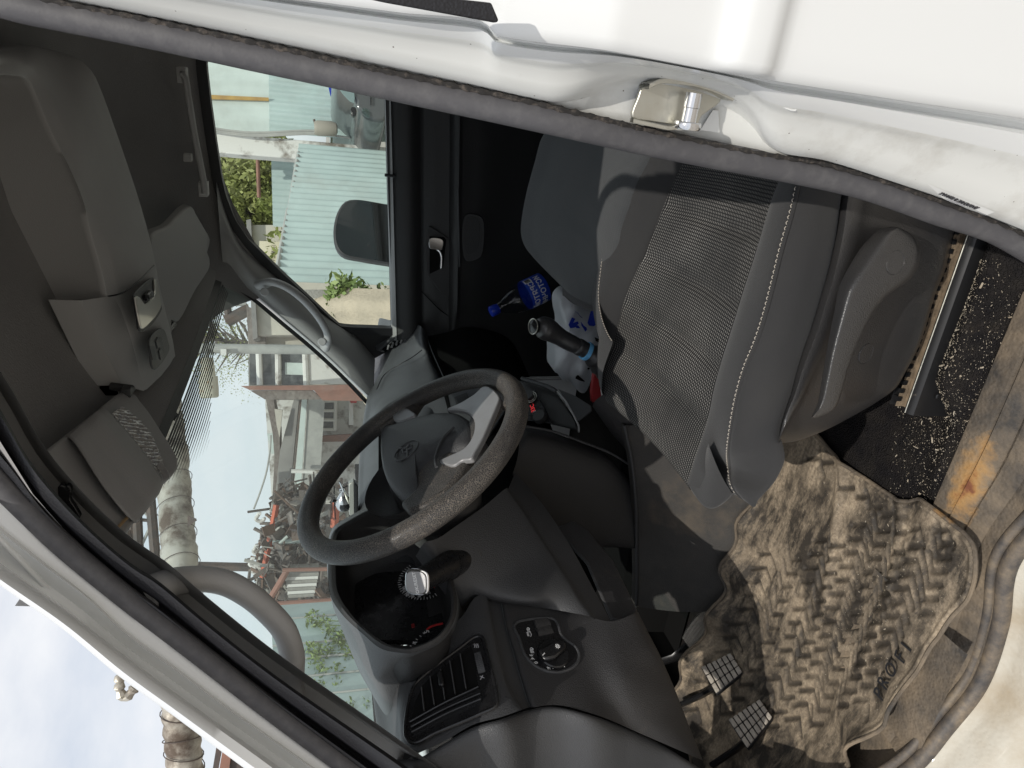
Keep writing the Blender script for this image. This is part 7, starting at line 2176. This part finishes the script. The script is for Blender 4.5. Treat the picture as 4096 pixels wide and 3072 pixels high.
# red-brown roofed shed and pale building beyond
sh = root_at('brick_shed', (1200, 1580), 16, 'shed with a rust red roof edge and dark openings beside the ruined building', 'shed')
slab(((962, 1544), (1480, 1538), (1480, 1562), (1000, 1560)), 15.4, 1.2, 'roof_edge', M['rustred'], sh)
slab(((1000, 1562), (1250, 1562), (1290, 1598), (1060, 1598)), 15.6, .8, 'dark_opening', M['brick'], sh)
slab(((1250, 1556), (1480, 1556), (1480, 1604), (1292, 1602)), 15.5, .6, 'roof_slope', M['rustred'], sh)
pb = root_at('office_building', (1330, 1660), 18, 'pale office building with a white framed three pane window', 'building')
slab(((1060, 1600), (1700, 1600), (1700, 2040), (1090, 2040)), 20, 6, 'wall', M['oldwhite'], pb)
W_ = slab(((1282, 1604), (1346, 1604), (1342, 1718), (1278, 1718)), 19.8, .08, 'window', M['darkglass'], pb)
for y in (1604, 1643, 1680, 1718): 
    mb = MB(); mb.tube([aD((1282, y), 19.7), aD((1343, y), 19.7)], .045, seg=6); o = hang(mb.build('window_bar', M['paper'], None), pb)
for x in (1281, 1343): bar((x, 1604), (x - 3, 1718), 19.7, .05, 'window_bar', M['paper'], pb)
slab(((1280, 1745), (1440, 1735), (1440, 1765), (1280, 1768)), 19.6, .3, 'red_band', M['rustred'], pb)
slab(((1395, 1610), (1412, 1610), (1414, 1700), (1396, 1700)), 19.6, .2, 'white_frame', M['paper'], pb)
slab(((1400, 1604), (1428, 1603), (1426, 1612), (1404, 1612)), 19.4, .2, 'red_sign', M['red_ink'], pb)
# long grey roof and pale eaves running across
lr = root_at('long_store', (1150, 1850), 18, 'long low store with a weathered grey roof and pale striped eaves', 'store')
slab(((1060, 1580), (1090, 1580), (1118, 1720), (1120, 1830), (1095, 2070), (1085, 2070), (1098, 1830), (1090, 1730)), 18.4, 1, 'parapet', M['brick'], lr)
slab(((1178, 1590), (1196, 1595), (1150, 2070), (1092, 2066), (1120, 1800)), 18, .8, 'roof', M['roofg'], lr)
slab(((1200, 1592), (1206, 1595), (1162, 2070), (1154, 2070)), 17.9, .3, 'gutter', M['darksteel'], lr)
slab(((1208, 1592), (1228, 1595), (1196, 2070), (1166, 2070)), 17.8, .3, 'eave', M['mint_l'], lr)
slab(((1232, 1592), (1300, 1595), (1270, 2070), (1200, 2070)), 17.85, .3, 'wall', M['pole'], lr)
bar((1165, 1884), (1330, 1888), 17.5, .05, 'pipe', M['oldwhite'], lr)
slab(((1098, 1636), (1130, 1640), (1118, 1750), (1106, 1700)), 17.8, .2, 'yellow_gable', M['plaster'], lr)
# chimney-like mast and wires
mw = root_at('wire_mast', (1040, 2030), 18, 'thin bent mast with a curved cable against the sky', 'mast')
bar((990, 2048), (1090, 2034), 17.9, .03, 'arm', M['darksteel'], mw)
mb = MB(); mb.tube([aD(p, 17.9) for p in cr([(1015, 2036), (1040, 1970), (1065, 1890), (1080, 1800), (1083, 1740)], 24)], .022, seg=6); hang(mb.build('cable', M['pole'], None), mw)
slab(((1068, 1735), (1090, 1732), (1108, 1770), (1112, 1815), (1085, 1816)), 18.6, .05, 'sheet', M['mint_l'], mw)
# scrap heap with a red crane boom
sc = root_at('scrap_heap', (1200, 2200), 11, 'dark tangled heap of scrap metal in front of the truck', 'scrap heap')
rg = np.random.default_rng(12)
M['scrap_r'] = pbr('rusty_scrap', (.19, .12, .085), .85, var=(5, (.10, .075, .06))); M['scrap_p'] = pbr('pale_scrap', (.42, .41, .37), .8, var=(5, (.28, .27, .24)))
for nm, mt, cnt in (('scrap_metal', M['scrap'], 520), ('rusty_scrap_metal', M['scrap_r'], 260), ('pale_scrap_metal', M['scrap_p'], 120)):
    mb = MB()
    for k in range(cnt):
        py = rg.uniform(1940, 2480); top = np.interp(py, [1940, 2020, 2070, 2120, 2200, 2300, 2400, 2480], [1120, 1085, 1095, 1062, 1040, 1020, 1060, 1100])
        px = top + abs(rg.normal(0, 1)) * 150; D_ = 10.8 + rg.normal(0, .45); c = aD((px, py), D_)
        if rg.uniform() < .30:
            d_ = unit(rg.normal(0, 1, 3)) * rg.uniform(.08, .30); m_ = c + rg.normal(0, .05, 3)
            mb.tube([c - d_, m_, c + d_], rg.choice([.008, .014, .025]), seg=5)
        else:
            Rm = np.array(Matrix.Rotation(rg.uniform(0, 6.28), 3, rg.normal(0, 1, 3))); mb.box(c, rg.uniform(.04, .26, 3) * np.array([1, .6, .12]), Rm)
    o = mb.build(nm, mt, None, smooth=False); hang(o, sc); o['kind'] = 'stuff'
for k, (px, py) in enumerate(((1040, 2070), (1030, 2200), (1015, 2250), (1028, 2280))):
    mb = MB(); P = [aD((px + 14 * math.cos(a) * (1 + .3 * math.sin(3 * a)), py + 16 * math.sin(a)), 10.4) for a in np.linspace(0, 5, 16)]; mb.tube(P, .026, seg=8); hang(mb.build('pale_hose', M['oldwhite'], None), sc)
mb = MB(); mb.box(aD((1290, 2230), 11.6), (1.6, .6, 1.0), np.eye(3)); hang(mb.build('scrap_core', M['brick'], None), sc)
rc = root_at('crane_boom', (1075, 2150), 10, 'long slanting red lead painted boom over the scrap heap', 'crane boom')
mb = MB(); P = [aD(p, 10.2) for p in ((1106, 2020), (1085, 2130), (1050, 2310))]; mb.tube(P, .04, seg=4); hang(mb.build('boom', M['orange'], None, smooth=False), rc)
mb = MB(); P = [aD(p, 10.2) for p in ((1345, 2010), (1336, 2110))]; mb.tube(P, .055, seg=4); hang(mb.build('boom_foot', M['orange'], None, smooth=False), rc)
bar((1090, 2170), (1200, 2165), 10.1, .03, 'tie_bar', M['mint'], rc); bar((1118, 2175), (1150, 2145), 10.0, .02, 'tie_bar', M['mint_l'], rc)
# stacked bricks and red posts, then the mint wall with weeds
ws_ = root_at('slate_stack', (1220, 2370), 10, 'stack of pale cracked sheets leaning by a rusty frame', 'sheet stack')
for k in range(7): slab(((1140 + k * 2, 2296 + k * 14), (1275 - k * 3, 2290 + k * 14), (1275 - k * 3, 2304 + k * 14), (1140 + k * 2, 2310 + k * 14)), 9.6 - .02 * k, .5, 'sheet', M['oldwhite'] if k % 2 else M['concrete'], ws_)
fr_ = root_at('rusty_gate', (1200, 2400), 10, 'rust red steel gate bars beside the mint sheet wall', 'gate')
bar((1050, 2418), (1340, 2400), 9.4, .03, 'frame_bar', M['rustred'], fr_); bar((1130, 2280), (1330, 2276), 9.4, .025, 'frame_bar', M['rustred'], fr_); bar((1150, 2280), (1060, 2430), 9.5, .04, 'frame_bar', M['rustred'], fr_)
mwall = root_at('sheet_metal_wall', (1350, 2650), 8, 'pale mint sheet metal wall with seams, behind the driver grab handle', 'wall')
w0_, w1_ = aD((1080, 2424), 9.0), aD((1130, 3200), 6.4)
rows, n5 = corr((w0_, w1_), (dn_(w0_), dn_(w1_)), 1.1, .012); mb = MB(); mb.grid(rows); hang(mb.build('sheet', M['mint'], None, sharp=40), mwall)
for y in (2500, 2630, 2700, 2780, 2860):
    t = (y - 2424) / 776; a = w0_ * (1 - t) + w1_ * t + unit(CAM - w0_) * .03; mb = MB(); mb.tube([a, dn_(a)], .012, seg=5); hang(mb.build('seam', M['pole'], None), mwall)
for k, (pts, lab) in enumerate((([(1250, 2480), (1300, 2500), (1330, 2540), (1360, 2560)], 'upper weed trailing on the mint wall beside the hood'), ([(1250, 2600), (1300, 2610), (1350, 2600), (1390, 2620), (1260, 2650)], 'leafy weed in the middle of the mint wall'), ([(1290, 2690), (1350, 2690), (1270, 2760), (1350, 2745)], 'thin weed stems on the mint wall left of the dash'), ([(1390, 2840), (1470, 2830), (1400, 2910), (1450, 2930)], 'lowest weed on the mint wall near the front pillar'))):
    mb = MB()
    for px, py in pts:
        t = np.clip((py - 2424) / 776, 0, 1); D_ = 9.0 * (1 - t) + 6.4 * t - .25
        leaves(mb, aD((px, py), D_), (.12, .12, .09), 70, .028, rg); mb.tube([aD((px, py), D_), aD((px + 260, py + 10), D_)], .006, seg=5)
    thing(mb, 'wall_weed', M['leaf_d'], lab, 'weed', 'weeds on the mint wall', smooth=False)
